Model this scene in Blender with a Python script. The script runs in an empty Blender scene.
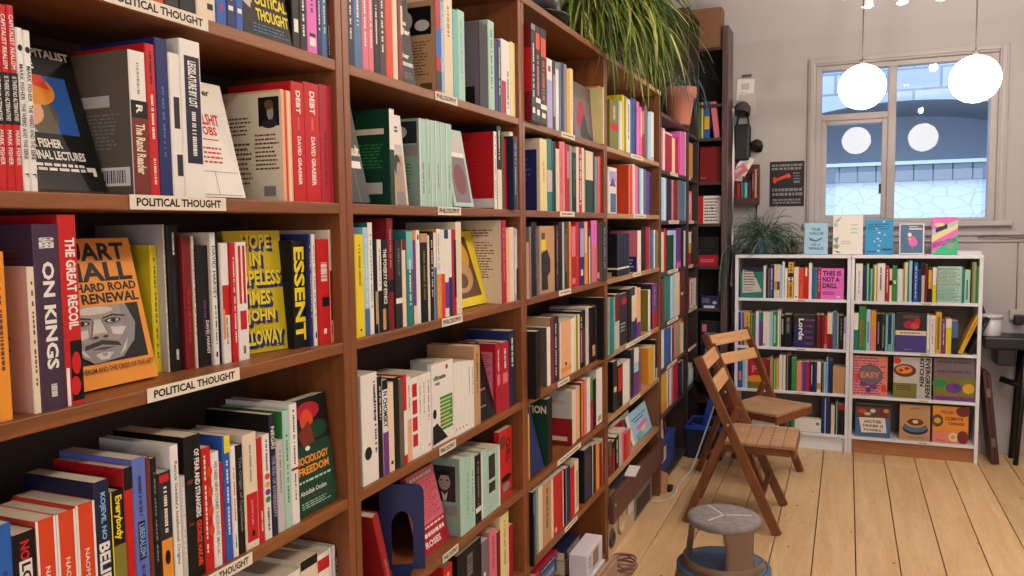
import bpy, bmesh, math, random
from mathutils import Matrix, Vector
from mathutils.geometry import tessellate_polygon
PI=math.pi
R=math.radians
scene=bpy.context.scene
COL=scene.collection
BOOKS=[
('1a', 'L', 0.9172, 0.9335, -0.012, 1.955, 0.21, 'blue', 'blue', 0, 0, [('i', 'white', 0.32, 0.1, 0.68, 0.75)], 'blue book with white lettering, first from left on the top shelf, nearest bay', 'books on the top shelf, nearest bay'),
('1a', 'L', 0.9339, 0.9478, -0.012, 1.955, 0.2, 'black', 'black', 0, 0, [('i', 'sky', 0.32, 0.1, 0.68, 0.75)], 'thin black book with light-blue lettering, second from left on the top shelf, nearest bay', 'books on the top shelf, nearest bay'),
('1a', 'L', 0.9482, 0.9749, -0.012, 1.955, 0.215, 'green', 'green', 0, 0, [('b', 'black', 0.3, 0.82, 0.7, 0.9), ('i', 'black', 0.32, 0.1, 0.68, 0.6)], 'green book with black lettering, third from left on the top shelf, nearest bay', 'books on the top shelf, nearest bay'),
('1a', 'L', 0.9753, 1.002, -0.012, 1.955, 0.2, 'orangered', 'orangered', 0, 0, [('i', 'black', 0.32, 0.1, 0.68, 0.7)], 'orange-red book with black lettering, fourth from left on the top shelf, nearest bay', 'books on the top shelf, nearest bay'),
('1a', 'L', 1.0024, 1.0336, -0.012, 1.955, 0.22, 'charcoal', 'charcoal', 0, 0, [('b', 'grey', 0.1, 0.68, 0.9, 0.84), ('i', 'white', 0.32, 0.1, 0.68, 0.55)], 'charcoal-grey book with white lettering, fifth from left on the top shelf, nearest bay', 'books on the top shelf, nearest bay'),
('1a', 'L', 1.0343, 1.0714, -0.012, 1.955, 0.21, 'black', 'black', 0, 0, [('i', 'white', 0.32, 0.1, 0.68, 0.6)], 'thick black book with white lettering, sixth from left on the top shelf, nearest bay', 'books on the top shelf, nearest bay'),
('1a', 'L', 1.0722, 1.1167, -0.012, 1.955, 0.205, 'cream', 'cream', 0, 0, [('E', 'red', 0.5, 0.7, 0.35, 0.09), ('b', 'black', 0.55, 0.85, 0.85, 0.9), ('i', 'charcoal', 0.32, 0.08, 0.68, 0.5)], 'thick cream book with charcoal-grey lettering, seventh from left on the top shelf, nearest bay', 'books on the top shelf, nearest bay'),
('1a', 'L', 1.118, 1.1435, -0.012, 1.955, 0.2, 'blue', 'blue', 0, 0, [('b', 'red', 0.35, 0.82, 0.65, 0.87), ('i', 'white', 0.32, 0.1, 0.68, 0.6)], 'blue book with white lettering, eighth from left on the top shelf, nearest bay', 'books on the top shelf, nearest bay'),
('1a', 'L', 1.1439, 1.1671, -0.012, 1.955, 0.2, 'navy', 'navy', 0, 0, [('i', 'white', 0.32, 0.2, 0.68, 0.75), ('b', 'white', 0.2, 0.8, 0.7, 0.84)], 'navy book with white lettering, ninth from left on the top shelf, nearest bay', 'books on the top shelf, nearest bay'),
('1a', 'L', 1.1676, 1.1859, -0.012, 1.955, 0.2, 'blue', 'blue', 0, 0, [('b', 'white', 0.2, 0.8, 0.8, 0.84), ('i', 'white', 0.32, 0.1, 0.68, 0.6)], 'blue book with white lettering, tenth from left on the top shelf, nearest bay', 'books on the top shelf, nearest bay'),
('1a', 'L', 1.1864, 1.323, -0.012, 1.955, 0.225, 'black', 'black', 0, (8, 0.018, None), [('FP', 'greylight', [(0.0, 0.55), (0.18, 0.5), (0.26, 0.65), (0.2, 0.78), (0.0, 0.72)]), ('FP', 'greylight', [(0.2, 0.2), (0.32, 0.1), (0.3, 0.3)]), ('Ft', 'yellow', 0.34, 0.5, 0.98, 0.6, 'AFRICAN'), ('Ft', 'yellow', 0.22, 0.63, 0.98, 0.73, 'POLITICAL'), ('Ft', 'yellow', 0.3, 0.76, 0.98, 0.86, 'THOUGHT'), ('Fi', 'steelblue', 0.2, 0.885, 0.95, 0.97, 3)], 'black book cover with yellow capitals on the top shelf, nearest bay', 'books on the top shelf, nearest bay'),
('1a', 'L', 1.3266, 1.3488, -0.012, 1.955, 0.21, 'black', 'black', 0, 0, [('b', 'white', 0.2, 0.72, 0.8, 0.84)], 'black book with white band, twelfth from left on the top shelf, nearest bay', 'books on the top shelf, nearest bay'),
('1a', 'L', 1.3499, 1.3733, -0.012, 1.955, 0.205, 'black', 'black', 0, 0, [('i', 'white', 0.32, 0.15, 0.68, 0.85)], 'black book with white lettering, thirteenth from left on the top shelf, nearest bay', 'books on the top shelf, nearest bay'),
('1a', 'L', 1.3739, 1.4069, -0.012, 1.955, 0.21, 'pink', 'pink', 0, 0, [('i', 'charcoal', 0.32, 0.1, 0.68, 0.6), ('b', 'black', 0.2, 0.8, 0.8, 0.83), ('b', 'white', 0.2, 0.84, 0.8, 0.92)], 'pink book with charcoal-grey lettering, fourteenth from left on the top shelf, nearest bay', 'books on the top shelf, nearest bay'),
('1a', 'L', 1.4073, 1.4226, -0.012, 1.955, 0.2, 'navy', 'navy', 0, 0, [('i', 'white', 0.32, 0.1, 0.68, 0.75)], 'thin navy book with white lettering, fifteenth from left on the top shelf, nearest bay', 'books on the top shelf, nearest bay'),
('1a', 'L', 1.423, 1.4424, -0.012, 1.955, 0.2, 'steelblue', 'steelblue', 0, 0, [('i', 'white', 0.32, 0.1, 0.68, 0.75)], 'steel-blue book with white lettering, sixteenth from left on the top shelf, nearest bay', 'books on the top shelf, nearest bay'),
('1a', 'L', 1.4436, 1.451, -0.012, 1.955, 0.2, 'black', 'black', 0, 0, [('i', 'red', 0.32, 0.45, 0.68, 0.62), ('i', 'white', 0.32, 0.65, 0.68, 0.95)], 'thin black book with red lettering, seventeenth from left on the top shelf, nearest bay', 'books on the top shelf, nearest bay'),
('1b', 'L', 0.7054, 0.7133, -0.012, 1.655, 0.2352, 'red', 'red', 0, 0, [('b', 'black', 0, 0.36, 1, 0.64), ('t', 'white', 0.22, 0.05, 0.78, 0.34, 'CAPITALIST REALISM'), ('t', 'white', 0.22, 0.38, 0.78, 0.62, 'IS THERE NO ALTERNATIVE?'), ('t', 'white', 0.22, 0.67, 0.78, 0.86, 'MARK FISHER')], 'thin red book with white lettering, first from left on the second shelf, nearest bay', 'books on the second shelf, nearest bay'),
('1b', 'L', 0.7137, 0.7246, -0.012, 1.655, 0.2376, 'red', 'red', 0, 0, [('b', 'black', 0, 0.36, 1, 0.64), ('t', 'white', 0.22, 0.05, 0.78, 0.34, 'CAPITALIST REALISM'), ('t', 'white', 0.22, 0.38, 0.78, 0.62, 'IS THERE NO ALTERNATIVE?'), ('t', 'white', 0.22, 0.67, 0.78, 0.86, 'MARK FISHER')], 'thin red book with white lettering, second from left on the second shelf, nearest bay', 'books on the second shelf, nearest bay'),
('1b', 'L', 0.725, 0.7357, -0.012, 1.655, 0.2392, 'red', 'red', 0, 0, [('b', 'black', 0, 0.36, 1, 0.64), ('t', 'white', 0.22, 0.05, 0.78, 0.34, 'CAPITALIST REALISM'), ('t', 'white', 0.22, 0.38, 0.78, 0.62, 'IS THERE NO ALTERNATIVE?'), ('t', 'white', 0.22, 0.67, 0.78, 0.86, 'MARK FISHER')], 'thin red book with white lettering, third from left on the second shelf, nearest bay', 'books on the second shelf, nearest bay'),
('1b', 'L', 0.7361, 0.7465, -0.012, 1.655, 0.2407, 'red', 'red', 0, 0, [('b', 'black', 0, 0.36, 1, 0.64), ('t', 'white', 0.22, 0.05, 0.78, 0.34, 'CAPITALIST REALISM'), ('t', 'white', 0.22, 0.38, 0.78, 0.62, 'IS THERE NO ALTERNATIVE?'), ('t', 'white', 0.22, 0.67, 0.78, 0.86, 'MARK FISHER')], 'thin red book with white lettering, fourth from left on the second shelf, nearest bay', 'books on the second shelf, nearest bay'),
('1b', 'L', 0.7469, 0.7567, -0.012, 1.655, 0.2144, 'white', 'white', 0, 0, [('E', 'black', 0.5, 0.12, 0.33, 0.02), ('t', 'charcoal', 0.22, 0.22, 0.78, 0.44, 'MARK FISHER'), ('t', 'charcoal', 0.22, 0.46, 0.78, 0.8, 'THE WEIRD AND THE EERIE'), ('t', 'black', 0.25, 0.87, 0.75, 0.93, 'r')], 'thin white book with charcoal-grey lettering, fifth from left on the second shelf, nearest bay', 'books on the second shelf, nearest bay'),
('1b', 'L', 0.7571, 0.7676, -0.012, 1.655, 0.2132, 'white', 'white', 0, 0, [('E', 'black', 0.5, 0.12, 0.33, 0.02), ('t', 'charcoal', 0.22, 0.22, 0.78, 0.44, 'MARK FISHER'), ('t', 'charcoal', 0.22, 0.46, 0.78, 0.8, 'THE WEIRD AND THE EERIE'), ('t', 'black', 0.25, 0.87, 0.75, 0.93, 'r')], 'thin white book with charcoal-grey lettering, sixth from left on the second shelf, nearest bay', 'books on the second shelf, nearest bay'),
('1b', 'L', 0.7681, 0.9198, -0.06, 1.655, 0.232, 'black', 'black', 0, (18, 0.022, None), [('Ft', 'white', 0.12, 0.03, 0.98, 0.09, 'POSTCAPITALIST'), ('Ft', 'white', 0.12, 0.11, 0.55, 0.18, 'DESIRE'), ('Fb', 'blue', 0.08, 0.22, 0.86, 0.62), ('FP', 'olivegrey', [(0.08, 0.22), (0.5, 0.22), (0.68, 0.5), (0.6, 0.62), (0.08, 0.62)]), ('FE', 'peach', 0.32, 0.47, 0.2, 0.11), ('FE', 'orange', 0.5, 0.33, 0.2, 0.1), ('FP', 'orangered', [(0.45, 0.22), (0.6, 0.22), (0.66, 0.32), (0.5, 0.3)]), ('FP', 'sky', [(0.08, 0.55), (0.35, 0.55), (0.4, 0.62), (0.08, 0.62)]), ('Ft', 'white', 0.12, 0.66, 0.62, 0.72, 'MARK FISHER'), ('Ft', 'white', 0.12, 0.74, 0.84, 0.8, 'THE FINAL LECTURES'), ('Fi', 'white', 0.12, 0.82, 0.8, 0.88, 2), ('Fb', 'white', 0.82, 0.84, 0.92, 0.87), ('Fb', 'white', 0.88, 0.84, 0.92, 0.9)], 'black book cover with orange and blue picture leaning on the second shelf', 'books on the second shelf, nearest bay'),
('1b', 'L', 0.9271, 0.9585, -0.012, 1.655, 0.221, 'white', 'olivegrey', 0, 0, [('b', 'black', 0, 0.34, 1, 0.46), ('b', 'redbrown', 0, 0.46, 1, 1), ('i', 'grey', 0.4, 0.08, 0.6, 0.3), ('t', 'white', 0.3, 0.37, 0.7, 0.43, 'R'), ('t', 'cream', 0.22, 0.5, 0.78, 0.85, 'The Rand Reader'), ('Lb', 'greylight', 0.08, 0.3, 0.7, 0.38), ('Li', 'grey', 0.15, 0.42, 0.85, 0.68, 10), ('Lb', 'white', 0.5, 0.8, 0.95, 0.93), ('Lbar', 'black', 0.55, 0.82, 0.9, 0.91)], 'white book with grey lettering, eighth from left on the second shelf, nearest bay', 'books on the second shelf, nearest bay'),
('1b', 'L', 0.9591, 0.9781, -0.012, 1.655, 0.2369, 'red', 'red', 0, 0, [('i', 'black', 0.32, 0.05, 0.68, 0.28), ('i', 'white', 0.32, 0.33, 0.68, 0.62), ('i', 'white', 0.32, 0.75, 0.68, 0.92)], 'tall red book with black lettering, ninth from left on the second shelf, nearest bay', 'books on the second shelf, nearest bay'),
('1b', 'L', 0.9788, 1.0048, -0.012, 1.655, 0.2499, 'navy', 'navy', 0, 0, [('i', 'steelblue', 0.35, 0.3, 0.6, 0.75)], 'tall navy book with steel-blue lettering, tenth from left on the second shelf, nearest bay', 'books on the second shelf, nearest bay'),
('1b', 'L', 1.0056, 1.0296, -0.012, 1.655, 0.2317, 'white', 'white', 0, 0, [('b', 'charcoal', 0.3, 0.3, 0.8, 0.52), ('b', 'charcoal', 0.4, 0.7, 0.9, 0.85)], 'white book with charcoal-grey band, eleventh from left on the second shelf, nearest bay', 'books on the second shelf, nearest bay'),
('1b', 'L', 1.0303, 1.076, -0.012, 1.655, 0.2596, 'white', 'white', 0, 0, [('b', 'nightblue', 0.18, 0.1, 0.92, 0.78), ('t', 'white', 0.35, 0.13, 0.75, 0.42, 'LEGISLATURE BY LOT'), ('i', 'white', 0.4, 0.45, 0.7, 0.74)], 'thick white book with white lettering, twelfth from left on the second shelf, nearest bay', 'books on the second shelf, nearest bay'),
('1b', 'L', 1.0765, 1.2101, -0.042, 1.655, 0.217, 'white', 'white', 0, (14, 0.02, None), [('Ft', 'charcoal', 0.2, 0.06, 0.75, 0.12, 'Graeber'), ('Ft', 'red', 0.3, 0.28, 0.8, 0.38, 'BULLSHIT'), ('Ft', 'red', 0.4, 0.39, 0.72, 0.49, 'JOBS'), ('Fb', 'red', 0.42, 0.5, 0.72, 0.51), ('Fi', 'red', 0.25, 0.56, 0.8, 0.72, 4), ('Fb', 'grey', 0.1, 0.78, 0.95, 0.785), ('Fb', 'grey', 0.1, 0.98, 0.95, 0.985), ('Fb', 'grey', 0.1, 0.78, 0.11, 0.98), ('Fb', 'grey', 0.5, 0.78, 0.51, 0.98)], 'white cover with red hand lettering leaning beside the cream and red books', 'books on the second shelf, nearest bay'),
('1b', 'L', 1.2823, 1.3145, -0.012, 1.655, 0.2148, 'peach', 'peach', 0, 0, [('b', 'orangered', 0.3, 0, 0.5, 1), ('b', 'cream', 0.6, 0, 0.8, 1), ('Lb', 'cream', 0.0, 0.02, 1, 1), ('Lb', 'black', 0.62, 0.06, 0.97, 0.32), ('LE', 'skin', 0.82, 0.2, 0.055, 0.075), ('LE', 'brown', 0.8, 0.13, 0.075, 0.045), ('LE', 'charcoal', 0.8, 0.3, 0.13, 0.04), ('Li', 'brown', 0.05, 0.22, 0.5, 0.4, 5), ('Li', 'brown', 0.05, 0.45, 0.5, 0.85, 9), ('Li', 'brown', 0.55, 0.38, 0.97, 0.72, 9), ('Lb', 'grey', 0.68, 0.86, 0.88, 0.95)], 'peach book with orange-red band, fourteenth from left on the second shelf, nearest bay', 'books on the second shelf, nearest bay'),
('1b', 'L', 1.315, 1.3547, -0.012, 1.655, 0.2358, 'red', 'red', 0, 0, [('t', 'white', 0.36, 0.07, 0.7, 0.26, 'DEBT'), ('i', 'rose', 0.4, 0.29, 0.62, 0.4), ('t', 'white', 0.38, 0.45, 0.66, 0.86, 'DAVID GRAEBER')], 'thick red book with white lettering, fifteenth from left on the second shelf, nearest bay', 'books on the second shelf, nearest bay'),
('1b', 'L', 1.3553, 1.4047, -0.012, 1.655, 0.2411, 'red', 'red', 0, 0, [('t', 'white', 0.36, 0.07, 0.7, 0.26, 'DEBT'), ('i', 'rose', 0.4, 0.29, 0.62, 0.4), ('t', 'white', 0.38, 0.45, 0.66, 0.86, 'DAVID GRAEBER')], 'thick red book with white lettering, sixteenth from left on the second shelf, nearest bay', 'books on the second shelf, nearest bay'),
('1b', 'L', 1.4053, 1.4417, -0.012, 1.655, 0.2443, 'crimson', 'crimson', 0, 0, [('i', 'darkred', 0.32, 0.4, 0.68, 0.85)], 'thick crimson book with dark-red lettering, seventeenth from left on the second shelf, nearest bay', 'books on the second shelf, nearest bay'),
('1b', 'L', 1.4429, 1.451, -0.012, 1.655, 0.2477, 'crimson', 'crimson', 0, 0, [('i', 'darkred', 0.32, 0.3, 0.68, 0.8)], 'thin crimson book with dark-red lettering, eighteenth from left on the second shelf, nearest bay', 'books on the second shelf, nearest bay'),
('1c', 'L', 0.6936, 0.713, -0.012, 1.355, 0.2212, 'orange', 'orange', 0, 0, [('i', 'brown', 0.32, 0.1, 0.68, 0.7)], 'orange book with brown lettering, first from left on the third shelf, nearest bay', 'books on the third shelf, nearest bay'),
('1c', 'L', 0.7435, 0.7541, -0.012, 1.355, 0.1996, 'cream', 'rosebeige', 0, 0, [('i', 'brown', 0.32, 0.1, 0.68, 0.85), ('Lb', 'charcoal', 0.12, 0.24, 0.5, 0.4), ('Li', 'redbrown', 0.1, 0.45, 0.8, 0.62, 6), ('Lb', 'black', 0.1, 0.84, 0.6, 0.93)], 'thin cream book with brown lettering, second from left on the third shelf, nearest bay', 'books on the third shelf, nearest bay'),
('1c', 'L', 0.7545, 0.7928, -0.012, 1.355, 0.2566, 'aubergine', 'aubergine', 0, 0, [('t', 'white', 0.2, 0.07, 0.8, 0.13, 'GRAEBER'), ('t', 'white', 0.28, 0.2, 0.75, 0.78, 'ON KINGS'), ('i', 'white', 0.32, 0.86, 0.68, 0.93), ('Li', 'redbrown', 0.5, 0.1, 0.9, 0.35, 9)], 'thick dark-purple book with white lettering, third from left on the third shelf, nearest bay', 'books on the third shelf, nearest bay'),
('1c', 'L', 0.7932, 0.8217, -0.012, 1.355, 0.2697, 'red', 'red', 0, 0, [('t', 'white', 0.3, 0.12, 0.85, 0.6, 'THE GREAT RECOIL'), ('b', 'black', 0.3, 0.66, 0.95, 0.98), ('E', 'red', 0.6, 0.78, 0.25, 0.06), ('E', 'red', 0.5, 0.9, 0.28, 0.05), ('b', 'white', 0.0, 0.8, 0.18, 1)], 'tall red book with white lettering, fourth from left on the third shelf, nearest bay', 'books on the third shelf, nearest bay'),
('1c', 'L', 0.8222, 1.0011, -0.06, 1.355, 0.2367, 'orange', 'orange', 0, (13, 0.018, None), [('Ft', 'black', 0.04, 0.03, 0.92, 0.155, 'STUART'), ('Ft', 'black', 0.22, 0.165, 0.96, 0.295, 'HALL'), ('Ft', 'black', 0.1, 0.305, 0.97, 0.365, 'THE HARD ROAD'), ('Ft', 'black', 0.14, 0.375, 0.97, 0.445, 'TO RENEWAL'), ('Fb', 'black', 0.1, 0.46, 0.94, 0.84), ('FP', 'skin', [(0.12, 0.46), (0.8, 0.46), (0.87, 0.6), (0.82, 0.72), (0.66, 0.82), (0.36, 0.84), (0.2, 0.76), (0.11, 0.62)]), ('FP', 'grey', [(0.11, 0.46), (0.2, 0.46), (0.19, 0.62), (0.3, 0.76), (0.2, 0.76), (0.11, 0.62)]), ('FP', 'grey', [(0.8, 0.46), (0.73, 0.46), (0.74, 0.6), (0.66, 0.74), (0.82, 0.72), (0.87, 0.6)]), ('FE', 'greylight', 0.46, 0.49, 0.2, 0.026), ('FE', 'grey', 0.31, 0.565, 0.13, 0.032), ('FE', 'grey', 0.63, 0.565, 0.13, 0.032), ('FP', 'greylight', [(0.18, 0.63), (0.36, 0.61), (0.36, 0.66), (0.26, 0.68)]), ('FP', 'greylight', [(0.6, 0.61), (0.76, 0.62), (0.7, 0.67), (0.6, 0.66)]), ('FP', 'charcoal', [(0.18, 0.545), (0.3, 0.525), (0.42, 0.54), (0.42, 0.55), (0.3, 0.54), (0.18, 0.555)]), ('FP', 'charcoal', [(0.53, 0.54), (0.64, 0.522), (0.77, 0.54), (0.77, 0.55), (0.64, 0.535), (0.53, 0.55)]), ('FE', 'charcoal', 0.31, 0.568, 0.085, 0.017), ('FE', 'charcoal', 0.63, 0.566, 0.085, 0.017), ('FE', 'greylight', 0.31, 0.569, 0.062, 0.011), ('FE', 'greylight', 0.63, 0.567, 0.062, 0.011), ('FE', 'black', 0.315, 0.568, 0.03, 0.012), ('FE', 'black', 0.635, 0.566, 0.03, 0.012), ('FP', 'greylight', [(0.44, 0.55), (0.5, 0.55), (0.55, 0.655), (0.39, 0.655)]), ('FP', 'grey', [(0.5, 0.55), (0.54, 0.57), (0.58, 0.66), (0.55, 0.655)]), ('FE', 'skin', 0.47, 0.66, 0.1, 0.018), ('FE', 'charcoal', 0.42, 0.668, 0.03, 0.008), ('FE', 'charcoal', 0.52, 0.668, 0.03, 0.008), ('FP', 'grey', [(0.16, 0.66), (0.3, 0.7), (0.47, 0.68), (0.64, 0.7), (0.8, 0.66), (0.8, 0.72), (0.66, 0.82), (0.36, 0.84), (0.22, 0.77)]), ('FP', 'charcoal', [(0.3, 0.715), (0.47, 0.69), (0.64, 0.715), (0.66, 0.745), (0.47, 0.72), (0.28, 0.745)]), ('FP', 'redbrown2', [(0.36, 0.745), (0.47, 0.735), (0.58, 0.745), (0.47, 0.76)]), ('Fb', 'black', 0.35, 0.742, 0.59, 0.746), ('FP', 'greylight', [(0.2, 0.7), (0.27, 0.74), (0.33, 0.8), (0.27, 0.78)]), ('FP', 'greylight', [(0.74, 0.7), (0.69, 0.74), (0.62, 0.81), (0.7, 0.77)]), ('FP', 'greylight', [(0.38, 0.78), (0.47, 0.77), (0.56, 0.78), (0.5, 0.82), (0.42, 0.82)]), ('FP', 'skin', [(0.44, 0.775), (0.5, 0.775), (0.49, 0.8), (0.45, 0.8)]), ('Ft', 'black', 0.06, 0.865, 0.97, 0.9, 'THATCHERISM AND THE CRISIS OF THE LEFT')], 'orange book cover with large black and white portrait below black capitals', 'books on the third shelf, nearest bay'),
('1c', 'L', 1.0334, 1.0483, -0.1, 1.355, 0.2219, 'yellow', 'yellow', 0, 0, [('i', 'olive', 0.32, 0.1, 0.68, 0.9)], 'thin yellow book with olive lettering, sixth from left on the third shelf, nearest bay', 'books on the third shelf, nearest bay'),
('1c', 'L', 1.0487, 1.0522, -0.085, 1.355, 0.2564, 'cream', 'greylight', 0, 0, [('i', 'olive', 0.32, 0.15, 0.68, 0.9)], 'thin cream book with olive lettering, seventh from left on the third shelf, nearest bay', 'books on the third shelf, nearest bay'),
('1c', 'L', 1.0526, 1.0772, -0.08, 1.355, 0.2548, 'black', 'black', 0, 0, [('i', 'white', 0.4, 0.05, 0.65, 0.2), ('i', 'charcoal', 0.32, 0.3, 0.68, 0.7), ('i', 'white', 0.32, 0.85, 0.68, 0.92)], 'tall black book with white lettering, eighth from left on the third shelf, nearest bay', 'books on the third shelf, nearest bay'),
('1c', 'L', 1.0776, 1.0978, -0.072, 1.355, 0.2362, 'darkred', 'darkred', 0, 0, [('i', 'red', 0.32, 0.4, 0.68, 0.8)], 'tall dark-red book with red lettering, ninth from left on the third shelf, nearest bay', 'books on the third shelf, nearest bay'),
('1c', 'L', 1.0982, 1.1032, -0.07, 1.355, 0.2359, 'cream', 'cream', 0, 0, [('i', 'redbrown', 0.32, 0.1, 0.68, 0.75)], 'thin cream book with red-brown lettering, tenth from left on the third shelf, nearest bay', 'books on the third shelf, nearest bay'),
('1c', 'L', 1.1036, 1.1323, -0.066, 1.355, 0.2183, 'black', 'black', 0, 0, [('i', 'purple', 0.4, 0.45, 0.7, 0.75), ('t', 'white', 0.6, 0.62, 0.85, 0.9, 'DAVID HARVEY')], 'black book with purple lettering, eleventh from left on the third shelf, nearest bay', 'books on the third shelf, nearest bay'),
('1c', 'L', 1.1327, 1.1461, -0.06, 1.355, 0.2416, 'white', 'cream', 0, 0, [('t', 'black', 0.22, 0.1, 0.78, 0.5, 'DAVID HARVEY'), ('i', 'black', 0.32, 0.55, 0.68, 0.85), ('b', 'black', 0.3, 0.9, 0.6, 0.94)], 'thin white book with black lettering, twelfth from left on the third shelf, nearest bay', 'books on the third shelf, nearest bay'),
('1c', 'L', 1.1466, 1.1515, -0.06, 1.355, 0.2399, 'black', 'black', 0, 0, [], 'thin black book, thirteenth from left on the third shelf, nearest bay', 'books on the third shelf, nearest bay'),
('1c', 'L', 1.1519, 1.1714, -0.055, 1.355, 0.222, 'white', 'white', 0, 0, [('b', 'red', 0.05, 0.35, 0.9, 0.6), ('b', 'orange', 0.02, 0.55, 0.3, 0.8), ('i', 'grey', 0.32, 0.62, 0.68, 0.85)], 'white book with grey lettering, fourteenth from left on the third shelf, nearest bay', 'books on the third shelf, nearest bay'),
('1c', 'L', 1.1718, 1.1852, -0.05, 1.355, 0.2216, 'red', 'red', 0, 0, [('i', 'white', 0.32, 0.12, 0.68, 0.42), ('i', 'white', 0.32, 0.45, 0.68, 0.85)], 'thin red book with white lettering, fifteenth from left on the third shelf, nearest bay', 'books on the third shelf, nearest bay'),
('1c', 'L', 1.1862, 1.2148, -0.05, 1.355, 0.2227, 'white', 'white', 0, 0, [('b', 'red', 0.18, 0.03, 0.42, 0.52), ('b', 'red', 0.58, 0.03, 0.82, 0.52), ('b', 'red', 0.2, 0.58, 0.8, 0.74), ('i', 'black', 0.32, 0.88, 0.68, 0.95)], 'white book with black lettering, sixteenth from left on the third shelf, nearest bay', 'books on the third shelf, nearest bay'),
('1c', 'L', 1.2153, 1.3377, -0.058, 1.355, 0.2426, 'gold2', 'gold2', 0, (4, 0.02, 0.128), [('Ft', 'navy', 0.348, 0.057, 0.848, 0.177, 'HOPE'), ('Ft', 'navy', 0.332, 0.048, 0.832, 0.168, 'HOPE'), ('Ft', 'navy', 0.316, 0.039, 0.816, 0.159, 'HOPE'), ('Ft', 'yellow', 0.3, 0.03, 0.8, 0.15, 'HOPE'), ('Ft', 'navy', 0.468, 0.207, 0.668, 0.317, 'IN'), ('Ft', 'navy', 0.452, 0.198, 0.652, 0.308, 'IN'), ('Ft', 'navy', 0.436, 0.189, 0.636, 0.299, 'IN'), ('Ft', 'yellow', 0.42, 0.18, 0.62, 0.29, 'IN'), ('Ft', 'navy', 0.128, 0.352, 0.998, 0.477, 'HOPELESS'), ('Ft', 'navy', 0.112, 0.343, 0.982, 0.468, 'HOPELESS'), ('Ft', 'navy', 0.096, 0.334, 0.966, 0.459, 'HOPELESS'), ('Ft', 'yellow', 0.08, 0.325, 0.95, 0.45, 'HOPELESS'), ('Ft', 'navy', 0.288, 0.517, 0.788, 0.637, 'TIMES'), ('Ft', 'navy', 0.272, 0.508, 0.772, 0.628, 'TIMES'), ('Ft', 'navy', 0.256, 0.499, 0.756, 0.619, 'TIMES'), ('Ft', 'yellow', 0.24, 0.49, 0.74, 0.61, 'TIMES'), ('Ft', 'navy', 0.348, 0.677, 0.848, 0.797, 'JOHN'), ('Ft', 'navy', 0.332, 0.668, 0.832, 0.788, 'JOHN'), ('Ft', 'navy', 0.316, 0.659, 0.816, 0.779, 'JOHN'), ('Ft', 'yellow', 0.3, 0.65, 0.8, 0.77, 'JOHN'), ('Ft', 'navy', 0.068, 0.842, 0.968, 0.967, 'HOLLOWAY'), ('Ft', 'navy', 0.052, 0.833, 0.952, 0.958, 'HOLLOWAY'), ('Ft', 'navy', 0.036, 0.824, 0.936, 0.949, 'HOLLOWAY'), ('Ft', 'yellow', 0.02, 0.815, 0.92, 0.94, 'HOLLOWAY')], 'yellow book cover with navy shadowed capitals on the third shelf', 'books on the third shelf, nearest bay'),
('1c', 'L', 1.3385, 1.3789, -0.04, 1.355, 0.2225, 'black', 'black', 0, 0, [('t', 'yellow', 0.08, 0.06, 0.92, 0.93, 'ESSENT')], 'thick black book with yellow lettering, eighteenth from left on the third shelf, nearest bay', 'books on the third shelf, nearest bay'),
('1c', 'L', 1.3793, 1.3869, -0.03, 1.355, 0.2349, 'navy', 'navy', 0, 0, [('i', 'white', 0.32, 0.1, 0.68, 0.75)], 'thin navy book with white lettering, nineteenth from left on the third shelf, nearest bay', 'books on the third shelf, nearest bay'),
('1c', 'L', 1.3905, 1.4018, -0.03, 1.355, 0.2347, 'white', 'white', 0, 0, [('i', 'grey', 0.32, 0.1, 0.68, 0.75), ('b', 'black', 0.3, 0.88, 0.7, 0.93)], 'thin white book with grey lettering, twentieth from left on the third shelf, nearest bay', 'books on the third shelf, nearest bay'),
('1c', 'L', 1.4022, 1.443, -0.025, 1.355, 0.2231, 'red', 'red', 0, 0, [('i', 'white', 0.1, 0.22, 0.9, 0.4), ('b', 'black', 0.3, 0.55, 0.9, 0.64), ('b', 'white', 0.35, 0.85, 0.6, 0.9)], 'thick red book with white lettering, twenty-first from left on the third shelf, nearest bay', 'books on the third shelf, nearest bay'),
('1c', 'L', 1.4434, 1.451, -0.025, 1.355, 0.2432, 'cream', 'cream', 0, 0, [('i', 'grey', 0.2, 0.04, 0.5, 0.33), ('b', 'darkred', 0, 0.36, 1, 0.8), ('b', 'salmon', 0, 0.8, 1, 1), ('b', 'redbrown', 0.1, 0.84, 0.5, 0.93)], 'thin cream book with grey lettering, twenty-second from left on the third shelf, nearest bay', 'books on the third shelf, nearest bay'),
('1d', 'L', 0.6767, 0.7004, -0.012, 1.01, 0.2105, 'blue', 'blue', 0, 0, [('i', 'nightblue', 0.32, 0.3, 0.68, 0.7)], 'blue book with dark-blue lettering, first from left on the fourth shelf, nearest bay', 'books on the fourth shelf, nearest bay'),
('1d', 'L', 0.7008, 0.7334, -0.012, 1.01, 0.1898, 'black', 'black', 0, 0, [('t', 'red', 0.3, 0.06, 0.7, 0.2, 'NO'), ('b', 'white', 0.22, 0.2, 0.78, 0.58), ('t', 'black', 0.32, 0.22, 0.72, 0.56, 'LOGO'), ('i', 'white', 0.32, 0.65, 0.68, 0.9)], 'black book with red lettering, second from left on the fourth shelf, nearest bay', 'books on the fourth shelf, nearest bay'),
('1d', 'L', 0.7339, 0.7639, -0.012, 1.01, 0.1976, 'orangered', 'orangered', 0, 0, [('b', 'white', 0.0, 0, 0.12, 1), ('b', 'white', 0.88, 0, 1, 1), ('t', 'white', 0.38, 0.3, 0.62, 0.8, 'NAOMI KLEIN')], 'orange-red book with white lettering, third from left on the fourth shelf, nearest bay', 'books on the fourth shelf, nearest bay'),
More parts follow.
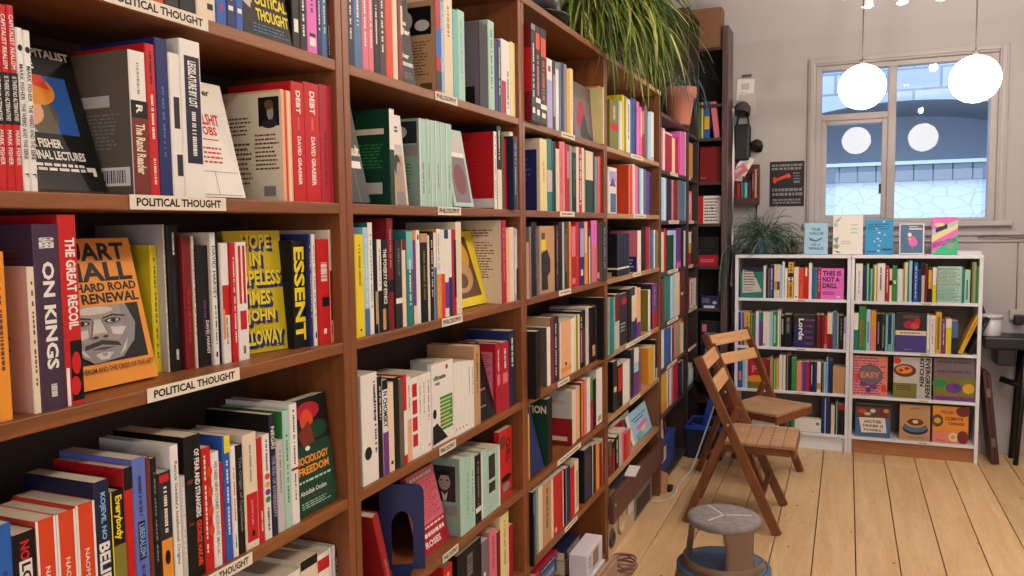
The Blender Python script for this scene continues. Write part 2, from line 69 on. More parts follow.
('1d', 'L', 0.7645, 0.7953, -0.012, 1.01, 0.1969, 'orangered', 'orangered', 0, 0, [('b', 'white', 0.0, 0, 0.12, 1), ('b', 'white', 0.88, 0, 1, 1), ('t', 'white', 0.38, 0.3, 0.62, 0.8, 'NAOMI KLEIN')], 'orange-red book with white lettering, fourth from left on the fourth shelf, nearest bay', 'books on the fourth shelf, nearest bay'),
('1d', 'L', 0.7958, 0.8268, -0.012, 1.01, 0.199, 'orangered', 'orangered', 0, 0, [('b', 'white', 0.0, 0, 0.12, 1), ('b', 'white', 0.88, 0, 1, 1), ('t', 'white', 0.38, 0.3, 0.62, 0.8, 'NAOMI KLEIN')], 'orange-red book with white lettering, fifth from left on the fourth shelf, nearest bay', 'books on the fourth shelf, nearest bay'),
('1d', 'L', 0.8274, 0.8539, -0.012, 1.01, 0.2234, 'nightblue', 'nightblue', 0, 0, [('t', 'sky', 0.3, 0.08, 0.7, 0.4, 'KOJEVE, NO'), ('t', 'white', 0.15, 0.42, 0.85, 0.9, 'BELIEVER')], 'dark-blue book with light-blue lettering, sixth from left on the fourth shelf, nearest bay', 'books on the fourth shelf, nearest bay'),
('1d', 'L', 0.8543, 0.8796, -0.012, 1.01, 0.2003, 'black', 'black', 0, 0, [('b', 'olive', 0.05, 0.42, 0.95, 0.8), ('t', 'yellow', 0.2, 0.04, 0.8, 0.38, 'Everybody'), ('b', 'yellow', 0, 0, 0.08, 1), ('i', 'white', 0.32, 0.8, 0.68, 0.95)], 'black book with yellow lettering, seventh from left on the fourth shelf, nearest bay', 'books on the fourth shelf, nearest bay'),
('1d', 'L', 0.88, 0.8958, -0.012, 1.01, 0.2296, 'red', 'red', 0, 0, [('b', 'black', 0, 0, 1, 0.15)], 'thin red book with black band, eighth from left on the fourth shelf, nearest bay', 'books on the fourth shelf, nearest bay'),
('1d', 'L', 0.8962, 0.9226, -0.012, 1.01, 0.2386, 'periwinkle', 'periwinkle', 0, 0, [('i', 'navy', 0.32, 0.12, 0.68, 0.4), ('b', 'nightblue', 0.25, 0.42, 0.75, 0.68), ('t', 'sky', 0.32, 0.44, 0.7, 0.66, 'LIBERALISM'), ('i', 'navy', 0.32, 0.72, 0.68, 0.9)], 'tall periwinkle-blue book with navy lettering, ninth from left on the fourth shelf, nearest bay', 'books on the fourth shelf, nearest bay'),
('1d', 'L', 0.923, 0.9322, -0.012, 1.01, 0.235, 'redbrown', 'redbrown', 0, 0, [], 'thin red-brown book, tenth from left on the fourth shelf, nearest bay', 'books on the fourth shelf, nearest bay'),
('1d', 'L', 0.9326, 0.9441, -0.012, 1.01, 0.2307, 'black', 'black', 0, 0, [('i', 'grey', 0.32, 0.1, 0.68, 0.75)], 'thin black book with grey lettering, eleventh from left on the fourth shelf, nearest bay', 'books on the fourth shelf, nearest bay'),
('1d', 'L', 0.9448, 0.9721, -0.012, 1.01, 0.2023, 'charcoal', 'charcoal', 0, 0, [('b', 'orange', 0.1, 0.55, 0.9, 0.95), ('i', 'white', 0.32, 0.12, 0.68, 0.5), ('E', 'black', 0.5, 0.7, 0.2, 0.06), ('b', 'red', 0.1, 0.02, 0.8, 0.08)], 'charcoal-grey book with white lettering, twelfth from left on the fourth shelf, nearest bay', 'books on the fourth shelf, nearest bay'),
('1d', 'L', 0.9729, 0.99, -0.012, 1.01, 0.2407, 'white', 'white', 0, 0, [('t', 'black', 0.25, 0.1, 0.75, 0.85, "Patrick Geddes's Intellectual Origins")], 'tall white book with black lettering, thirteenth from left on the fourth shelf, nearest bay', 'books on the fourth shelf, nearest bay'),
('1d', 'L', 0.9904, 1.0021, -0.012, 1.01, 0.1839, 'greylight', 'greylight', 0, 0, [('i', 'white', 0.32, 0.1, 0.68, 0.75)], 'thin pale-grey book with white lettering, fourteenth from left on the fourth shelf, nearest bay', 'books on the fourth shelf, nearest bay'),
('1d', 'L', 1.0029, 1.0399, -0.012, 1.01, 0.2468, 'black', 'black', 0, 0, [('t', 'white', 0.55, 0.1, 0.85, 0.58, 'OF FEAR AND STRANGERS'), ('t', 'orangered', 0.55, 0.6, 0.85, 0.92, 'GEORGE MAKARI'), ('b', 'redbrown', 0.1, 0.3, 0.4, 0.33), ('b', 'redbrown', 0.1, 0.6, 0.4, 0.62)], 'thick black book with white lettering, fifteenth from left on the fourth shelf, nearest bay', 'books on the fourth shelf, nearest bay'),
('1d', 'L', 1.0407, 1.062, -0.012, 1.01, 0.2181, 'red', 'red', 0, 0, [('i', 'white', 0.15, 0.06, 0.4, 0.9), ('E', 'orangered', 0.75, 0.2, 0.3, 0.045), ('E', 'orangered', 0.75, 0.36, 0.3, 0.045), ('E', 'orangered', 0.75, 0.52, 0.3, 0.045), ('E', 'orangered', 0.75, 0.68, 0.3, 0.045)], 'red book with white lettering, sixteenth from left on the fourth shelf, nearest bay', 'books on the fourth shelf, nearest bay'),
('1d', 'L', 1.0624, 1.0814, -0.012, 1.01, 0.2049, 'white', 'white', 0, 0, [('t', 'black', 0.3, 0.08, 0.7, 0.5, 'WE NEED NEW STORIES'), ('t', 'grey', 0.3, 0.52, 0.7, 0.9, 'NESRINE MALIK')], 'white book with black lettering, seventeenth from left on the fourth shelf, nearest bay', 'books on the fourth shelf, nearest bay'),
('1d', 'L', 1.0818, 1.0899, -0.012, 1.01, 0.1824, 'crimson', 'crimson', 0, 0, [], 'thin crimson book, eighteenth from left on the fourth shelf, nearest bay', 'books on the fourth shelf, nearest bay'),
('1d', 'L', 1.0908, 1.1083, -0.012, 1.01, 0.2275, 'blue', 'blue', 0, 0, [('b', 'yellow', 0.2, 0, 1, 0.14), ('i', 'white', 0.32, 0.2, 0.68, 0.8)], 'blue book with white lettering, nineteenth from left on the fourth shelf, nearest bay', 'books on the fourth shelf, nearest bay'),
('1d', 'L', 1.1092, 1.1226, -0.012, 1.01, 0.2044, 'white', 'white', 0, 0, [('i', 'red', 0.32, 0.2, 0.68, 0.7), ('i', 'charcoal', 0.32, 0.8, 0.68, 0.92)], 'thin white book with red lettering, twentieth from left on the fourth shelf, nearest bay', 'books on the fourth shelf, nearest bay'),
('1d', 'L', 1.1235, 1.1408, -0.012, 1.01, 0.2018, 'black', 'black', 0, 0, [('t', 'grey', 0.22, 0.1, 0.78, 0.8, 'The Origin of Capitalism')], 'black book with grey lettering, twenty-first from left on the fourth shelf, nearest bay', 'books on the fourth shelf, nearest bay'),
('1d', 'L', 1.1417, 1.1786, -0.012, 1.01, 0.2159, 'cream', 'cream', 0, 0, [('i', 'grey', 0.4, 0.1, 0.6, 0.42), ('b', 'red', 0.12, 0.52, 0.92, 0.94), ('i', 'rose', 0.4, 0.58, 0.62, 0.8), ('b', 'black', 0.45, 0.85, 0.65, 0.9)], 'thick cream book with grey lettering, twenty-second from left on the fourth shelf, nearest bay', 'books on the fourth shelf, nearest bay'),
('1d', 'L', 1.1796, 1.1942, -0.012, 1.01, 0.201, 'red', 'red', 0, 0, [('i', 'white', 0.32, 0.7, 0.68, 0.9)], 'thin red book with white lettering, twenty-third from left on the fourth shelf, nearest bay', 'books on the fourth shelf, nearest bay'),
('1d', 'L', 1.1952, 1.2152, -0.012, 1.01, 0.2031, 'white', 'white', 0, 0, [('i', 'charcoal', 0.32, 0.05, 0.68, 0.35), ('E', 'orangered', 0.5, 0.4, 0.35, 0.03), ('E', 'gold', 0.5, 0.48, 0.35, 0.03), ('E', 'purple', 0.5, 0.55, 0.35, 0.03), ('E', 'green', 0.5, 0.62, 0.35, 0.03), ('i', 'black', 0.3, 0.7, 0.7, 0.92)], 'white book with charcoal-grey lettering, twenty-fourth from left on the fourth shelf, nearest bay', 'books on the fourth shelf, nearest bay'),
('1d', 'L', 1.2162, 1.2326, -0.012, 1.01, 0.2376, 'nightblue', 'black', 0, 0, [('t', 'white', 0.2, 0.1, 0.8, 0.28, 'NEGRI'), ('t', 'lilac', 0.22, 0.34, 0.78, 0.85, 'THE END OF SOVEREIGNTY')], 'tall dark-blue book with white lettering, twenty-fifth from left on the fourth shelf, nearest bay', 'books on the fourth shelf, nearest bay'),
('1d', 'L', 1.2337, 1.2546, -0.012, 1.01, 0.1815, 'greylight', 'greylight', 0, 0, [('i', 'grey', 0.32, 0.1, 0.68, 0.6)], 'pale-grey book with grey lettering, twenty-sixth from left on the fourth shelf, nearest bay', 'books on the fourth shelf, nearest bay'),
('1d', 'L', 1.2557, 1.2761, -0.012, 1.01, 0.2354, 'mint', 'green', 0, 0, [('i', 'green', 0.32, 0.2, 0.68, 0.8)], 'tall pale-green book with green lettering, twenty-seventh from left on the fourth shelf, nearest bay', 'books on the fourth shelf, nearest bay'),
('1d', 'L', 1.2772, 1.3005, -0.012, 1.01, 0.2446, 'white', 'white', 0, 0, [('i', 'charcoal', 0.35, 0.05, 0.65, 0.5), ('b', 'redbrown', 0, 0.53, 1, 0.55), ('i', 'charcoal', 0.35, 0.58, 0.65, 0.8)], 'tall white book with charcoal-grey lettering, twenty-eighth from left on the fourth shelf, nearest bay', 'books on the fourth shelf, nearest bay'),
('1d', 'L', 1.301, 1.4359, -0.017, 1.01, 0.236, 'darkgreen', 'darkgreen', 0, (6, 0.035, None), [('Fb', 'black', 0, 0, 1, 0.4), ('FE', 'crimson', 0.5, 0.12, 0.3, 0.08), ('FE', 'orangered', 0.45, 0.2, 0.16, 0.1), ('FE', 'darkgreen', 0.7, 0.3, 0.25, 0.08), ('FP', 'redbrown', [(0.2, 0.3), (0.5, 0.2), (0.6, 0.4), (0.3, 0.42)]), ('FE', 'white', 0.4, 0.44, 0.06, 0.02), ('Ft', 'orange', 0.12, 0.5, 0.9, 0.57, 'SOCIOLOGY'), ('Ft', 'orange', 0.12, 0.59, 0.88, 0.66, 'FREEDOM'), ('Fi', 'mint', 0.1, 0.7, 0.9, 0.73, 1), ('Ft', 'white', 0.1, 0.79, 0.75, 0.83, 'Abdullah Ocalan'), ('Fi', 'redbrown', 0.3, 0.86, 0.6, 0.87, 1), ('Fi', 'mint', 0.1, 0.89, 0.85, 0.95, 3)], 'green book cover with red figure at the right end of the fourth shelf', 'books on the fourth shelf, nearest bay'),
('1e', 'L', 1.2637, 1.3198, -0.032, 0.715, 0.1874, 'white', 'greylight', 0, 0, [], 'thick white book, first from left on the bottom visible shelf, nearest bay', 'books on the bottom visible shelf, nearest bay'),
('1e', 'L', 1.321, 1.3774, -0.032, 0.715, 0.1972, 'cream', 'cream', 0, 0, [('b', 'black', 0, 0, 1, 0.1)], 'thick cream book with black band, second from left on the bottom visible shelf, nearest bay', 'books on the bottom visible shelf, nearest bay'),
('1e', 'L', 1.3786, 1.4196, -0.032, 0.715, 0.1889, 'white', 'white', 0, 0, [('b', 'red', 0, 0.06, 1, 0.2)], 'thick white book with red band, third from left on the bottom visible shelf, nearest bay', 'books on the bottom visible shelf, nearest bay'),
('1e', 'L', 1.4209, 1.427, -0.032, 0.715, 0.1904, 'white', 'white', 0, 0, [], 'thin white book, fourth from left on the bottom visible shelf, nearest bay', 'books on the bottom visible shelf, nearest bay'),
('1e', 'L', 1.4274, 1.435, -0.032, 0.715, 0.181, 'greylight', 'greylight', 0, 0, [('i', 'grey', 0.32, 0.1, 0.68, 0.75)], 'thin pale-grey book with grey lettering, fifth from left on the bottom visible shelf, nearest bay', 'books on the bottom visible shelf, nearest bay'),
('1e', 'L', 1.4354, 1.443, -0.032, 0.715, 0.1896, 'white', 'white', 0, 0, [('i', 'grey', 0.32, 0.1, 0.68, 0.75)], 'thin white book with grey lettering, sixth from left on the bottom visible shelf, nearest bay', 'books on the bottom visible shelf, nearest bay'),
('1e', 'L', 1.4434, 1.451, -0.032, 0.715, 0.1753, 'nightblue', 'nightblue', 0, 0, [('i', 'white', 0.32, 0.1, 0.68, 0.75)], 'thin dark-blue book with white lettering, seventh from left on the bottom visible shelf, nearest bay', 'books on the bottom visible shelf, nearest bay'),
('2a', 'L', 1.5176, 1.5409, -0.012, 1.955, 0.235, 'nightblue', 'nightblue', 0, 0, [('i', 'white', 0.32, 0.1, 0.68, 0.75)], 'dark-blue book with white lettering, first from left on the top shelf, second bay', 'books on the top shelf, second bay'),
('2a', 'L', 1.5416, 1.574, -0.012, 1.955, 0.235, 'steelblue', 'steelblue', 0, 0, [('i', 'white', 0.32, 0.1, 0.68, 0.6)], 'steel-blue book with white lettering, second from left on the top shelf, second bay', 'books on the top shelf, second bay'),
('2a', 'L', 1.5747, 1.5987, -0.012, 1.955, 0.22, 'rose', 'rose', 0, 0, [('i', 'white', 0.32, 0.1, 0.68, 0.75)], 'pink book with white lettering, third from left on the top shelf, second bay', 'books on the top shelf, second bay'),
('2a', 'L', 1.5994, 1.6217, -0.012, 1.955, 0.22, 'rose', 'rose', 0, 0, [('i', 'white', 0.32, 0.1, 0.68, 0.75)], 'pink book with white lettering, fourth from left on the top shelf, second bay', 'books on the top shelf, second bay'),
('2a', 'L', 1.6225, 1.6461, -0.012, 1.955, 0.225, 'black', 'black', 0, 0, [('i', 'white', 0.32, 0.3, 0.68, 0.7)], 'black book with white lettering, fifth from left on the top shelf, second bay', 'books on the top shelf, second bay'),
('2a', 'L', 1.6468, 1.6741, -0.012, 1.955, 0.22, 'aubergine', 'aubergine', 0, 0, [('i', 'white', 0.32, 0.1, 0.68, 0.75)], 'dark-purple book with white lettering, sixth from left on the top shelf, second bay', 'books on the top shelf, second bay'),
('2a', 'L', 1.6749, 1.7079, -0.012, 1.955, 0.23, 'orangered', 'orangered', 0, 0, [], 'orange-red book, seventh from left on the top shelf, second bay', 'books on the top shelf, second bay'),
('2a', 'L', 1.7087, 1.7301, -0.012, 1.955, 0.225, 'cream', 'cream', 0, 0, [], 'cream book, eighth from left on the top shelf, second bay', 'books on the top shelf, second bay'),
('2a', 'L', 1.7318, 1.7546, -0.012, 1.955, 0.23, 'redbrown', 'redbrown', 0, 0, [('b', 'cream', 0.6, 0.2, 1, 0.5), ('i', 'red', 0.32, 0.5, 0.68, 0.9)], 'red-brown book with red lettering, ninth from left on the top shelf, second bay', 'books on the top shelf, second bay'),
('2a', 'L', 1.7551, 1.8164, -0.012, 1.955, 0.225, 'black', 'black', 0, (6, 0.018, None), [('Fi', 'white', 0.1, 0.3, 0.7, 0.36, 1), ('Ft', 'white', 0.1, 0.38, 0.95, 0.45, 'eller'), ('Ft', 'white', 0.1, 0.66, 0.7, 0.72, 'her'), ('Fi', 'white', 0.1, 0.75, 0.9, 0.82, 1), ('Fi', 'grey', 0.1, 0.87, 0.8, 0.95, 3)], 'black book cover with white lettering leaning on the top shelf, second bay', 'books on the top shelf, second bay'),
('2a', 'L', 1.9266, 1.9568, -0.012, 1.955, 0.2441, 'crimson', 'tan', 0, 0, [('b', 'blue', 0, 0.3, 1, 0.6), ('b', 'charcoal', 0, 0.75, 1, 0.95), ('Lb', 'black', 0.28, 0.06, 0.92, 0.36), ('LE', 'greylight', 0.45, 0.2, 0.12, 0.1), ('LE', 'greylight', 0.75, 0.26, 0.14, 0.06), ('Li', 'brown', 0.3, 0.42, 0.9, 0.8, 12), ('Lb', 'brown', 0.7, 0.88, 0.92, 0.95)], 'tall crimson book with blue band, eleventh from left on the top shelf, second bay', 'books on the top shelf, second bay'),
('2a', 'L', 1.9578, 1.9742, -0.012, 1.955, 0.2479, 'sky', 'sky', 0, 0, [('i', 'white', 0.32, 0.1, 0.68, 0.75)], 'tall light-blue book with white lettering, twelfth from left on the top shelf, second bay', 'books on the top shelf, second bay'),
('2a', 'L', 1.9753, 2.0271, -0.012, 1.955, 0.2706, 'cream', 'cream', 0, 0, [('i', 'olive', 0.32, 0.1, 0.68, 0.4)], 'thick cream book with olive lettering, thirteenth from left on the top shelf, second bay', 'books on the top shelf, second bay'),
('2a', 'L', 2.0292, 2.0577, -0.012, 1.955, 0.2439, 'aqua', 'aqua', 0, 0, [], 'tall aqua book, fourteenth from left on the top shelf, second bay', 'books on the top shelf, second bay'),
('2a', 'L', 2.0588, 2.1027, -0.012, 1.955, 0.2508, 'mint', 'aqua', 0, 0, [('i', 'aqua', 0.32, 0.1, 0.68, 0.75)], 'thick pale-green book with aqua lettering, fifteenth from left on the top shelf, second bay', 'books on the top shelf, second bay'),
('2a', 'L', 2.2005, 2.2638, -0.012, 1.955, 0.2504, 'black', 'mauvegrey', 0, 0, [('Lb', 'black', 0.1, 0.75, 0.9, 0.98)], 'thick black book, sixteenth from left on the top shelf, second bay', 'books on the top shelf, second bay'),
('2a', 'L', 2.2664, 2.3114, -0.012, 1.955, 0.2694, 'mint', 'mint', 0, 0, [('i', 'green', 0.32, 0.1, 0.68, 0.75)], 'thick pale-green book with green lettering, seventeenth from left on the top shelf, second bay', 'books on the top shelf, second bay'),
('2a', 'L', 2.3128, 2.3358, -0.012, 1.955, 0.2197, 'navy', 'navy', 0, 0, [], 'navy book, eighteenth from left on the top shelf, second bay', 'books on the top shelf, second bay'),
('2a', 'L', 2.3372, 2.3635, -0.012, 1.955, 0.225, 'navy', 'navy', 0, 0, [('i', 'white', 0.32, 0.1, 0.68, 0.75)], 'navy book with white lettering, nineteenth from left on the top shelf, second bay', 'books on the top shelf, second bay'),
('2a', 'L', 2.3663, 2.4351, -0.012, 1.955, 0.2341, 'white', 'white', 0, 0, [('b', 'crimson', 0.0, 0.55, 0.5, 1), ('i', 'black', 0.6, 0.4, 0.85, 0.9)], 'thick white book with black lettering, twentieth from left on the top shelf, second bay', 'books on the top shelf, second bay'),
('2a', 'L', 2.4381, 2.479, -0.012, 1.955, 0.2397, 'paleyellow', 'black', 0, 0, [], 'thick pale-yellow book, twenty-first from left on the top shelf, second bay', 'books on the top shelf, second bay'),
('2b', 'L', 1.503, 1.5901, -0.012, 1.655, 0.2381, 'charcoal', 'charcoal', 0, (12, 0.02, None), [('Fb', 'white', 0, 0.6, 0.9, 0.67), ('Ft', 'white', 0.05, 0.44, 0.95, 0.55, 'Foucault'), ('Fb', 'grey', 0.6, 0.45, 0.62, 0.55), ('Fb', 'grey', 0.55, 0.68, 0.57, 1)], 'dark grey book cover with white lettering at the left end, second bay', 'books on the second shelf, second bay'),
('2b', 'L', 1.6812, 1.7032, -0.012, 1.655, 0.2294, 'darkgreen', 'darkgreen', 0, 0, [('b', 'white', 0, 0, 1, 0.42), ('Lb', 'cream', 0.1, 0.2, 0.9, 0.26), ('Li', 'green', 0.1, 0.35, 0.9, 0.62, 8), ('Lb', 'greylight', 0.45, 0.76, 0.85, 0.88)], 'dark-green book with white band, second from left on the second shelf, second bay', 'books on the second shelf, second bay'),
('2b', 'L', 1.7037, 1.7676, -0.014, 1.655, 0.2223, 'white', 'white', 0, (5, 0.018, None), [('Fb', 'tan', 0, 0.33, 0.9, 1), ('Fb', 'greylight', 0, 0.33, 0.9, 0.45), ('FE', 'charcoal', 0.45, 0.56, 0.26, 0.12), ('FE', 'skin', 0.55, 0.68, 0.22, 0.16), ('Fb', 'grey', 0.2, 0.85, 0.8, 1), ('Fi', 'charcoal', 0.05, 0.12, 0.7, 0.2, 2), ('Fb', 'white', 0.92, 0.0, 1, 1)], 'white book cover with black and white photograph of a man, second bay', 'books on the second shelf, second bay'),
('2b', 'L', 1.8267, 1.8631, -0.012, 1.655, 0.2238, 'mint', 'sage', 0, 0, [('b', 'white', 0, 0, 0.15, 1), ('i', 'grey', 0.32, 0.5, 0.68, 0.85), ('Lb', 'charcoal', 0.3, 0.03, 0.95, 0.28), ('Lb', 'grey', 0.3, 0.3, 0.95, 0.42), ('LE', 'greylight', 0.6, 0.15, 0.16, 0.07), ('Li', 'green', 0.3, 0.5, 0.9, 0.8, 8)], 'thick pale-green book with grey lettering, fourth from left on the second shelf, second bay', 'books on the second shelf, second bay'),
('2b', 'L', 1.8641, 1.8871, -0.012, 1.655, 0.2256, 'mint', 'mint', 0, 0, [('i', 'grey', 0.32, 0.5, 0.68, 0.85)], 'pale-green book with grey lettering, fifth from left on the second shelf, second bay', 'books on the second shelf, second bay'),
('2b', 'L', 1.8881, 1.9116, -0.012, 1.655, 0.2257, 'mint', 'mint', 0, 0, [('b', 'white', 0, 0, 0.15, 1)], 'pale-green book with white band, sixth from left on the second shelf, second bay', 'books on the second shelf, second bay'),
('2b', 'L', 1.9126, 1.9417, -0.012, 1.655, 0.2269, 'mint', 'mint', 0, 0, [('b', 'white', 0, 0, 0.15, 1), ('i', 'grey', 0.32, 0.5, 0.68, 0.8)], 'pale-green book with grey lettering, seventh from left on the second shelf, second bay', 'books on the second shelf, second bay'),
('2b', 'L', 1.9428, 1.9737, -0.012, 1.655, 0.2267, 'mint', 'mint', 0, 0, [('b', 'white', 0, 0, 0.15, 1)], 'pale-green book with white band, eighth from left on the second shelf, second bay', 'books on the second shelf, second bay'),
('2b', 'L', 1.9747, 2.0097, -0.012, 1.655, 0.2267, 'mint', 'mint', 0, 0, [('b', 'white', 0, 0, 0.15, 1), ('i', 'grey', 0.32, 0.5, 0.68, 0.8)], 'pale-green book with grey lettering, ninth from left on the second shelf, second bay', 'books on the second shelf, second bay'),
('2b', 'L', 2.023, 2.1472, -0.012, 1.655, 0.2239, 'mint', 'mint', 0, (10, 0.024, None), [('Fb', 'greylight', 0.1, 0.05, 0.9, 0.32), ('Fb', 'mauvegrey', 0.1, 0.32, 0.9, 0.95), ('FE', 'redbrown', 0.5, 0.65, 0.3, 0.2), ('Fb', 'white', 0.1, 0.3, 0.9, 0.36)], 'pale green book with sepia photograph leaning beside the red book', 'books on the second shelf, second bay'),
('2b', 'L', 2.2987, 2.3204, -0.012, 1.655, 0.2392, 'white', 'red', 0, 0, [('i', 'red', 0.32, 0.05, 0.68, 0.9), ('Li', 'crimson', 0.2, 0.08, 0.9, 0.5, 9), ('Lb', 'white', 0.1, 0.86, 0.98, 0.98)], 'tall white book with red lettering, eleventh from left on the second shelf, second bay', 'books on the second shelf, second bay'),
('2b', 'L', 2.3218, 2.3564, -0.012, 1.655, 0.2586, 'black', 'black', 0, 0, [('b', 'white', 0, 0.52, 1, 1), ('i', 'white', 0.32, 0.05, 0.68, 0.4)], 'tall black book with white lettering, twelfth from left on the second shelf, second bay', 'books on the second shelf, second bay'),
('2b', 'L', 2.3805, 2.3971, -0.012, 1.655, 0.2237, 'red', 'red', 0, 0, [('i', 'darkred', 0.32, 0.1, 0.68, 0.75)], 'red book with dark-red lettering, fourteenth from left on the second shelf, second bay', 'books on the second shelf, second bay'),
('2b', 'L', 2.3975, 2.427, 0.012, 1.655, 0.2332, 'nightblue', 'nightblue', 0, 0, [('i', 'sky', 0.32, 0.1, 0.68, 0.8), ('b', 'grey', 0.85, 0, 1, 1)], 'dark-blue book with light-blue lettering, fifteenth from left on the second shelf, second bay', 'books on the second shelf, second bay'),
('2b', 'L', 2.4274, 2.4539, -0.012, 1.655, 0.2515, 'cream', 'cream', 0, 0, [], 'tall cream book, sixteenth from left on the second shelf, second bay', 'books on the second shelf, second bay'),
('2c', 'L', 1.522, 1.556, -0.012, 1.355, 0.2323, 'yellow', 'yellow', 0, 0, [('i', 'olive', 0.32, 0.1, 0.68, 0.5), ('b', 'black', 0.4, 0.92, 0.6, 0.94)], 'yellow book with olive lettering, first from left on the third shelf, second bay', 'books on the third shelf, second bay'),
('2c', 'L', 1.5567, 1.5763, -0.012, 1.355, 0.2479, 'lightblue', 'lightblue', 0, 0, [('b', 'steelblue', 0, 0.75, 1, 1), ('i', 'white', 0.32, 0.1, 0.68, 0.75)], 'tall light-blue book with white lettering, second from left on the third shelf, second bay', 'books on the third shelf, second bay'),
('2c', 'L', 1.577, 1.5956, -0.012, 1.355, 0.2587, 'white', 'teal', 0, 0, [('i', 'grey', 0.32, 0.1, 0.68, 0.8)], 'tall white book with grey lettering, third from left on the third shelf, second bay', 'books on the third shelf, second bay'),
('2c', 'L', 1.5993, 1.6137, -0.012, 1.355, 0.2192, 'black', 'black', 0, 0, [('b', 'tan', 0.2, 0.55, 0.8, 0.9)], 'thin black book with tan band, fourth from left on the third shelf, second bay', 'books on the third shelf, second bay'),
('2c', 'L', 1.6144, 1.6321, -0.012, 1.355, 0.2189, 'white', 'white', 0, 0, [('b', 'black', 0, 0.55, 1, 1), ('i', 'grey', 0.32, 0.1, 0.68, 0.5)], 'white book with grey lettering, fifth from left on the third shelf, second bay', 'books on the third shelf, second bay'),
('2c', 'L', 1.6329, 1.6596, -0.012, 1.355, 0.2184, 'black', 'black', 0, 0, [('t', 'white', 0.22, 0.1, 0.78, 0.7, 'THE POVERTY OF ETHICS'), ('b', 'tan', 0.0, 0.75, 0.5, 0.98)], 'black book with white lettering, sixth from left on the third shelf, second bay', 'books on the third shelf, second bay'),
('2c', 'L', 1.6604, 1.6862, -0.012, 1.355, 0.2684, 'darkred', 'darkred', 0, 0, [('i', 'rose', 0.32, 0.1, 0.68, 0.45), ('b', 'black', 0, 0.55, 1, 0.66)], 'tall dark-red book with pink lettering, seventh from left on the third shelf, second bay', 'books on the third shelf, second bay'),
('2c', 'L', 1.6944, 1.7262, -0.012, 1.355, 0.2172, 'charcoal', 'charcoal', 0, 0, [('b', 'white', 0, 0.66, 1, 0.72), ('i', 'grey', 0.32, 0.1, 0.68, 0.4)], 'charcoal-grey book with grey lettering, eighth from left on the third shelf, second bay', 'books on the third shelf, second bay'),
('2c', 'L', 1.7271, 1.745, -0.012, 1.355, 0.2167, 'cream', 'cream', 0, 0, [('b', 'darkred', 0, 0, 1, 0.12)], 'cream book with dark-red band, ninth from left on the third shelf, second bay', 'books on the third shelf, second bay'),
('2c', 'L', 1.7485, 1.7801, -0.012, 1.355, 0.2367, 'teal', 'teal', 0, 0, [('b', 'aqua', 0, 0, 1, 0.4), ('i', 'white', 0.32, 0.3, 0.68, 0.8)], 'tall teal book with white lettering, tenth from left on the third shelf, second bay', 'books on the third shelf, second bay'),
('2c', 'L', 1.781, 1.7972, -0.012, 1.355, 0.2378, 'purple', 'purple', 0, 0, [('b', 'orange', 0, 0, 1, 0.1), ('b', 'cream', 0, 0.8, 1, 1)], 'tall purple book with orange band, eleventh from left on the third shelf, second bay', 'books on the third shelf, second bay'),
('2c', 'L', 1.7981, 1.8182, -0.012, 1.355, 0.239, 'white', 'white', 0, 0, [('b', 'black', 0.3, 0.05, 0.7, 0.1)], 'tall white book with black band, twelfth from left on the third shelf, second bay', 'books on the third shelf, second bay'),
('2c', 'L', 1.82, 1.8576, -0.012, 1.355, 0.2305, 'black', 'black', 0, 0, [('b', 'tan', 0, 0, 1, 0.1), ('i', 'olive', 0.3, 0.2, 0.7, 0.75)], 'thick black book with olive lettering, thirteenth from left on the third shelf, second bay', 'books on the third shelf, second bay'),
('2c', 'L', 1.8711, 1.8925, -0.012, 1.355, 0.2356, 'black', 'black', 0, 0, [('i', 'white', 0.32, 0.1, 0.68, 0.75)], 'tall black book with white lettering, fifteenth from left on the third shelf, second bay', 'books on the third shelf, second bay'),
('2c', 'L', 1.8935, 1.9074, -0.012, 1.355, 0.2321, 'white', 'white', 0, 0, [('b', 'steelblue', 0, 0.4, 1, 1)], 'thin white book with steel-blue band, sixteenth from left on the third shelf, second bay', 'books on the third shelf, second bay'),
('2c', 'L', 1.9084, 1.9316, -0.012, 1.355, 0.2413, 'orange', 'orange', 0, 0, [('b', 'white', 0, 0, 1, 0.5), ('i', 'grey', 0.32, 0.05, 0.68, 0.45)], 'tall orange book with grey lettering, seventeenth from left on the third shelf, second bay', 'books on the third shelf, second bay'),
('2c', 'L', 1.9326, 1.9532, -0.012, 1.355, 0.2397, 'white', 'white', 0, 0, [('b', 'orangered', 0, 0.5, 1, 1)], 'tall white book with orange-red band, eighteenth from left on the third shelf, second bay', 'books on the third shelf, second bay'),
('2c', 'L', 1.9542, 1.9762, -0.012, 1.355, 0.2385, 'white', 'white', 0, 0, [('b', 'navy', 0, 0, 1, 0.1), ('b', 'purple', 0, 0.6, 1, 0.9)], 'tall white book with navy band, nineteenth from left on the third shelf, second bay', 'books on the third shelf, second bay'),
('2c', 'L', 1.9773, 1.9975, -0.012, 1.355, 0.2393, 'white', 'white', 0, 0, [('b', 'navy', 0, 0.55, 1, 1)], 'tall white book with navy band, twentieth from left on the third shelf, second bay', 'books on the third shelf, second bay'),
('2c', 'L', 1.9986, 2.0236, -0.012, 1.355, 0.2391, 'crimson', 'crimson', 0, 0, [('b', 'black', 0.5, 0.12, 1, 0.8)], 'tall crimson book with black band, twenty-first from left on the third shelf, second bay', 'books on the third shelf, second bay'),
('2c', 'L', 2.0247, 2.0593, -0.012, 1.355, 0.2601, 'cream', 'cream', 0, 0, [], 'tall cream book, twenty-second from left on the third shelf, second bay', 'books on the third shelf, second bay'),
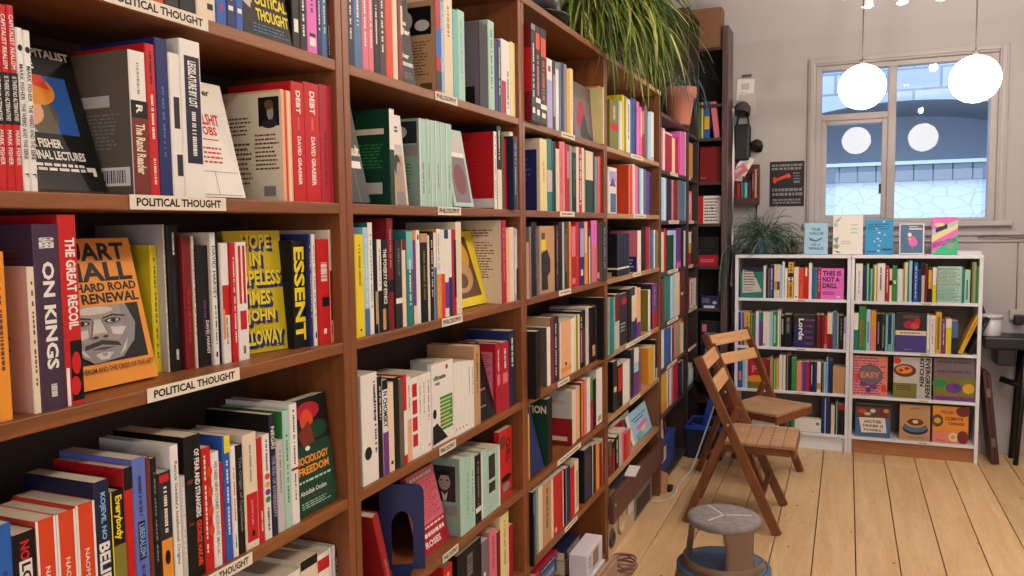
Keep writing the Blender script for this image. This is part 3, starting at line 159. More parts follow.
('2c', 'L', 2.0598, 2.3466, -0.062, 1.355, 0.2364, 'yellow', 'yellow', 0, (14, 0.016, None), [('FP', 'brown', [(0.05, 0.08), (0.8, 0.08), (0.9, 0.88), (0.1, 0.9)]), ('FE', 'gold', 0.6, 0.35, 0.18, 0.2), ('FE', 'tan', 0.5, 0.6, 0.28, 0.22), ('FE', 'brown', 0.5, 0.66, 0.14, 0.1), ('FP', 'olive', [(0.15, 0.15), (0.4, 0.15), (0.5, 0.5), (0.25, 0.5)])], 'yellow book cover with brown face drawing leaning on the third shelf', 'books on the third shelf, second bay'),
('2c', 'L', 2.3474, 2.3845, -0.012, 1.355, 0.2659, 'crimson', 'cream', 0, 0, [('i', 'rose', 0.32, 0.1, 0.68, 0.75), ('Li', 'brown', 0.15, 0.1, 0.9, 0.2, 3), ('Li', 'brown', 0.2, 0.25, 0.85, 0.7, 14)], 'thick crimson book with pink lettering, twenty-fourth from left on the third shelf, second bay', 'books on the third shelf, second bay'),
('2c', 'L', 2.3874, 2.4109, -0.012, 1.355, 0.2405, 'peach', 'peach', 0, 0, [], 'tall peach book, twenty-fifth from left on the third shelf, second bay', 'books on the third shelf, second bay'),
('2c', 'L', 2.4123, 2.4498, -0.012, 1.355, 0.2432, 'cream', 'cream', 0, 0, [], 'thick cream book, twenty-sixth from left on the third shelf, second bay', 'books on the third shelf, second bay'),
('2c', 'L', 2.4513, 2.471, -0.012, 1.355, 0.2401, 'lilac', 'lilac', 0, 0, [('b', 'white', 0.3, 0.1, 0.7, 0.9)], 'tall lilac book with white band, twenty-seventh from left on the third shelf, second bay', 'books on the third shelf, second bay'),
('2c', 'L', 2.4714, 2.479, -0.012, 1.355, 0.2369, 'white', 'white', 0, 0, [('b', 'black', 0, 0.55, 1, 1)], 'thin white book with black band, twenty-eighth from left on the third shelf, second bay', 'books on the third shelf, second bay'),
('2d', 'L', 1.5308, 1.5991, -0.012, 1.01, 0.2563, 'white', 'greylight', 0, 0, [('i', 'charcoal', 0.7, 0.08, 0.9, 0.45), ('E', 'black', 0.35, 0.72, 0.22, 0.06), ('i', 'charcoal', 0.75, 0.2, 0.92, 0.75)], 'thick white book with charcoal-grey lettering, first from left on the fourth shelf, second bay', 'books on the fourth shelf, second bay'),
('2d', 'L', 1.6006, 1.6198, -0.012, 1.01, 0.242, 'black', 'black', 0, 0, [('i', 'white', 0.3, 0.1, 0.7, 0.45)], 'tall black book with white lettering, second from left on the fourth shelf, second bay', 'books on the fourth shelf, second bay'),
('2d', 'L', 1.6206, 1.6442, -0.012, 1.01, 0.2297, 'white', 'white', 0, 0, [('b', 'black', 0, 0, 1, 0.1), ('t', 'black', 0.1, 0.12, 0.9, 0.5, 'N CHOMSKY'), ('b', 'purple', 0, 0.55, 1, 1)], 'white book with black lettering, third from left on the fourth shelf, second bay', 'books on the fourth shelf, second bay'),
('2d', 'L', 1.6458, 1.6716, -0.012, 1.01, 0.2185, 'cream', 'cream', 0, 0, [('b', 'black', 0.3, 0.88, 0.7, 0.92)], 'cream book with black band, fourth from left on the fourth shelf, second bay', 'books on the fourth shelf, second bay'),
('2d', 'L', 1.6732, 1.6972, -0.012, 1.01, 0.2265, 'black', 'black', 0, 0, [], 'black book, fifth from left on the fourth shelf, second bay', 'books on the fourth shelf, second bay'),
('2d', 'L', 1.698, 1.7166, -0.012, 1.01, 0.2182, 'olivegrey', 'olivegrey', 0, 0, [], 'olive-grey book, sixth from left on the fourth shelf, second bay', 'books on the fourth shelf, second bay'),
('2d', 'L', 1.7183, 1.7347, -0.012, 1.01, 0.2257, 'red', 'red', 0, 0, [('b', 'white', 0, 0.4, 1, 0.9)], 'red book with white band, seventh from left on the fourth shelf, second bay', 'books on the fourth shelf, second bay'),
('2d', 'L', 1.7355, 1.7557, -0.012, 1.01, 0.2179, 'white', 'white', 0, 0, [('i', 'red', 0.32, 0.1, 0.68, 0.4), ('b', 'peach', 0, 0.5, 1, 1)], 'white book with red lettering, eighth from left on the fourth shelf, second bay', 'books on the fourth shelf, second bay'),
('2d', 'L', 1.7565, 1.7906, -0.012, 1.01, 0.2107, 'white', 'cream', 0, 0, [('b', 'red', 0.15, 0.08, 0.85, 0.24), ('b', 'red', 0.15, 0.28, 0.85, 0.45), ('b', 'red', 0.15, 0.49, 0.85, 0.66), ('b', 'red', 0.15, 0.7, 0.85, 0.85)], 'white book with red band, ninth from left on the fourth shelf, second bay', 'books on the fourth shelf, second bay'),
('2d', 'L', 1.7916, 1.8118, -0.012, 1.01, 0.2102, 'white', 'white', 0, 0, [('i', 'grey', 0.32, 0.1, 0.68, 0.5)], 'white book with grey lettering, tenth from left on the fourth shelf, second bay', 'books on the fourth shelf, second bay'),
('2d', 'L', 1.8128, 1.8325, -0.012, 1.01, 0.2111, 'white', 'white', 0, 0, [('i', 'grey', 0.32, 0.1, 0.68, 0.5)], 'white book with grey lettering, eleventh from left on the fourth shelf, second bay', 'books on the fourth shelf, second bay'),
('2d', 'L', 1.8334, 1.8612, -0.012, 1.01, 0.2114, 'white', 'white', 0, 0, [('i', 'grey', 0.32, 0.1, 0.68, 0.6), ('b', 'rose', 0.3, 0.9, 0.7, 0.93)], 'white book with grey lettering, twelfth from left on the fourth shelf, second bay', 'books on the fourth shelf, second bay'),
('2d', 'L', 1.8726, 1.9964, -0.015, 1.01, 0.2241, 'white', 'white', 0, (0, 0.015, None), [('FE', 'red', 0.7, 0.07, 0.06, 0.03), ('Ft', 'charcoal', 0.05, 0.14, 0.65, 0.2, 'climate'), ('Ft', 'charcoal', 0.05, 0.22, 0.45, 0.27, 'only'), ('Fb', 'green', 0.35, 0.42, 0.95, 0.84), ('Fi', 'paleyellow', 0.35, 0.44, 0.95, 0.82, 8), ('FE', 'black', 0.1, 0.6, 0.08, 0.06), ('FP', 'black', [(0.0, 0.75), (0.2, 0.72), (0.7, 0.95), (0.0, 0.97)])], 'white book cover with green speckled panel among white books', 'books on the fourth shelf, second bay'),
('2d', 'L', 1.997, 2.0168, -0.012, 1.01, 0.2112, 'white', 'white', 0, 0, [('b', 'rose', 0.3, 0.9, 0.7, 0.93)], 'white book with pink band, fourteenth from left on the fourth shelf, second bay', 'books on the fourth shelf, second bay'),
('2d', 'L', 2.0179, 2.0392, -0.012, 1.01, 0.2102, 'white', 'white', 0, 0, [('b', 'rose', 0.3, 0.9, 0.7, 0.93)], 'white book with pink band, fifteenth from left on the fourth shelf, second bay', 'books on the fourth shelf, second bay'),
('2d', 'L', 2.0403, 2.0608, -0.012, 1.01, 0.2077, 'white', 'white', 0, 0, [('b', 'rose', 0.3, 0.9, 0.7, 0.93)], 'white book with pink band, sixteenth from left on the fourth shelf, second bay', 'books on the fourth shelf, second bay'),
('2d', 'L', 2.0619, 2.084, -0.012, 1.01, 0.2051, 'white', 'white', 0, 0, [('b', 'rose', 0.3, 0.9, 0.7, 0.93)], 'white book with pink band, seventeenth from left on the fourth shelf, second bay', 'books on the fourth shelf, second bay'),
('2d', 'L', 2.0851, 2.1064, -0.012, 1.01, 0.2025, 'white', 'white', 0, 0, [('i', 'grey', 0.32, 0.1, 0.68, 0.5)], 'white book with grey lettering, eighteenth from left on the fourth shelf, second bay', 'books on the fourth shelf, second bay'),
('2d', 'L', 2.1076, 2.128, -0.012, 1.01, 0.199, 'white', 'white', 0, 0, [('i', 'grey', 0.32, 0.1, 0.68, 0.5)], 'white book with grey lettering, nineteenth from left on the fourth shelf, second bay', 'books on the fourth shelf, second bay'),
('2d', 'L', 2.1304, 2.1724, -0.012, 1.01, 0.2379, 'tan', 'tan', 0, 0, [('i', 'brown', 0.32, 0.1, 0.68, 0.6), ('Li', 'brown', 0.3, 0.15, 0.8, 0.3, 2)], 'thick tan book with brown lettering, twentieth from left on the fourth shelf, second bay', 'books on the fourth shelf, second bay'),
('2d', 'L', 2.1729, 2.2895, -0.012, 1.01, 0.233, 'black', 'black', 0, (15, 0.014, None), [('Fb', 'grey', 0.1, 0.82, 0.5, 0.84), ('FE', 'charcoal', 0.2, 0.3, 0.15, 0.1), ('Fi', 'rose', 0.3, 0.6, 0.7, 0.64, 1)], 'black book cover leaning beside the pink and crimson books', 'books on the fourth shelf, second bay'),
('2d', 'L', 2.2903, 2.3293, -0.012, 1.01, 0.2238, 'crimson', 'crimson', 0, 0, [('b', 'rose', 0.2, 0.45, 0.8, 0.6), ('i', 'white', 0.32, 0.1, 0.68, 0.4), ('Lb', 'rose', 0.35, 0.12, 0.92, 0.9), ('Li', 'crimson', 0.4, 0.15, 0.88, 0.85, 20)], 'thick crimson book with white lettering, twenty-second from left on the fourth shelf, second bay', 'books on the fourth shelf, second bay'),
('2d', 'L', 2.3307, 2.3957, -0.012, 1.01, 0.2204, 'crimson', 'crimson', 0, 0, [('b', 'rose', 0.2, 0.45, 0.8, 0.6), ('i', 'white', 0.32, 0.1, 0.68, 0.4)], 'thick crimson book with white lettering, twenty-third from left on the fourth shelf, second bay', 'books on the fourth shelf, second bay'),
('2d', 'L', 2.3987, 2.45, -0.012, 1.01, 0.2503, 'nightblue', 'navy', 0, 0, [('i', 'white', 0.3, 0.1, 0.7, 0.5)], 'thick dark-blue book with white lettering, twenty-fourth from left on the fourth shelf, second bay', 'books on the fourth shelf, second bay'),
('2e', 'L', 1.6304, 1.6561, -0.012, 0.705, 0.23, 'crimson2', 'crimson2', -17, 0, [('i', 'rose', 0.32, 0.55, 0.68, 0.85)], 'crimson2 book with pink lettering, first from left on the fifth shelf, second bay', 'books on the fifth shelf, second bay'),
('2e', 'L', 1.8595, 2.0118, -0.042, 0.705, 0.219, 'rose', 'rose', 0, (14, 0.02, None), [('Fi', 'crimson', 0.03, 0.14, 0.97, 0.62, 16), ('Fi', 'white', 0.1, 0.04, 0.9, 0.1, 1), ('Fb', 'crimson', 0, 0.66, 1, 1), ('Fi', 'white', 0.05, 0.68, 0.95, 0.72, 1), ('Fi', 'white', 0.08, 0.75, 0.92, 0.83, 1), ('Ft', 'white', 0.08, 0.86, 0.75, 0.94, 'ROSES')], 'pink patterned book cover with white capitals behind the blue bookend', 'books on the fifth shelf, second bay'),
('2e', 'L', 2.0242, 2.0572, -0.012, 0.705, 0.2333, 'mint', 'sage', 0, 0, [('Lb', 'charcoal', 0.45, 0.1, 0.9, 0.55), ('LE', 'skin', 0.67, 0.29, 0.13, 0.12), ('LP', 'black', [(0.54, 0.3), (0.55, 0.19), (0.62, 0.15), (0.74, 0.15), (0.8, 0.2), (0.8, 0.3), (0.76, 0.22), (0.6, 0.22)]), ('LP', 'greylight', [(0.6, 0.42), (0.67, 0.47), (0.74, 0.42), (0.7, 0.54), (0.64, 0.54)]), ('LE', 'charcoal', 0.61, 0.28, 0.025, 0.012), ('LE', 'charcoal', 0.73, 0.28, 0.025, 0.012), ('LE', 'grey', 0.67, 0.36, 0.04, 0.01), ('Lb', 'grey', 0.65, 0.6, 0.92, 0.72), ('Li', 'green', 0.1, 0.2, 0.4, 0.7, 8)], 'pale-green book, third from left on the fifth shelf, second bay', 'books on the fifth shelf, second bay'),
('2e', 'L', 2.0584, 2.0877, -0.012, 0.705, 0.227, 'mint', 'mint', 0, 0, [('i', 'grey', 0.32, 0.2, 0.68, 0.8)], 'pale-green book with grey lettering, fourth from left on the fifth shelf, second bay', 'books on the fifth shelf, second bay'),
('2e', 'L', 2.0889, 2.1237, -0.012, 0.705, 0.2216, 'mint', 'mint', 0, 0, [('i', 'grey', 0.32, 0.2, 0.68, 0.8)], 'pale-green book with grey lettering, fifth from left on the fifth shelf, second bay', 'books on the fifth shelf, second bay'),
('2e', 'L', 2.1262, 2.1659, -0.012, 0.705, 0.214, 'black', 'nightblue', 0, 0, [('b', 'white', 0, 0.75, 1, 0.82), ('i', 'grey', 0.32, 0.1, 0.68, 0.75)], 'thick black book with grey lettering, sixth from left on the fifth shelf, second bay', 'books on the fifth shelf, second bay'),
('2e', 'L', 2.1684, 2.212, -0.012, 0.705, 0.2168, 'mint', 'mint', 0, 0, [('b', 'white', 0, 0, 0.2, 1)], 'thick pale-green book with white band, seventh from left on the fifth shelf, second bay', 'books on the fifth shelf, second bay'),
('2e', 'L', 2.2133, 2.3095, -0.012, 0.705, 0.2037, 'mint', 'cream', 0, 0, [('b', 'charcoal', 0.1, 0.08, 0.6, 0.45), ('b', 'charcoal', 0.1, 0.5, 0.6, 0.66), ('b', 'white', 0.88, 0, 1, 1)], 'thick pale-green book with charcoal-grey band, eighth from left on the fifth shelf, second bay', 'books on the fifth shelf, second bay'),
('2e', 'L', 2.3523, 2.4578, -0.032, 0.705, 0.2286, 'red', 'red', 0, (0, 0.02, None), [('FE', 'redbrown', 0.25, 0.17, 0.25, 0.1), ('Ftr', 'black', 0.5, 0.15, 0.85, 0.5, 'CHILL'), ('FE', 'black', 0.5, 0.72, 0.4, 0.05), ('FE', 'grey', 0.5, 0.85, 0.3, 0.06)], 'red book cover with black marks at the right end of fifth shelf', 'books on the fifth shelf, second bay'),
('2f', 'L', 1.9495, 2.0055, -0.032, 0.42, 0.2241, 'red', 'red', 0, 0, [('i', 'white', 0.32, 0.1, 0.68, 0.75)], 'thick red book with white lettering, first from left on the bottom shelf, second bay', 'books on the bottom shelf, second bay'),
('2f', 'L', 2.0367, 2.2032, -0.032, 0.42, 0.2239, 'black', 'black', 0, 0, [('i', 'grey', 0.32, 0.1, 0.68, 0.4)], 'thick black book with grey lettering, second from left on the bottom shelf, second bay', 'books on the bottom shelf, second bay'),
('2f', 'L', 2.2058, 2.2611, -0.032, 0.42, 0.1994, 'mauvegrey', 'mauvegrey', 0, 0, [('b', 'white', 0.2, 0.5, 0.5, 0.9)], 'thick mauve-grey book with white band, third from left on the bottom shelf, second bay', 'books on the bottom shelf, second bay'),
('2f', 'L', 2.2638, 2.3216, -0.032, 0.42, 0.2116, 'rose', 'rose', 0, 0, [('i', 'crimson', 0.32, 0.1, 0.68, 0.6)], 'thick pink book with crimson lettering, fourth from left on the bottom shelf, second bay', 'books on the bottom shelf, second bay'),
('2f', 'L', 2.3529, 2.4222, -0.032, 0.42, 0.2336, 'paleyellow', 'paleyellow', 0, 0, [('i', 'tan', 0.32, 0.1, 0.68, 0.75)], 'thick pale-yellow book with tan lettering, sixth from left on the bottom shelf, second bay', 'books on the bottom shelf, second bay'),
('2f', 'L', 2.4253, 2.4605, -0.032, 0.42, 0.1755, 'crimson', 'crimson', 0, 0, [], 'short crimson book, seventh from left on the bottom shelf, second bay', 'books on the bottom shelf, second bay'),
('3a', 'L', 2.5445, 2.5824, 0.02, 1.955, 0.3187, 'charcoal', 'darkred', 0, 0, [('b', 'grey', 0, 0, 1, 0.06), ('i', 'white', 0.3, 0.2, 0.7, 0.75), ('b', 'white', 0.2, 0.86, 0.8, 0.92), ('Lb', 'red', 0.3, 0.25, 1, 0.7), ('Lb', 'white', 0.3, 0.4, 0.4, 0.5)], 'thick charcoal-grey book with white lettering, first from left on the top shelf, third bay', 'books on the top shelf, third bay'),
('3a', 'L', 2.5833, 2.6286, 0.02, 1.955, 0.3194, 'black', 'black', 0, 0, [('b', 'orangered', 0.1, 0.07, 0.9, 0.24), ('i', 'rose', 0.25, 0.3, 0.75, 0.72), ('b', 'white', 0, 0.75, 1, 0.8), ('b', 'white', 0.2, 0.87, 0.8, 0.93)], 'thick black book with pink lettering, second from left on the top shelf, third bay', 'books on the top shelf, third bay'),
('3a', 'L', 2.6296, 2.6896, 0.02, 1.955, 0.3231, 'black', 'black', 0, 0, [('b', 'orangered', 0.1, 0.1, 0.9, 0.3), ('i', 'orangered', 0.25, 0.34, 0.75, 0.76), ('b', 'white', 0, 0.8, 1, 0.85), ('b', 'white', 0.2, 0.89, 0.8, 0.94)], 'thick black book with orange-red lettering, third from left on the top shelf, third bay', 'books on the top shelf, third bay'),
('3a', 'L', 2.7834, 2.8389, -0.012, 1.955, 0.2516, 'white', 'grey', 0, 0, [('b', 'red', 0.2, 0.1, 0.7, 0.18), ('b', 'lilac', 0, 0.3, 1, 1)], 'thick white book with red band, fourth from left on the top shelf, third bay', 'books on the top shelf, third bay'),
('3a', 'L', 2.84, 2.8753, -0.012, 1.955, 0.255, 'charcoal', 'grey', 0, 0, [('b', 'lilac', 0.3, 0.2, 0.8, 0.8)], 'tall charcoal-grey book with lilac band, fifth from left on the top shelf, third bay', 'books on the top shelf, third bay'),
('3a', 'L', 3.1652, 3.4247, -0.032, 1.955, 0.2364, 'mauvegrey', 'mauvegrey', 0, (4, 0.018, None), [('Fb', 'olivegrey', 0, 0, 1, 0.25), ('FP', 'crimson', [(0.3, 0.35), (0.5, 0.25), (0.62, 0.5), (0.35, 0.85), (0.15, 0.7)]), ('FP', 'charcoal', [(0.45, 0.6), (0.6, 0.5), (0.72, 0.8), (0.95, 0.95), (0.35, 0.95), (0.3, 0.85)])], 'grey book cover with red arm and black boot on the top shelf', 'books on the top shelf, third bay'),
('3a', 'L', 3.4255, 3.4384, 0.012, 1.955, 0.2429, 'paleyellow', 'paleyellow', 0, 0, [('i', 'gold', 0.32, 0.1, 0.68, 0.75)], 'thin pale-yellow book with gold lettering, thirteenth from left on the top shelf, third bay', 'books on the top shelf, third bay'),
('3a', 'L', 3.4388, 3.477, -0.012, 1.955, 0.2528, 'orange', 'orange', 0, 0, [], 'thick orange book, fourteenth from left on the top shelf, third bay', 'books on the top shelf, third bay'),
('3b', 'L', 2.7023, 2.7752, -0.012, 1.655, 0.257, 'paleyellow', 'cream', 0, 0, [('i', 'tan', 0.32, 0.3, 0.68, 0.6), ('Lb', 'navy', 0.1, 0.15, 0.92, 1), ('Li', 'steelblue', 0.2, 0.25, 0.8, 0.6, 5)], 'thick pale-yellow book with tan lettering, first from left on the second shelf, third bay', 'books on the second shelf, third bay'),
('3b', 'L', 2.7762, 2.8278, -0.012, 1.655, 0.263, 'teal', 'teal', 0, 0, [('b', 'greylight', 0, 0.43, 1, 0.73)], 'thick teal book with pale-grey band, second from left on the second shelf, third bay', 'books on the second shelf, third bay'),
('3b', 'L', 2.8309, 2.8705, -0.012, 1.655, 0.2572, 'black', 'black', 0, 0, [('b', 'teal', 0, 0, 0.2, 1)], 'thick black book with teal band, third from left on the second shelf, third bay', 'books on the second shelf, third bay'),
('3b', 'L', 2.9784, 3.0333, -0.012, 1.655, 0.2623, 'crimson', 'crimson', 0, 0, [('b', 'rose', 0.4, 0.1, 0.9, 0.5)], 'thick crimson book with pink band, seventh from left on the second shelf, third bay', 'books on the second shelf, third bay'),
('3b', 'L', 3.0638, 3.1166, -0.012, 1.655, 0.2364, 'black', 'black', 0, 0, [('i', 'green', 0.32, 0.1, 0.68, 0.75)], 'thick black book with green lettering, ninth from left on the second shelf, third bay', 'books on the second shelf, third bay'),
('3b', 'L', 3.2429, 3.3478, -0.012, 1.655, 0.2584, 'darkgreen', 'cream', 0, 0, [('b', 'cream', 0, 0, 1, 0.47)], 'thick dark-green book with cream band, thirteenth from left on the second shelf, third bay', 'books on the second shelf, third bay'),
('3b', 'L', 3.424, 3.477, -0.012, 1.655, 0.2473, 'red', 'red', 0, 0, [('b', 'rose', 0, 0, 0.4, 1)], 'thick red book with pink band, sixteenth from left on the second shelf, third bay', 'books on the second shelf, third bay'),
('3c', 'L', 2.531, 2.536, 0.01, 1.355, 0.1919, 'red', 'cream', 0, 0, [('i', 'rose', 0.32, 0.1, 0.68, 0.75)], 'thin red book with pink lettering, first from left on the third shelf, third bay', 'books on the third shelf, third bay'),
('3c', 'L', 2.6085, 2.644, -0.012, 1.355, 0.2613, 'black', 'black', 0, 0, [], 'tall black book, third from left on the third shelf, third bay', 'books on the third shelf, third bay'),
('3c', 'L', 2.7059, 2.8647, -0.018, 1.355, 0.2459, 'tan', 'tan', 0, (0, 0.018, None), [('Fb', 'yellow', 0.1, 0.18, 0.4, 0.36), ('Fb', 'brown', 0.12, 0.1, 0.35, 0.2), ('FP', 'charcoal', [(0.1, 0.4), (0.5, 0.35), (0.7, 0.5), (0.7, 0.68), (0.5, 0.75), (0.55, 0.95), (0.1, 0.95)])], 'tan book cover with dark photograph on the third shelf, third bay', 'books on the third shelf, third bay'),
('3c', 'L', 2.8966, 2.9382, -0.012, 1.355, 0.2597, 'black', 'black', 0, 0, [], 'thick black book, eighth from left on the third shelf, third bay', 'books on the third shelf, third bay'),
('3c', 'L', 3.0025, 3.0468, -0.012, 1.355, 0.2616, 'orange', 'orange', 0, 0, [('b', 'redbrown', 0, 0, 0.35, 1)], 'thick orange book with red-brown band, eleventh from left on the third shelf, third bay', 'books on the third shelf, third bay'),
('3c', 'L', 3.0492, 3.102, -0.012, 1.355, 0.2429, 'crimson', 'rose', 0, 0, [('b', 'rose', 0, 0.0, 1, 0.5), ('b', 'rose', 0.1, 0.85, 0.9, 0.95)], 'thick crimson book with pink band, twelfth from left on the third shelf, third bay', 'books on the third shelf, third bay'),
('3c', 'L', 3.1032, 3.1489, -0.012, 1.355, 0.2598, 'red', 'red', 0, 0, [], 'thick red book, thirteenth from left on the third shelf, third bay', 'books on the third shelf, third bay'),
('3c', 'L', 3.1502, 3.2204, -0.012, 1.355, 0.2598, 'navy', 'navy', 0, 0, [('b', 'lilac', 0.2, 0.1, 0.9, 0.55), ('b', 'cream', 0.3, 0.75, 0.7, 0.85)], 'thick navy book with lilac band, fourteenth from left on the third shelf, third bay', 'books on the third shelf, third bay'),
('3c', 'L', 3.3193, 3.4065, -0.012, 1.355, 0.2679, 'pink', 'red', 0, 0, [('b', 'rose', 0, 0.4, 1, 1)], 'thick pink book with pink band, seventeenth from left on the third shelf, third bay', 'books on the third shelf, third bay'),
('3c', 'L', 3.4119, 3.4746, 0.012, 1.355, 0.2595, 'charcoal', 'olivegrey', 0, 0, [('i', 'sky', 0.32, 0.1, 0.68, 0.8), ('Lb', 'cream', 0.6, 0.85, 0.9, 0.95)], 'thick charcoal-grey book with light-blue lettering, eighteenth from left on the third shelf, third bay', 'books on the third shelf, third bay'),
('3d', 'L', 2.531, 2.5734, 0.03, 1.01, 0.2337, 'black', 'black', 0, 0, [('Lb', 'redbrown', 0.3, 0.1, 0.75, 0.42), ('Li', 'greylight', 0.3, 0.6, 0.8, 0.95, 5)], 'thick black book, first from left on the fourth shelf, third bay', 'books on the fourth shelf, third bay'),
('3d', 'L', 2.7956, 2.8339, -0.012, 1.01, 0.2503, 'redbrown', 'tan', 0, 0, [], 'thick red-brown book, third from left on the fourth shelf, third bay', 'books on the fourth shelf, third bay'),
('3d', 'L', 2.836, 2.8883, -0.012, 1.01, 0.2469, 'nightblue', 'nightblue', 0, 0, [('i', 'white', 0.2, 0.1, 0.5, 0.9)], 'thick dark-blue book with white lettering, fourth from left on the fourth shelf, third bay', 'books on the fourth shelf, third bay'),
('3d', 'L', 2.8992, 3.0355, -0.012, 1.01, 0.2209, 'peach', 'peach', 0, 0, [('b', 'orange', 0, 0.82, 1, 0.9), ('b', 'black', 0.45, 0.74, 0.6, 0.8), ('b', 'white', 0, 0, 0.1, 1)], 'thick peach book with orange band, fifth from left on the fourth shelf, third bay', 'books on the fourth shelf, third bay'),
('3d', 'L', 3.0798, 3.1516, -0.012, 1.01, 0.2271, 'paleyellow', 'mint', 0, 0, [('b', 'olive', 0.3, 0, 0.6, 1)], 'thick pale-yellow book with olive band, seventh from left on the fourth shelf, third bay', 'books on the fourth shelf, third bay'),
('3d', 'L', 3.1529, 3.2291, -0.012, 1.01, 0.2367, 'black', 'black', 0, 0, [('i', 'lilac', 0.1, 0.1, 0.4, 0.9), ('b', 'darkred', 0.5, 0.3, 0.9, 0.9)], 'thick black book with lilac lettering, eighth from left on the fourth shelf, third bay', 'books on the fourth shelf, third bay'),
('3d', 'L', 3.2785, 3.3773, -0.012, 1.01, 0.2391, 'black', 'black', 0, 0, [('b', 'tan', 0.5, 0.7, 0.9, 0.9)], 'thick black book with tan band, tenth from left on the fourth shelf, third bay', 'books on the fourth shelf, third bay'),
('3d', 'L', 3.3909, 3.4206, 0.02, 1.01, 0.2749, 'black', 'black', 0, 0, [], 'tall black book, twelfth from left on the fourth shelf, third bay', 'books on the fourth shelf, third bay'),
('3e', 'L', 2.531, 2.5729, -0.012, 0.715, 0.2318, 'gold', 'gold', 0, 0, [('i', 'brown', 0.32, 0.15, 0.68, 0.9)], 'thick gold book with brown lettering, first from left on the fifth shelf, third bay', 'books on the fifth shelf, third bay'),
('3e', 'L', 2.5761, 2.7168, -0.012, 0.715, 0.2065, 'navy', 'navy', 0, (14, 0.02, None), [], 'navy book cover leaning at the left end of the fifth shelf', 'books on the fifth shelf, third bay'),
('3e', 'L', 2.7508, 2.8069, -0.012, 0.715, 0.2474, 'black', 'darkgreen', 0, 0, [('Lt', 'cream', 0.5, 0.1, 0.98, 0.22, 'TION')], 'thick black book, third from left on the fifth shelf, third bay', 'books on the fifth shelf, third bay'),
('3e', 'L', 3.0492, 3.1016, -0.014, 0.715, 0.2197, 'cream', 'greylight', 0, 0, [('Lb', 'crimson2', 0, 0.52, 1, 1), ('Lb', 'cream', 0.3, 0.86, 0.85, 0.94), ('Li', 'tan', 0.3, 0.18, 0.8, 0.25, 2)], 'thick cream book, fourth from left on the fifth shelf, third bay', 'books on the fifth shelf, third bay'),
('3e', 'L', 3.1707, 3.2074, -0.012, 0.715, 0.2317, 'orange', 'redbrown', 0, 0, [('b', 'redbrown', 0.4, 0, 0.7, 1)], 'thick orange book with red-brown band, sixth from left on the fifth shelf, third bay', 'books on the fifth shelf, third bay'),
('3e', 'L', 3.21, 3.2701, -0.012, 0.715, 0.2382, 'rose', 'red', 0, 0, [('b', 'white', 0.5, 0, 1, 1)], 'thick pink book with white band, seventh from left on the fifth shelf, third bay', 'books on the fifth shelf, third bay'),
('3e', 'L', 3.3849, 3.477, -0.012, 0.715, 0.2482, 'white', 'greylight', 0, 0, [('b', 'tan', 0.2, 0.85, 0.8, 0.95)], 'thick white book with tan band, eleventh from left on the fifth shelf, third bay', 'books on the fifth shelf, third bay'),
('3f', 'L', 2.531, 2.5423, 0.015, 0.42, 0.2644, 'black', 'black', 0, 0, [('b', 'grey', 0.1, 0.05, 0.8, 0.3)], 'thin black book with grey band, first from left on the sixth shelf, third bay', 'books on the sixth shelf, third bay'),
('3f', 'L', 2.6129, 2.6522, -0.012, 0.42, 0.242, 'sage', 'sage', 0, 0, [('b', 'steelblue', 0, 0, 0.4, 1)], 'thick grey-green book with steel-blue band, second from left on the sixth shelf, third bay', 'books on the sixth shelf, third bay'),
('3f', 'L', 2.6541, 2.6946, -0.012, 0.42, 0.2359, 'cream', 'cream', 0, 0, [], 'thick cream book, third from left on the sixth shelf, third bay', 'books on the sixth shelf, third bay'),
('3f', 'L', 2.6985, 2.787, -0.012, 0.42, 0.2343, 'tan', 'tan', 0, 0, [('i', 'brown', 0.32, 0.1, 0.68, 0.75)], 'thick tan book with brown lettering, fourth from left on the sixth shelf, third bay', 'books on the sixth shelf, third bay'),
('3f', 'L', 2.8141, 2.9284, -0.012, 0.42, 0.2303, 'red', 'red', 0, 0, [('b', 'white', 0.92, 0, 1, 1), ('b', 'cream', 0.1, 0.88, 0.3, 0.96)], 'thick red book with white band, sixth from left on the sixth shelf, third bay', 'books on the sixth shelf, third bay'),
('3f', 'L', 2.9568, 3.0151, -0.012, 0.42, 0.2212, 'nightblue', 'nightblue', 0, 0, [('b', 'lilac', 0, 0, 0.12, 1)], 'thick dark-blue book with lilac band, seventh from left on the sixth shelf, third bay', 'books on the sixth shelf, third bay'),
('3f', 'L', 3.0706, 3.1228, -0.012, 0.42, 0.219, 'cream', 'cream', 0, 0, [('b', 'tan', 0.4, 0.2, 0.8, 0.9)], 'thick cream book with tan band, ninth from left on the sixth shelf, third bay', 'books on the sixth shelf, third bay'),
('3f', 'L', 3.2028, 3.3088, -0.012, 0.42, 0.2304, 'charcoal', 'black', 0, 0, [('b', 'aubergine', 0.1, 0.1, 0.8, 0.6), ('b', 'navy', 0.2, 0.7, 0.8, 0.95)], 'thick charcoal-grey book with dark-purple band, tenth from left on the sixth shelf, third bay', 'books on the sixth shelf, third bay'),
('4a', 'L', 3.6176, 3.7703, -0.012, 1.96, 0.215, 'olive', 'olive', 0, 0, [('b', 'red', 0.05, 0.47, 1, 0.62), ('i', 'cream', 0.32, 0.1, 0.68, 0.4)], 'thick olive book with cream lettering, first from left on the top shelf, fourth bay', 'books on the top shelf, fourth bay'),
('4a', 'L', 3.8343, 3.9203, -0.012, 1.96, 0.2671, 'yellow', 'yellow', 0, 0, [('b', 'olive', 0.5, 0, 0.8, 1)], 'thick yellow book with olive band, third from left on the top shelf, fourth bay', 'books on the top shelf, fourth bay'),
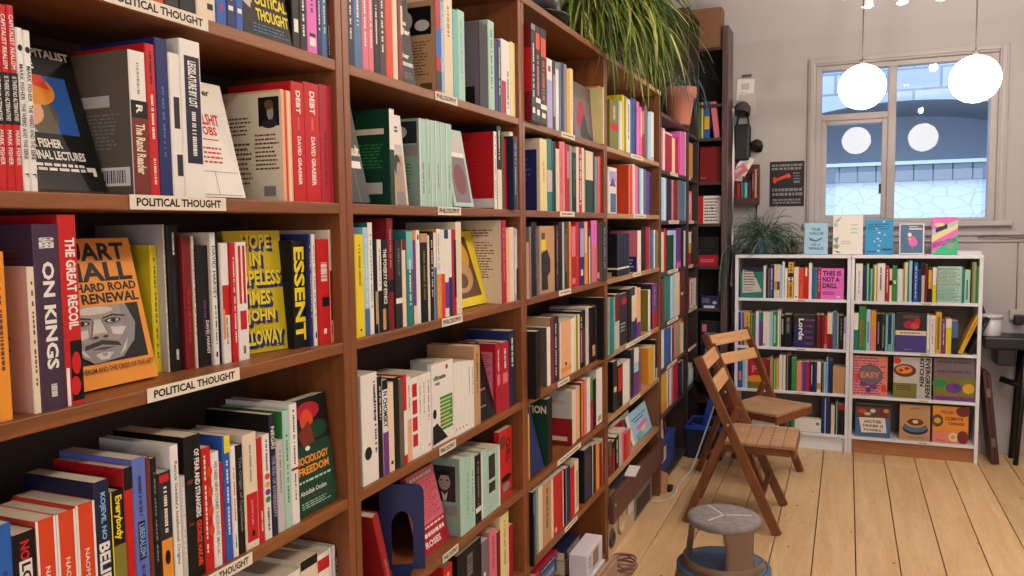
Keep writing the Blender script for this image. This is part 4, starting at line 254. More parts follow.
('4b', 'L', 3.5938, 3.7337, -0.012, 1.65, 0.2179, 'white', 'white', 0, 0, [('b', 'lilac', 0.1, 0.08, 0.9, 0.3), ('P', 'purple', [(0.1, 0.4), (0.5, 0.2), (0.9, 0.4)]), ('b', 'steelblue', 0.2, 0.55, 0.9, 0.95)], 'thick white book with lilac band, first from left on the second shelf, fourth bay', 'books on the second shelf, fourth bay'),
('4d', 'L', 3.529, 3.6099, 0.012, 1.01, 0.2599, 'teal', 'mint', 0, 0, [('b', 'aqua', 0.7, 0, 1, 1)], 'thick teal book with aqua band, first from left on the fourth shelf, fourth bay', 'books on the fourth shelf, fourth bay'),
('4d', 'L', 3.6992, 3.7742, -0.012, 1.01, 0.262, 'white', 'darkred', 0, 0, [('b', 'darkred', 0, 0.0, 1, 0.5), ('b', 'greylight', 0, 0.5, 1, 1)], 'thick white book with dark-red band, second from left on the fourth shelf, fourth bay', 'books on the fourth shelf, fourth bay'),
('4d', 'L', 3.7836, 3.9449, -0.016, 1.01, 0.2541, 'charcoal', 'charcoal', 0, (0, 0.018, None), [('FE', 'crimson', 0.6, 0.15, 0.3, 0.08), ('Fi', 'greylight', 0.2, 0.55, 0.8, 0.75, 3)], 'black book cover with small white lettering, fourth shelf, fourth bay', 'books on the fourth shelf, fourth bay'),
('4d', 'L', 4.4865, 4.617, -0.012, 1.01, 0.2562, 'purple', 'nightblue', 0, 0, [('b', 'crimson', 0, 0.65, 1, 1), ('i', 'lilac', 0.32, 0.1, 0.68, 0.5)], 'thick purple book with lilac lettering, ninth from left on the fourth shelf, fourth bay', 'books on the fourth shelf, fourth bay'),
('4e', 'L', 3.7383, 3.8384, -0.012, 0.705, 0.2163, 'black', 'black', 0, 0, [('b', 'red', 0.15, 0.05, 0.85, 0.6)], 'thick black book with red band, second from left on the fifth shelf, fourth bay', 'books on the fifth shelf, fourth bay'),
('4e', 'L', 3.842, 3.9912, -0.012, 0.705, 0.2143, 'white', 'white', 0, 0, [('b', 'grey', 0.85, 0, 1, 1)], 'thick white book with grey band, third from left on the fifth shelf, fourth bay', 'books on the fifth shelf, fourth bay'),
('4e', 'L', 4.4028, 4.5576, -0.012, 0.705, 0.2073, 'gold', 'orange', 0, 0, [('b', 'white', 0.85, 0, 1, 1), ('Lb', 'redbrown', 0.5, 0.75, 0.7, 0.8)], 'thick gold book with white band, seventh from left on the fifth shelf, fourth bay', 'books on the fifth shelf, fourth bay'),
('4f', 'L', 3.9289, 4.309, -0.062, 0.4, 0.1828, 'white', 'white', 0, (14, 0.004, None), [('Fb', 'red', 0.1, 0.1, 0.6, 0.3), ('FE', 'darkred', 0.4, 0.2, 0.15, 0.06), ('Fi', 'red', 0.2, 0.35, 0.8, 0.45, 2)], 'white and red magazine leaning behind the pale blue magazine', 'books on the bottom shelf, fourth bay'),
('4f', 'L', 4.1434, 4.6003, -0.032, 0.4, 0.1787, 'lightblue', 'lightblue', 0, (16, 0.004, None), [('Fb', 'white', 0, 0.0, 0.12, 1), ('Fi', 'steelblue', 0.2, 0.2, 0.9, 0.28, 1), ('Fi', 'navy', 0.3, 0.31, 0.75, 0.37, 1), ('FP', 'pink', [(0.3, 0.52), (0.8, 0.45), (0.85, 0.56), (0.4, 0.64)]), ('FP', 'aqua', [(0.2, 0.7), (0.5, 0.66), (0.6, 0.8), (0.3, 0.95)]), ('FP', 'paleyellow', [(0.5, 0.62), (0.75, 0.6), (0.7, 0.74), (0.5, 0.74)]), ('Fb', 'steelblue', 0.3, 0.78, 0.33, 0.98)], 'pale blue magazine cover with pink shape leaning by the brown board', 'books on the bottom shelf, fourth bay'),
('5a', 'L', 4.8298, 5.0359, -0.012, 1.92, 0.2357, 'crimson', 'crimson', 0, 0, [('b', 'cream', 0, 0, 1, 0.05)], 'thick crimson book with cream band, second from left on the upper shelf, dark fifth bay', 'books on the upper shelf, dark fifth bay'),
('5c', 'L', 4.889, 5.0957, -0.012, 1.32, 0.2451, 'darkgreen', 'darkgreen', 0, 0, [('b', 'lightblue', 0, 0, 1, 0.12)], 'thick dark-green book with light-blue band, third from left on the third shelf, dark fifth bay', 'books on the third shelf, dark fifth bay'),
('5d', 'L', 4.8149, 4.9877, -0.012, 1.01, 0.2847, 'teal', 'teal', 0, 0, [], 'thick teal book, second from left on the fourth shelf, dark fifth bay', 'books on the fourth shelf, dark fifth bay'),
('5d', 'L', 5.0963, 5.2982, -0.012, 1.01, 0.2809, 'cream', 'cream', 0, 0, [('b', 'lightblue', 0, 0, 0.2, 1)], 'thick cream book with light-blue band, fourth from left on the fourth shelf, dark fifth bay', 'books on the fourth shelf, dark fifth bay'),
('5d', 'L', 5.3176, 5.497, -0.012, 1.01, 0.2788, 'redbrown', 'redbrown', 0, 0, [('b', 'cream', 0.1, 0.5, 0.6, 0.56)], 'thick red-brown book with cream band, fifth from left on the fourth shelf, dark fifth bay', 'books on the fourth shelf, dark fifth bay'),
('5e', 'L', 4.8149, 5.0501, -0.012, 0.74, 0.2247, 'blue', 'blue', 0, 0, [('b', 'white', 0.85, 0, 1, 1)], 'thick blue book with white band, second from left on the fifth shelf, dark fifth bay', 'books on the fifth shelf, dark fifth bay'),
('5f', 'L', 5.0439, 5.2532, -0.012, 0.465, 0.2512, 'crimson', 'crimson', 0, 0, [('b', 'rose', 0, 0, 0.2, 1)], 'thick crimson book with pink band, third from left on the sixth shelf, dark fifth bay', 'books on the sixth shelf, dark fifth bay'),
('6d', 'L', 5.6775, 5.923, -0.012, 1.01, 0.2012, 'white', 'white', 0, 0, [('i', 'navy', 0.1, 0.1, 0.4, 0.9)], 'thick white book with navy lettering, second from left on the fourth shelf by the corner', 'books on the fourth shelf by the corner'),
('8a', 'B', 0.2918, 0.4513, 5.985, 1.068, 0.2214, 'teal', 'teal', 0, (3, 0.018, None), [('FP', 'nightblue', [(0.0, 0.0), (1.0, 0.0), (1.0, 0.15), (0.0, 0.2)]), ('FP', 'greylight', [(0.1, 0.1), (0.55, 0.15), (0.95, 0.8), (0.1, 0.85)]), ('Fi', 'nightblue', 0.15, 0.1, 0.75, 0.62, 6), ('Fi', 'steelblue', 0.15, 0.65, 0.6, 0.8, 3)], 'teal book cover with white lettering at the left end, left white bookcase', 'books on the top shelf, left white bookcase'),
('8a', 'B', 0.8358, 0.984, 5.985, 1.068, 0.2151, 'pink', 'pink', 0, (2, 0.018, None), [('Ft', 'black', 0.08, 0.08, 0.88, 0.24, 'THIS IS'), ('Ft', 'black', 0.08, 0.28, 0.82, 0.44, 'NOT A'), ('Ft', 'black', 0.08, 0.48, 0.72, 0.64, 'DRILL'), ('Fi', 'purple', 0.1, 0.74, 0.6, 0.86, 2), ('Fb', 'white', 0.7, 0.9, 0.85, 0.94)], 'pink book cover with bold black capitals on left white bookcase', 'books on the top shelf, left white bookcase'),
('8b', 'B', 0.5983, 0.6499, 5.985, 0.722, 0.2326, 'black', 'black', 0, 0, [('i', 'grey', 0.2, 0.1, 0.8, 0.6)], 'thick black book with grey lettering, fourteenth from left on the second shelf, left white bookcase', 'books on the second shelf, left white bookcase'),
('8b', 'B', 0.6655, 0.8081, 5.985, 0.722, 0.2357, 'charcoal', 'charcoal', 0, (1, 0.018, None), [('Fb', 'navy', 0.0, 0.3, 0.5, 1), ('Ftr', 'white', 0.2, 0.1, 0.45, 0.8, 'Lorde'), ('Fi', 'purple', 0.5, 0.08, 0.95, 0.95, 5), ('Fb', 'black', 0.95, 0, 1, 1)], 'black book cover with white and purple sideways lettering, left white bookcase', 'books on the second shelf, left white bookcase'),
('8c', 'B', 0.3504, 0.4791, 5.985, 0.41, 0.2217, 'crimson', 'crimson', 0, (2, 0.018, None), [('Fb', 'orange', 0, 0.6, 1, 0.78), ('Fb', 'olive', 0, 0.78, 1, 1), ('Ft', 'rose', 0.15, 0.25, 0.75, 0.48, 'FI'), ('Fi', 'orange', 0.2, 0.55, 0.8, 0.7, 2)], 'red and yellow book cover behind the rear chair on white bookcase', 'books on the third shelf, left white bookcase'),
('8c', 'B', 0.9243, 1.0064, 5.985, 0.41, 0.1877, 'tan', 'tan', 0, 0, [], 'thick tan book, twenty-third from left on the third shelf, left white bookcase', 'books on the third shelf, left white bookcase'),
('8d', 'B', 0.7017, 0.8517, 5.985, 0.12, 0.0989, 'white', 'white', 0, (0, 0.05, None), [('FE', 'grey', 0.85, 0.35, 0.08, 0.12), ('Fb', 'blue', 0, 0.97, 1, 1)], 'white box with small grey emblem on the bottom shelf, left bookcase', 'books on the bottom shelf, left white bookcase'),
('8d', 'B', 0.8525, 0.912, 5.985, 0.12, 0.2536, 'navy', 'navy', 0, 0, [('b', 'lightblue', 0.4, 0, 0.5, 1)], 'thick navy book with light-blue band, ninth from left on the bottom shelf, left white bookcase', 'books on the bottom shelf, left white bookcase'),
('9a', 'B', 1.059, 1.1022, 5.985, 1.063, 0.2545, 'white', 'white', 0, 0, [('i', 'lilac', 0.32, 0.2, 0.68, 0.8)], 'thick white book with lilac lettering, first from left on the top shelf, right white bookcase', 'books on the top shelf, right white bookcase'),
('9a', 'B', 1.1936, 1.2419, 5.985, 1.063, 0.2571, 'white', 'white', 0, 0, [('i', 'navy', 0.3, 0.1, 0.6, 0.75)], 'thick white book with navy lettering, sixth from left on the top shelf, right white bookcase', 'books on the top shelf, right white bookcase'),
('9a', 'B', 1.5543, 1.699, 5.985, 1.063, 0.2392, 'mint', 'mint', 0, (1, 0.018, None), [('Fi', 'olivegrey', 0.02, 0.03, 0.98, 0.55, 14), ('Fi', 'teal', 0.02, 0.57, 0.98, 0.95, 10)], 'pale green patterned book cover on the top shelf, right white bookcase', 'books on the top shelf, right white bookcase'),
('9b', 'B', 1.0837, 1.1295, 5.985, 0.722, 0.3018, 'green', 'green', 0, 0, [('b', 'olive', 0.2, 0.3, 0.7, 0.9)], 'thick green book with olive band, second from left on the second shelf, right white bookcase', 'books on the second shelf, right white bookcase'),
('9b', 'B', 1.3127, 1.5, 5.985, 0.722, 0.2656, 'charcoal', 'charcoal', 0, (2, 0.018, None), [('Fb', 'indigo', 0, 0.58, 1, 1), ('Fb', 'cream', 0, 0.45, 1, 0.57), ('Fi', 'brown', 0.15, 0.49, 0.85, 0.53, 1), ('FE', 'crimson', 0.45, 0.3, 0.2, 0.1), ('FE', 'red', 0.7, 0.22, 0.1, 0.1), ('FE', 'orangered', 0.62, 0.33, 0.15, 0.08), ('FE', 'brown', 0.5, 0.1, 0.3, 0.05), ('Fi', 'lilac', 0.3, 0.92, 0.55, 0.94, 1)], 'dark cookbook cover with red fruit and purple lower half', 'books on the second shelf, right white bookcase'),
('7b', 'B', -0.0041, 0.1496, 6.0, 1.905, 0.2543, 'darkred', 'darkred', 0, (3, 0.018, None), [('Fi', 'redbrown', 0.45, 0.1, 0.95, 0.2, 2), ('Fi', 'rose', 0.05, 0.86, 0.3, 0.9, 1)], 'plain red book standing on the second shelf of corner bookcase', 'books on bookcase'),
('7c', 'B', -0.0243, 0.1481, 6.0, 1.605, 0.2004, 'white', 'white', 0, (3, 0.018, None), [('Fb', 'red', 0, 0, 0.28, 1), ('Fi', 'navy', 0.32, 0.06, 0.95, 0.95, 8), ('FP', 'black', [(0.6, 0.4), (0.75, 0.45), (0.62, 0.5)])], 'red and white book covered in black lettering in corner bookcase', 'books on bookcase'),
('7d', 'B', -0.0192, 0.1324, 6.0, 1.293, 0.2136, 'black', 'black', 0, (3, 0.018, None), [('Fb', 'crimson', 0, 0.62, 1, 1), ('Fi', 'rose', 0.15, 0.75, 0.8, 0.88, 2), ('Fi', 'charcoal', 0.1, 0.1, 0.9, 0.5, 4), ('FE', 'navy', 0.1, 0.48, 0.1, 0.05)], 'black book with red lower panel on corner bookcase shelf', 'books on bookcase'),
('7f', 'B', 0.014, 0.1438, 5.985, 0.985, 0.09, 'navy', 'navy', 0, (3, 0.018, None), [('Fi', 'lilac', 0.05, 0.2, 0.5, 0.6, 4), ('FE', 'greylight', 0.75, 0.55, 0.12, 0.14), ('Fb', 'white', 0.15, 0.8, 0.75, 1)], 'navy book with white disc and label in corner bookcase', 'books on bookcase'),
('7g', 'B', 0.006, 0.1584, 6.0, 0.62, 0.2673, 'charcoal', 'charcoal', 0, (3, 0.018, None), [('Fb', 'rose', 0.08, 0.1, 0.3, 0.3), ('Fi', 'grey', 0.2, 0.3, 0.9, 0.5, 2), ('Fb', 'brown', 0.92, 0, 1, 1)], 'dark grey book with pink mark low in corner bookcase', 'books on bookcase'),
('9c', 'B', 1.0562, 1.2699, 5.99, 0.408, 0.2709, 'salmon', 'salmon', 0, (3, 0.03, None), [('Fi', 'purple', 0.02, 0.02, 0.98, 0.98, 14), ('FE', 'redbrown', 0.5, 0.48, 0.36, 0.27), ('FE', 'mauvegrey', 0.5, 0.48, 0.34, 0.25), ('Ft', 'salmon', 0.22, 0.4, 0.78, 0.55, 'EASY'), ('FE', 'purple', 0.3, 0.72, 0.1, 0.06), ('FE', 'purple', 0.6, 0.78, 0.12, 0.06), ('FE', 'indigo', 0.45, 0.86, 0.08, 0.07), ('FE', 'rose', 0.2, 0.2, 0.1, 0.05), ('FE', 'orangered', 0.1, 0.55, 0.06, 0.1), ('FE', 'orangered', 0.9, 0.8, 0.08, 0.1)], 'cookbook with pink and purple leaf pattern around a pale centre', 'books on bookcase'),
('9c', 'B', 1.3075, 1.5378, 5.99, 0.408, 0.2771, 'greylight', 'greylight', 0, (3, 0.03, None), [('FE', 'redbrown', 0.3, 0.33, 0.3, 0.16), ('FE', 'orange', 0.28, 0.31, 0.22, 0.1), ('FE', 'red', 0.35, 0.28, 0.07, 0.04), ('FE', 'crimson', 0.2, 0.33, 0.06, 0.04), ('FE', 'orangered', 0.1, 0.1, 0.1, 0.08), ('Fb', 'olive', 0, 0.64, 0.62, 1), ('Fi', 'darkgreen', 0.08, 0.68, 0.5, 0.82, 3), ('Ftr', 'black', 0.69, 0.02, 0.81, 0.7, 'KITCHEN'), ('Ftr', 'black', 0.84, 0.02, 0.97, 0.96, 'EVERGREEN')], 'cookbook with bowl of red food, green panel and sideways black capitals', 'books on bookcase'),
('9c', 'B', 1.5503, 1.793, 5.99, 0.408, 0.2798, 'brown', 'brown', 0, (3, 0.03, None), [('Fb', 'mauvegrey', 0, 0.0, 1, 0.45), ('Fi', 'brown', 0.1, 0.05, 0.9, 0.12, 1), ('Fi', 'brown', 0.1, 0.27, 0.9, 0.35, 1), ('Fb', 'olive', 0, 0.45, 1, 0.9), ('FE', 'green', 0.15, 0.6, 0.18, 0.1), ('FE', 'gold', 0.85, 0.7, 0.14, 0.12), ('FE', 'purple', 0.5, 0.7, 0.2, 0.12), ('FE', 'indigo', 0.56, 0.66, 0.1, 0.07), ('Fb', 'purple', 0, 0.9, 1, 1)], 'cookbook with purple flower photograph and violet lower edge', 'books on bookcase'),
('9d', 'B', 1.0744, 1.2946, 5.99, 0.12, 0.2261, 'steelblue', 'steelblue', 0, (3, 0.03, None), [('Fb', 'charcoal', 0, 0, 1, 0.1), ('Fb', 'brown', 0.02, 0.1, 0.98, 0.42), ('FE', 'orangered', 0.2, 0.22, 0.12, 0.07), ('FE', 'cream', 0.5, 0.2, 0.08, 0.06), ('FE', 'redbrown', 0.75, 0.25, 0.15, 0.08), ('FE', 'orange', 0.88, 0.18, 0.08, 0.06), ('FE', 'greylight', 0.35, 0.3, 0.1, 0.05), ('FP', 'white', [(0.1, 0.42), (0.85, 0.4), (0.9, 0.85), (0.18, 0.88)]), ('Ft', 'brown', 0.25, 0.48, 0.75, 0.58, 'ANOTHER'), ('Ft', 'brown', 0.22, 0.62, 0.8, 0.7, 'DINNER IS'), ('Ft', 'brown', 0.25, 0.75, 0.75, 0.82, 'POSSIBLE')], 'blue cookbook with food photograph and white title panel', 'books on bookcase'),
('9d', 'B', 1.351, 1.5451, 5.99, 0.12, 0.2386, 'tan', 'tan', 0, (3, 0.03, None), [('FE', 'charcoal', 0.5, 0.68, 0.4, 0.16), ('FE', 'steelblue', 0.5, 0.62, 0.38, 0.15), ('FE', 'orange', 0.5, 0.5, 0.32, 0.13), ('FE', 'brown', 0.5, 0.48, 0.26, 0.1), ('FE', 'cream', 0.5, 0.47, 0.09, 0.05), ('Fb', 'black', 0.96, 0, 1, 1), ('Fi', 'brown', 0.35, 0.08, 0.65, 0.12, 1), ('Fi', 'indigo', 0.3, 0.9, 0.8, 0.93, 1)], 'brown book cover with coffee cup, bottom shelf', 'books on bookcase'),
('9d', 'B', 1.5514, 1.7632, 5.99, 0.12, 0.244, 'orange', 'orange', 0, (3, 0.03, None), [('FE', 'brown', 0.14, 0.4, 0.16, 0.17), ('FE', 'gold', 0.14, 0.4, 0.1, 0.08), ('FE', 'redbrown', 0.85, 0.12, 0.2, 0.14), ('Ft', 'redbrown', 0.25, 0.12, 0.6, 0.2, 'FOOD'), ('Ft', 'redbrown', 0.35, 0.28, 0.85, 0.37, 'CLIMATE'), ('Ft', 'redbrown', 0.45, 0.42, 0.88, 0.5, 'CHANGE'), ('Fb', 'salmon', 0, 0.7, 1, 1), ('FE', 'cream', 0.6, 0.83, 0.15, 0.12), ('FE', 'gold', 0.58, 0.83, 0.07, 0.06), ('FE', 'redbrown', 0.85, 0.82, 0.16, 0.18), ('Fi', 'brown', 0.1, 0.92, 0.35, 0.95, 1)], 'orange book cover with brown circles, bottom shelf, right end', 'books on bookcase'),
('9t', 'B', 0.7223, 0.8758, 6.0, 1.379, 0.2183, 'lightblue', 'lightblue', 0, (8, 0.018, None), [('Ft', 'steelblue', 0.3, 0.16, 0.68, 0.25, 'THE'), ('Ft', 'steelblue', 0.2, 0.29, 0.82, 0.38, 'VALUE'), ('FP', 'steelblue', [(0.18, 0.46), (0.5, 0.55), (0.82, 0.44), (0.7, 0.54), (0.5, 0.6), (0.25, 0.56)]), ('Ft', 'steelblue', 0.3, 0.66, 0.7, 0.73, 'OF A'), ('Ft', 'steelblue', 0.18, 0.77, 0.82, 0.86, 'WHALE')], 'pale blue book standing on bookcase beside the small plants', 'books on bookcase'),
('9t', 'B', 0.9081, 1.0986, 6.0, 1.379, 0.2711, 'white', 'white', 0, (8, 0.018, None), [('FP', 'sage', [(0.02, 0.2), (0.3, 0.02), (0.2, 0.15)]), ('FE', 'mint', 0.1, 0.25, 0.08, 0.05), ('FP', 'sage', [(0.02, 0.6), (0.2, 0.55), (0.15, 0.75)]), ('FE', 'sage', 0.12, 0.8, 0.1, 0.06), ('FP', 'grey', [(0.05, 0.9), (0.3, 0.95), (0.15, 0.97)]), ('Fi', 'greylight', 0.3, 0.65, 0.6, 0.75, 2), ('Fi', 'mint', 0.6, 0.2, 0.9, 0.5, 3)], 'white book with faint green leaf drawing standing under the window', 'books on bookcase'),
('9t', 'B', 1.1143, 1.2873, 6.0, 1.379, 0.2369, 'sky2', 'sky2', 0, (8, 0.018, None), [('Fi', 'navy', 0.1, 0.1, 0.85, 0.3, 3), ('FE', 'white', 0.66, 0.06, 0.04, 0.02), ('FE', 'white', 0.4, 0.26, 0.03, 0.015), ('FE', 'white', 0.5, 0.38, 0.05, 0.02), ('FE', 'white', 0.7, 0.44, 0.03, 0.02), ('FE', 'white', 0.45, 0.55, 0.05, 0.02), ('FE', 'white', 0.55, 0.62, 0.03, 0.02), ('FE', 'white', 0.33, 0.63, 0.03, 0.02), ('FE', 'white', 0.5, 0.75, 0.04, 0.02), ('FE', 'white', 0.48, 0.9, 0.04, 0.02), ('Fi', 'navy', 0.05, 0.9, 0.4, 0.95, 1), ('Fi', 'navy', 0.6, 0.82, 0.95, 0.9, 1)], 'bright blue book with scattered white dots standing on right bookcase', 'books on bookcase'),
('9t', 'B', 1.3237, 1.4739, 6.0, 1.379, 0.2069, 'white', 'white', 0, (8, 0.018, None), [('Fb', 'steelblue', 0.05, 0.03, 0.95, 0.96), ('FE', 'rose', 0.52, 0.52, 0.16, 0.12), ('FE', 'pink', 0.56, 0.62, 0.18, 0.12), ('FE', 'white', 0.42, 0.36, 0.08, 0.07), ('FP', 'lightblue', [(0.25, 0.45), (0.5, 0.5), (0.45, 0.53)]), ('FP', 'rose', [(0.5, 0.7), (0.55, 0.7), (0.53, 0.9)]), ('Fi', 'white', 0.4, 0.08, 0.75, 0.12, 1), ('Fi', 'white', 0.4, 0.14, 0.92, 0.21, 1)], 'navy book with pink flower shape and white border on bookcase', 'books on bookcase'),
('9t', 'B', 1.5185, 1.6704, 6.0, 1.379, 0.2476, 'pink', 'pink', 0, (8, 0.018, None), [('FP', 'emerald', [(0.0, 0.98), (1.0, 0.45), (1.0, 1.0), (0.0, 1.0)]), ('FP', 'mint', [(0.0, 0.35), (1.0, 0.08), (1.0, 0.2), (0.0, 0.5)]), ('FP', 'paleyellow', [(0.0, 0.5), (1.0, 0.2), (1.0, 0.3), (0.0, 0.68)]), ('FP', 'nightblue', [(0.15, 0.3), (0.6, 0.18), (0.6, 0.3), (0.15, 0.42)]), ('FTd', 'purple', 0.05, 0.5, 0.95, 0.75, 'REVOLUTION'), ('FE', 'paleyellow', 0.3, 0.2, 0.2, 0.05), ('FE', 'sage', 0.72, 0.78, 0.16, 0.1)], 'pink and green book with diagonal purple capitals on bookcase', 'books on bookcase')]
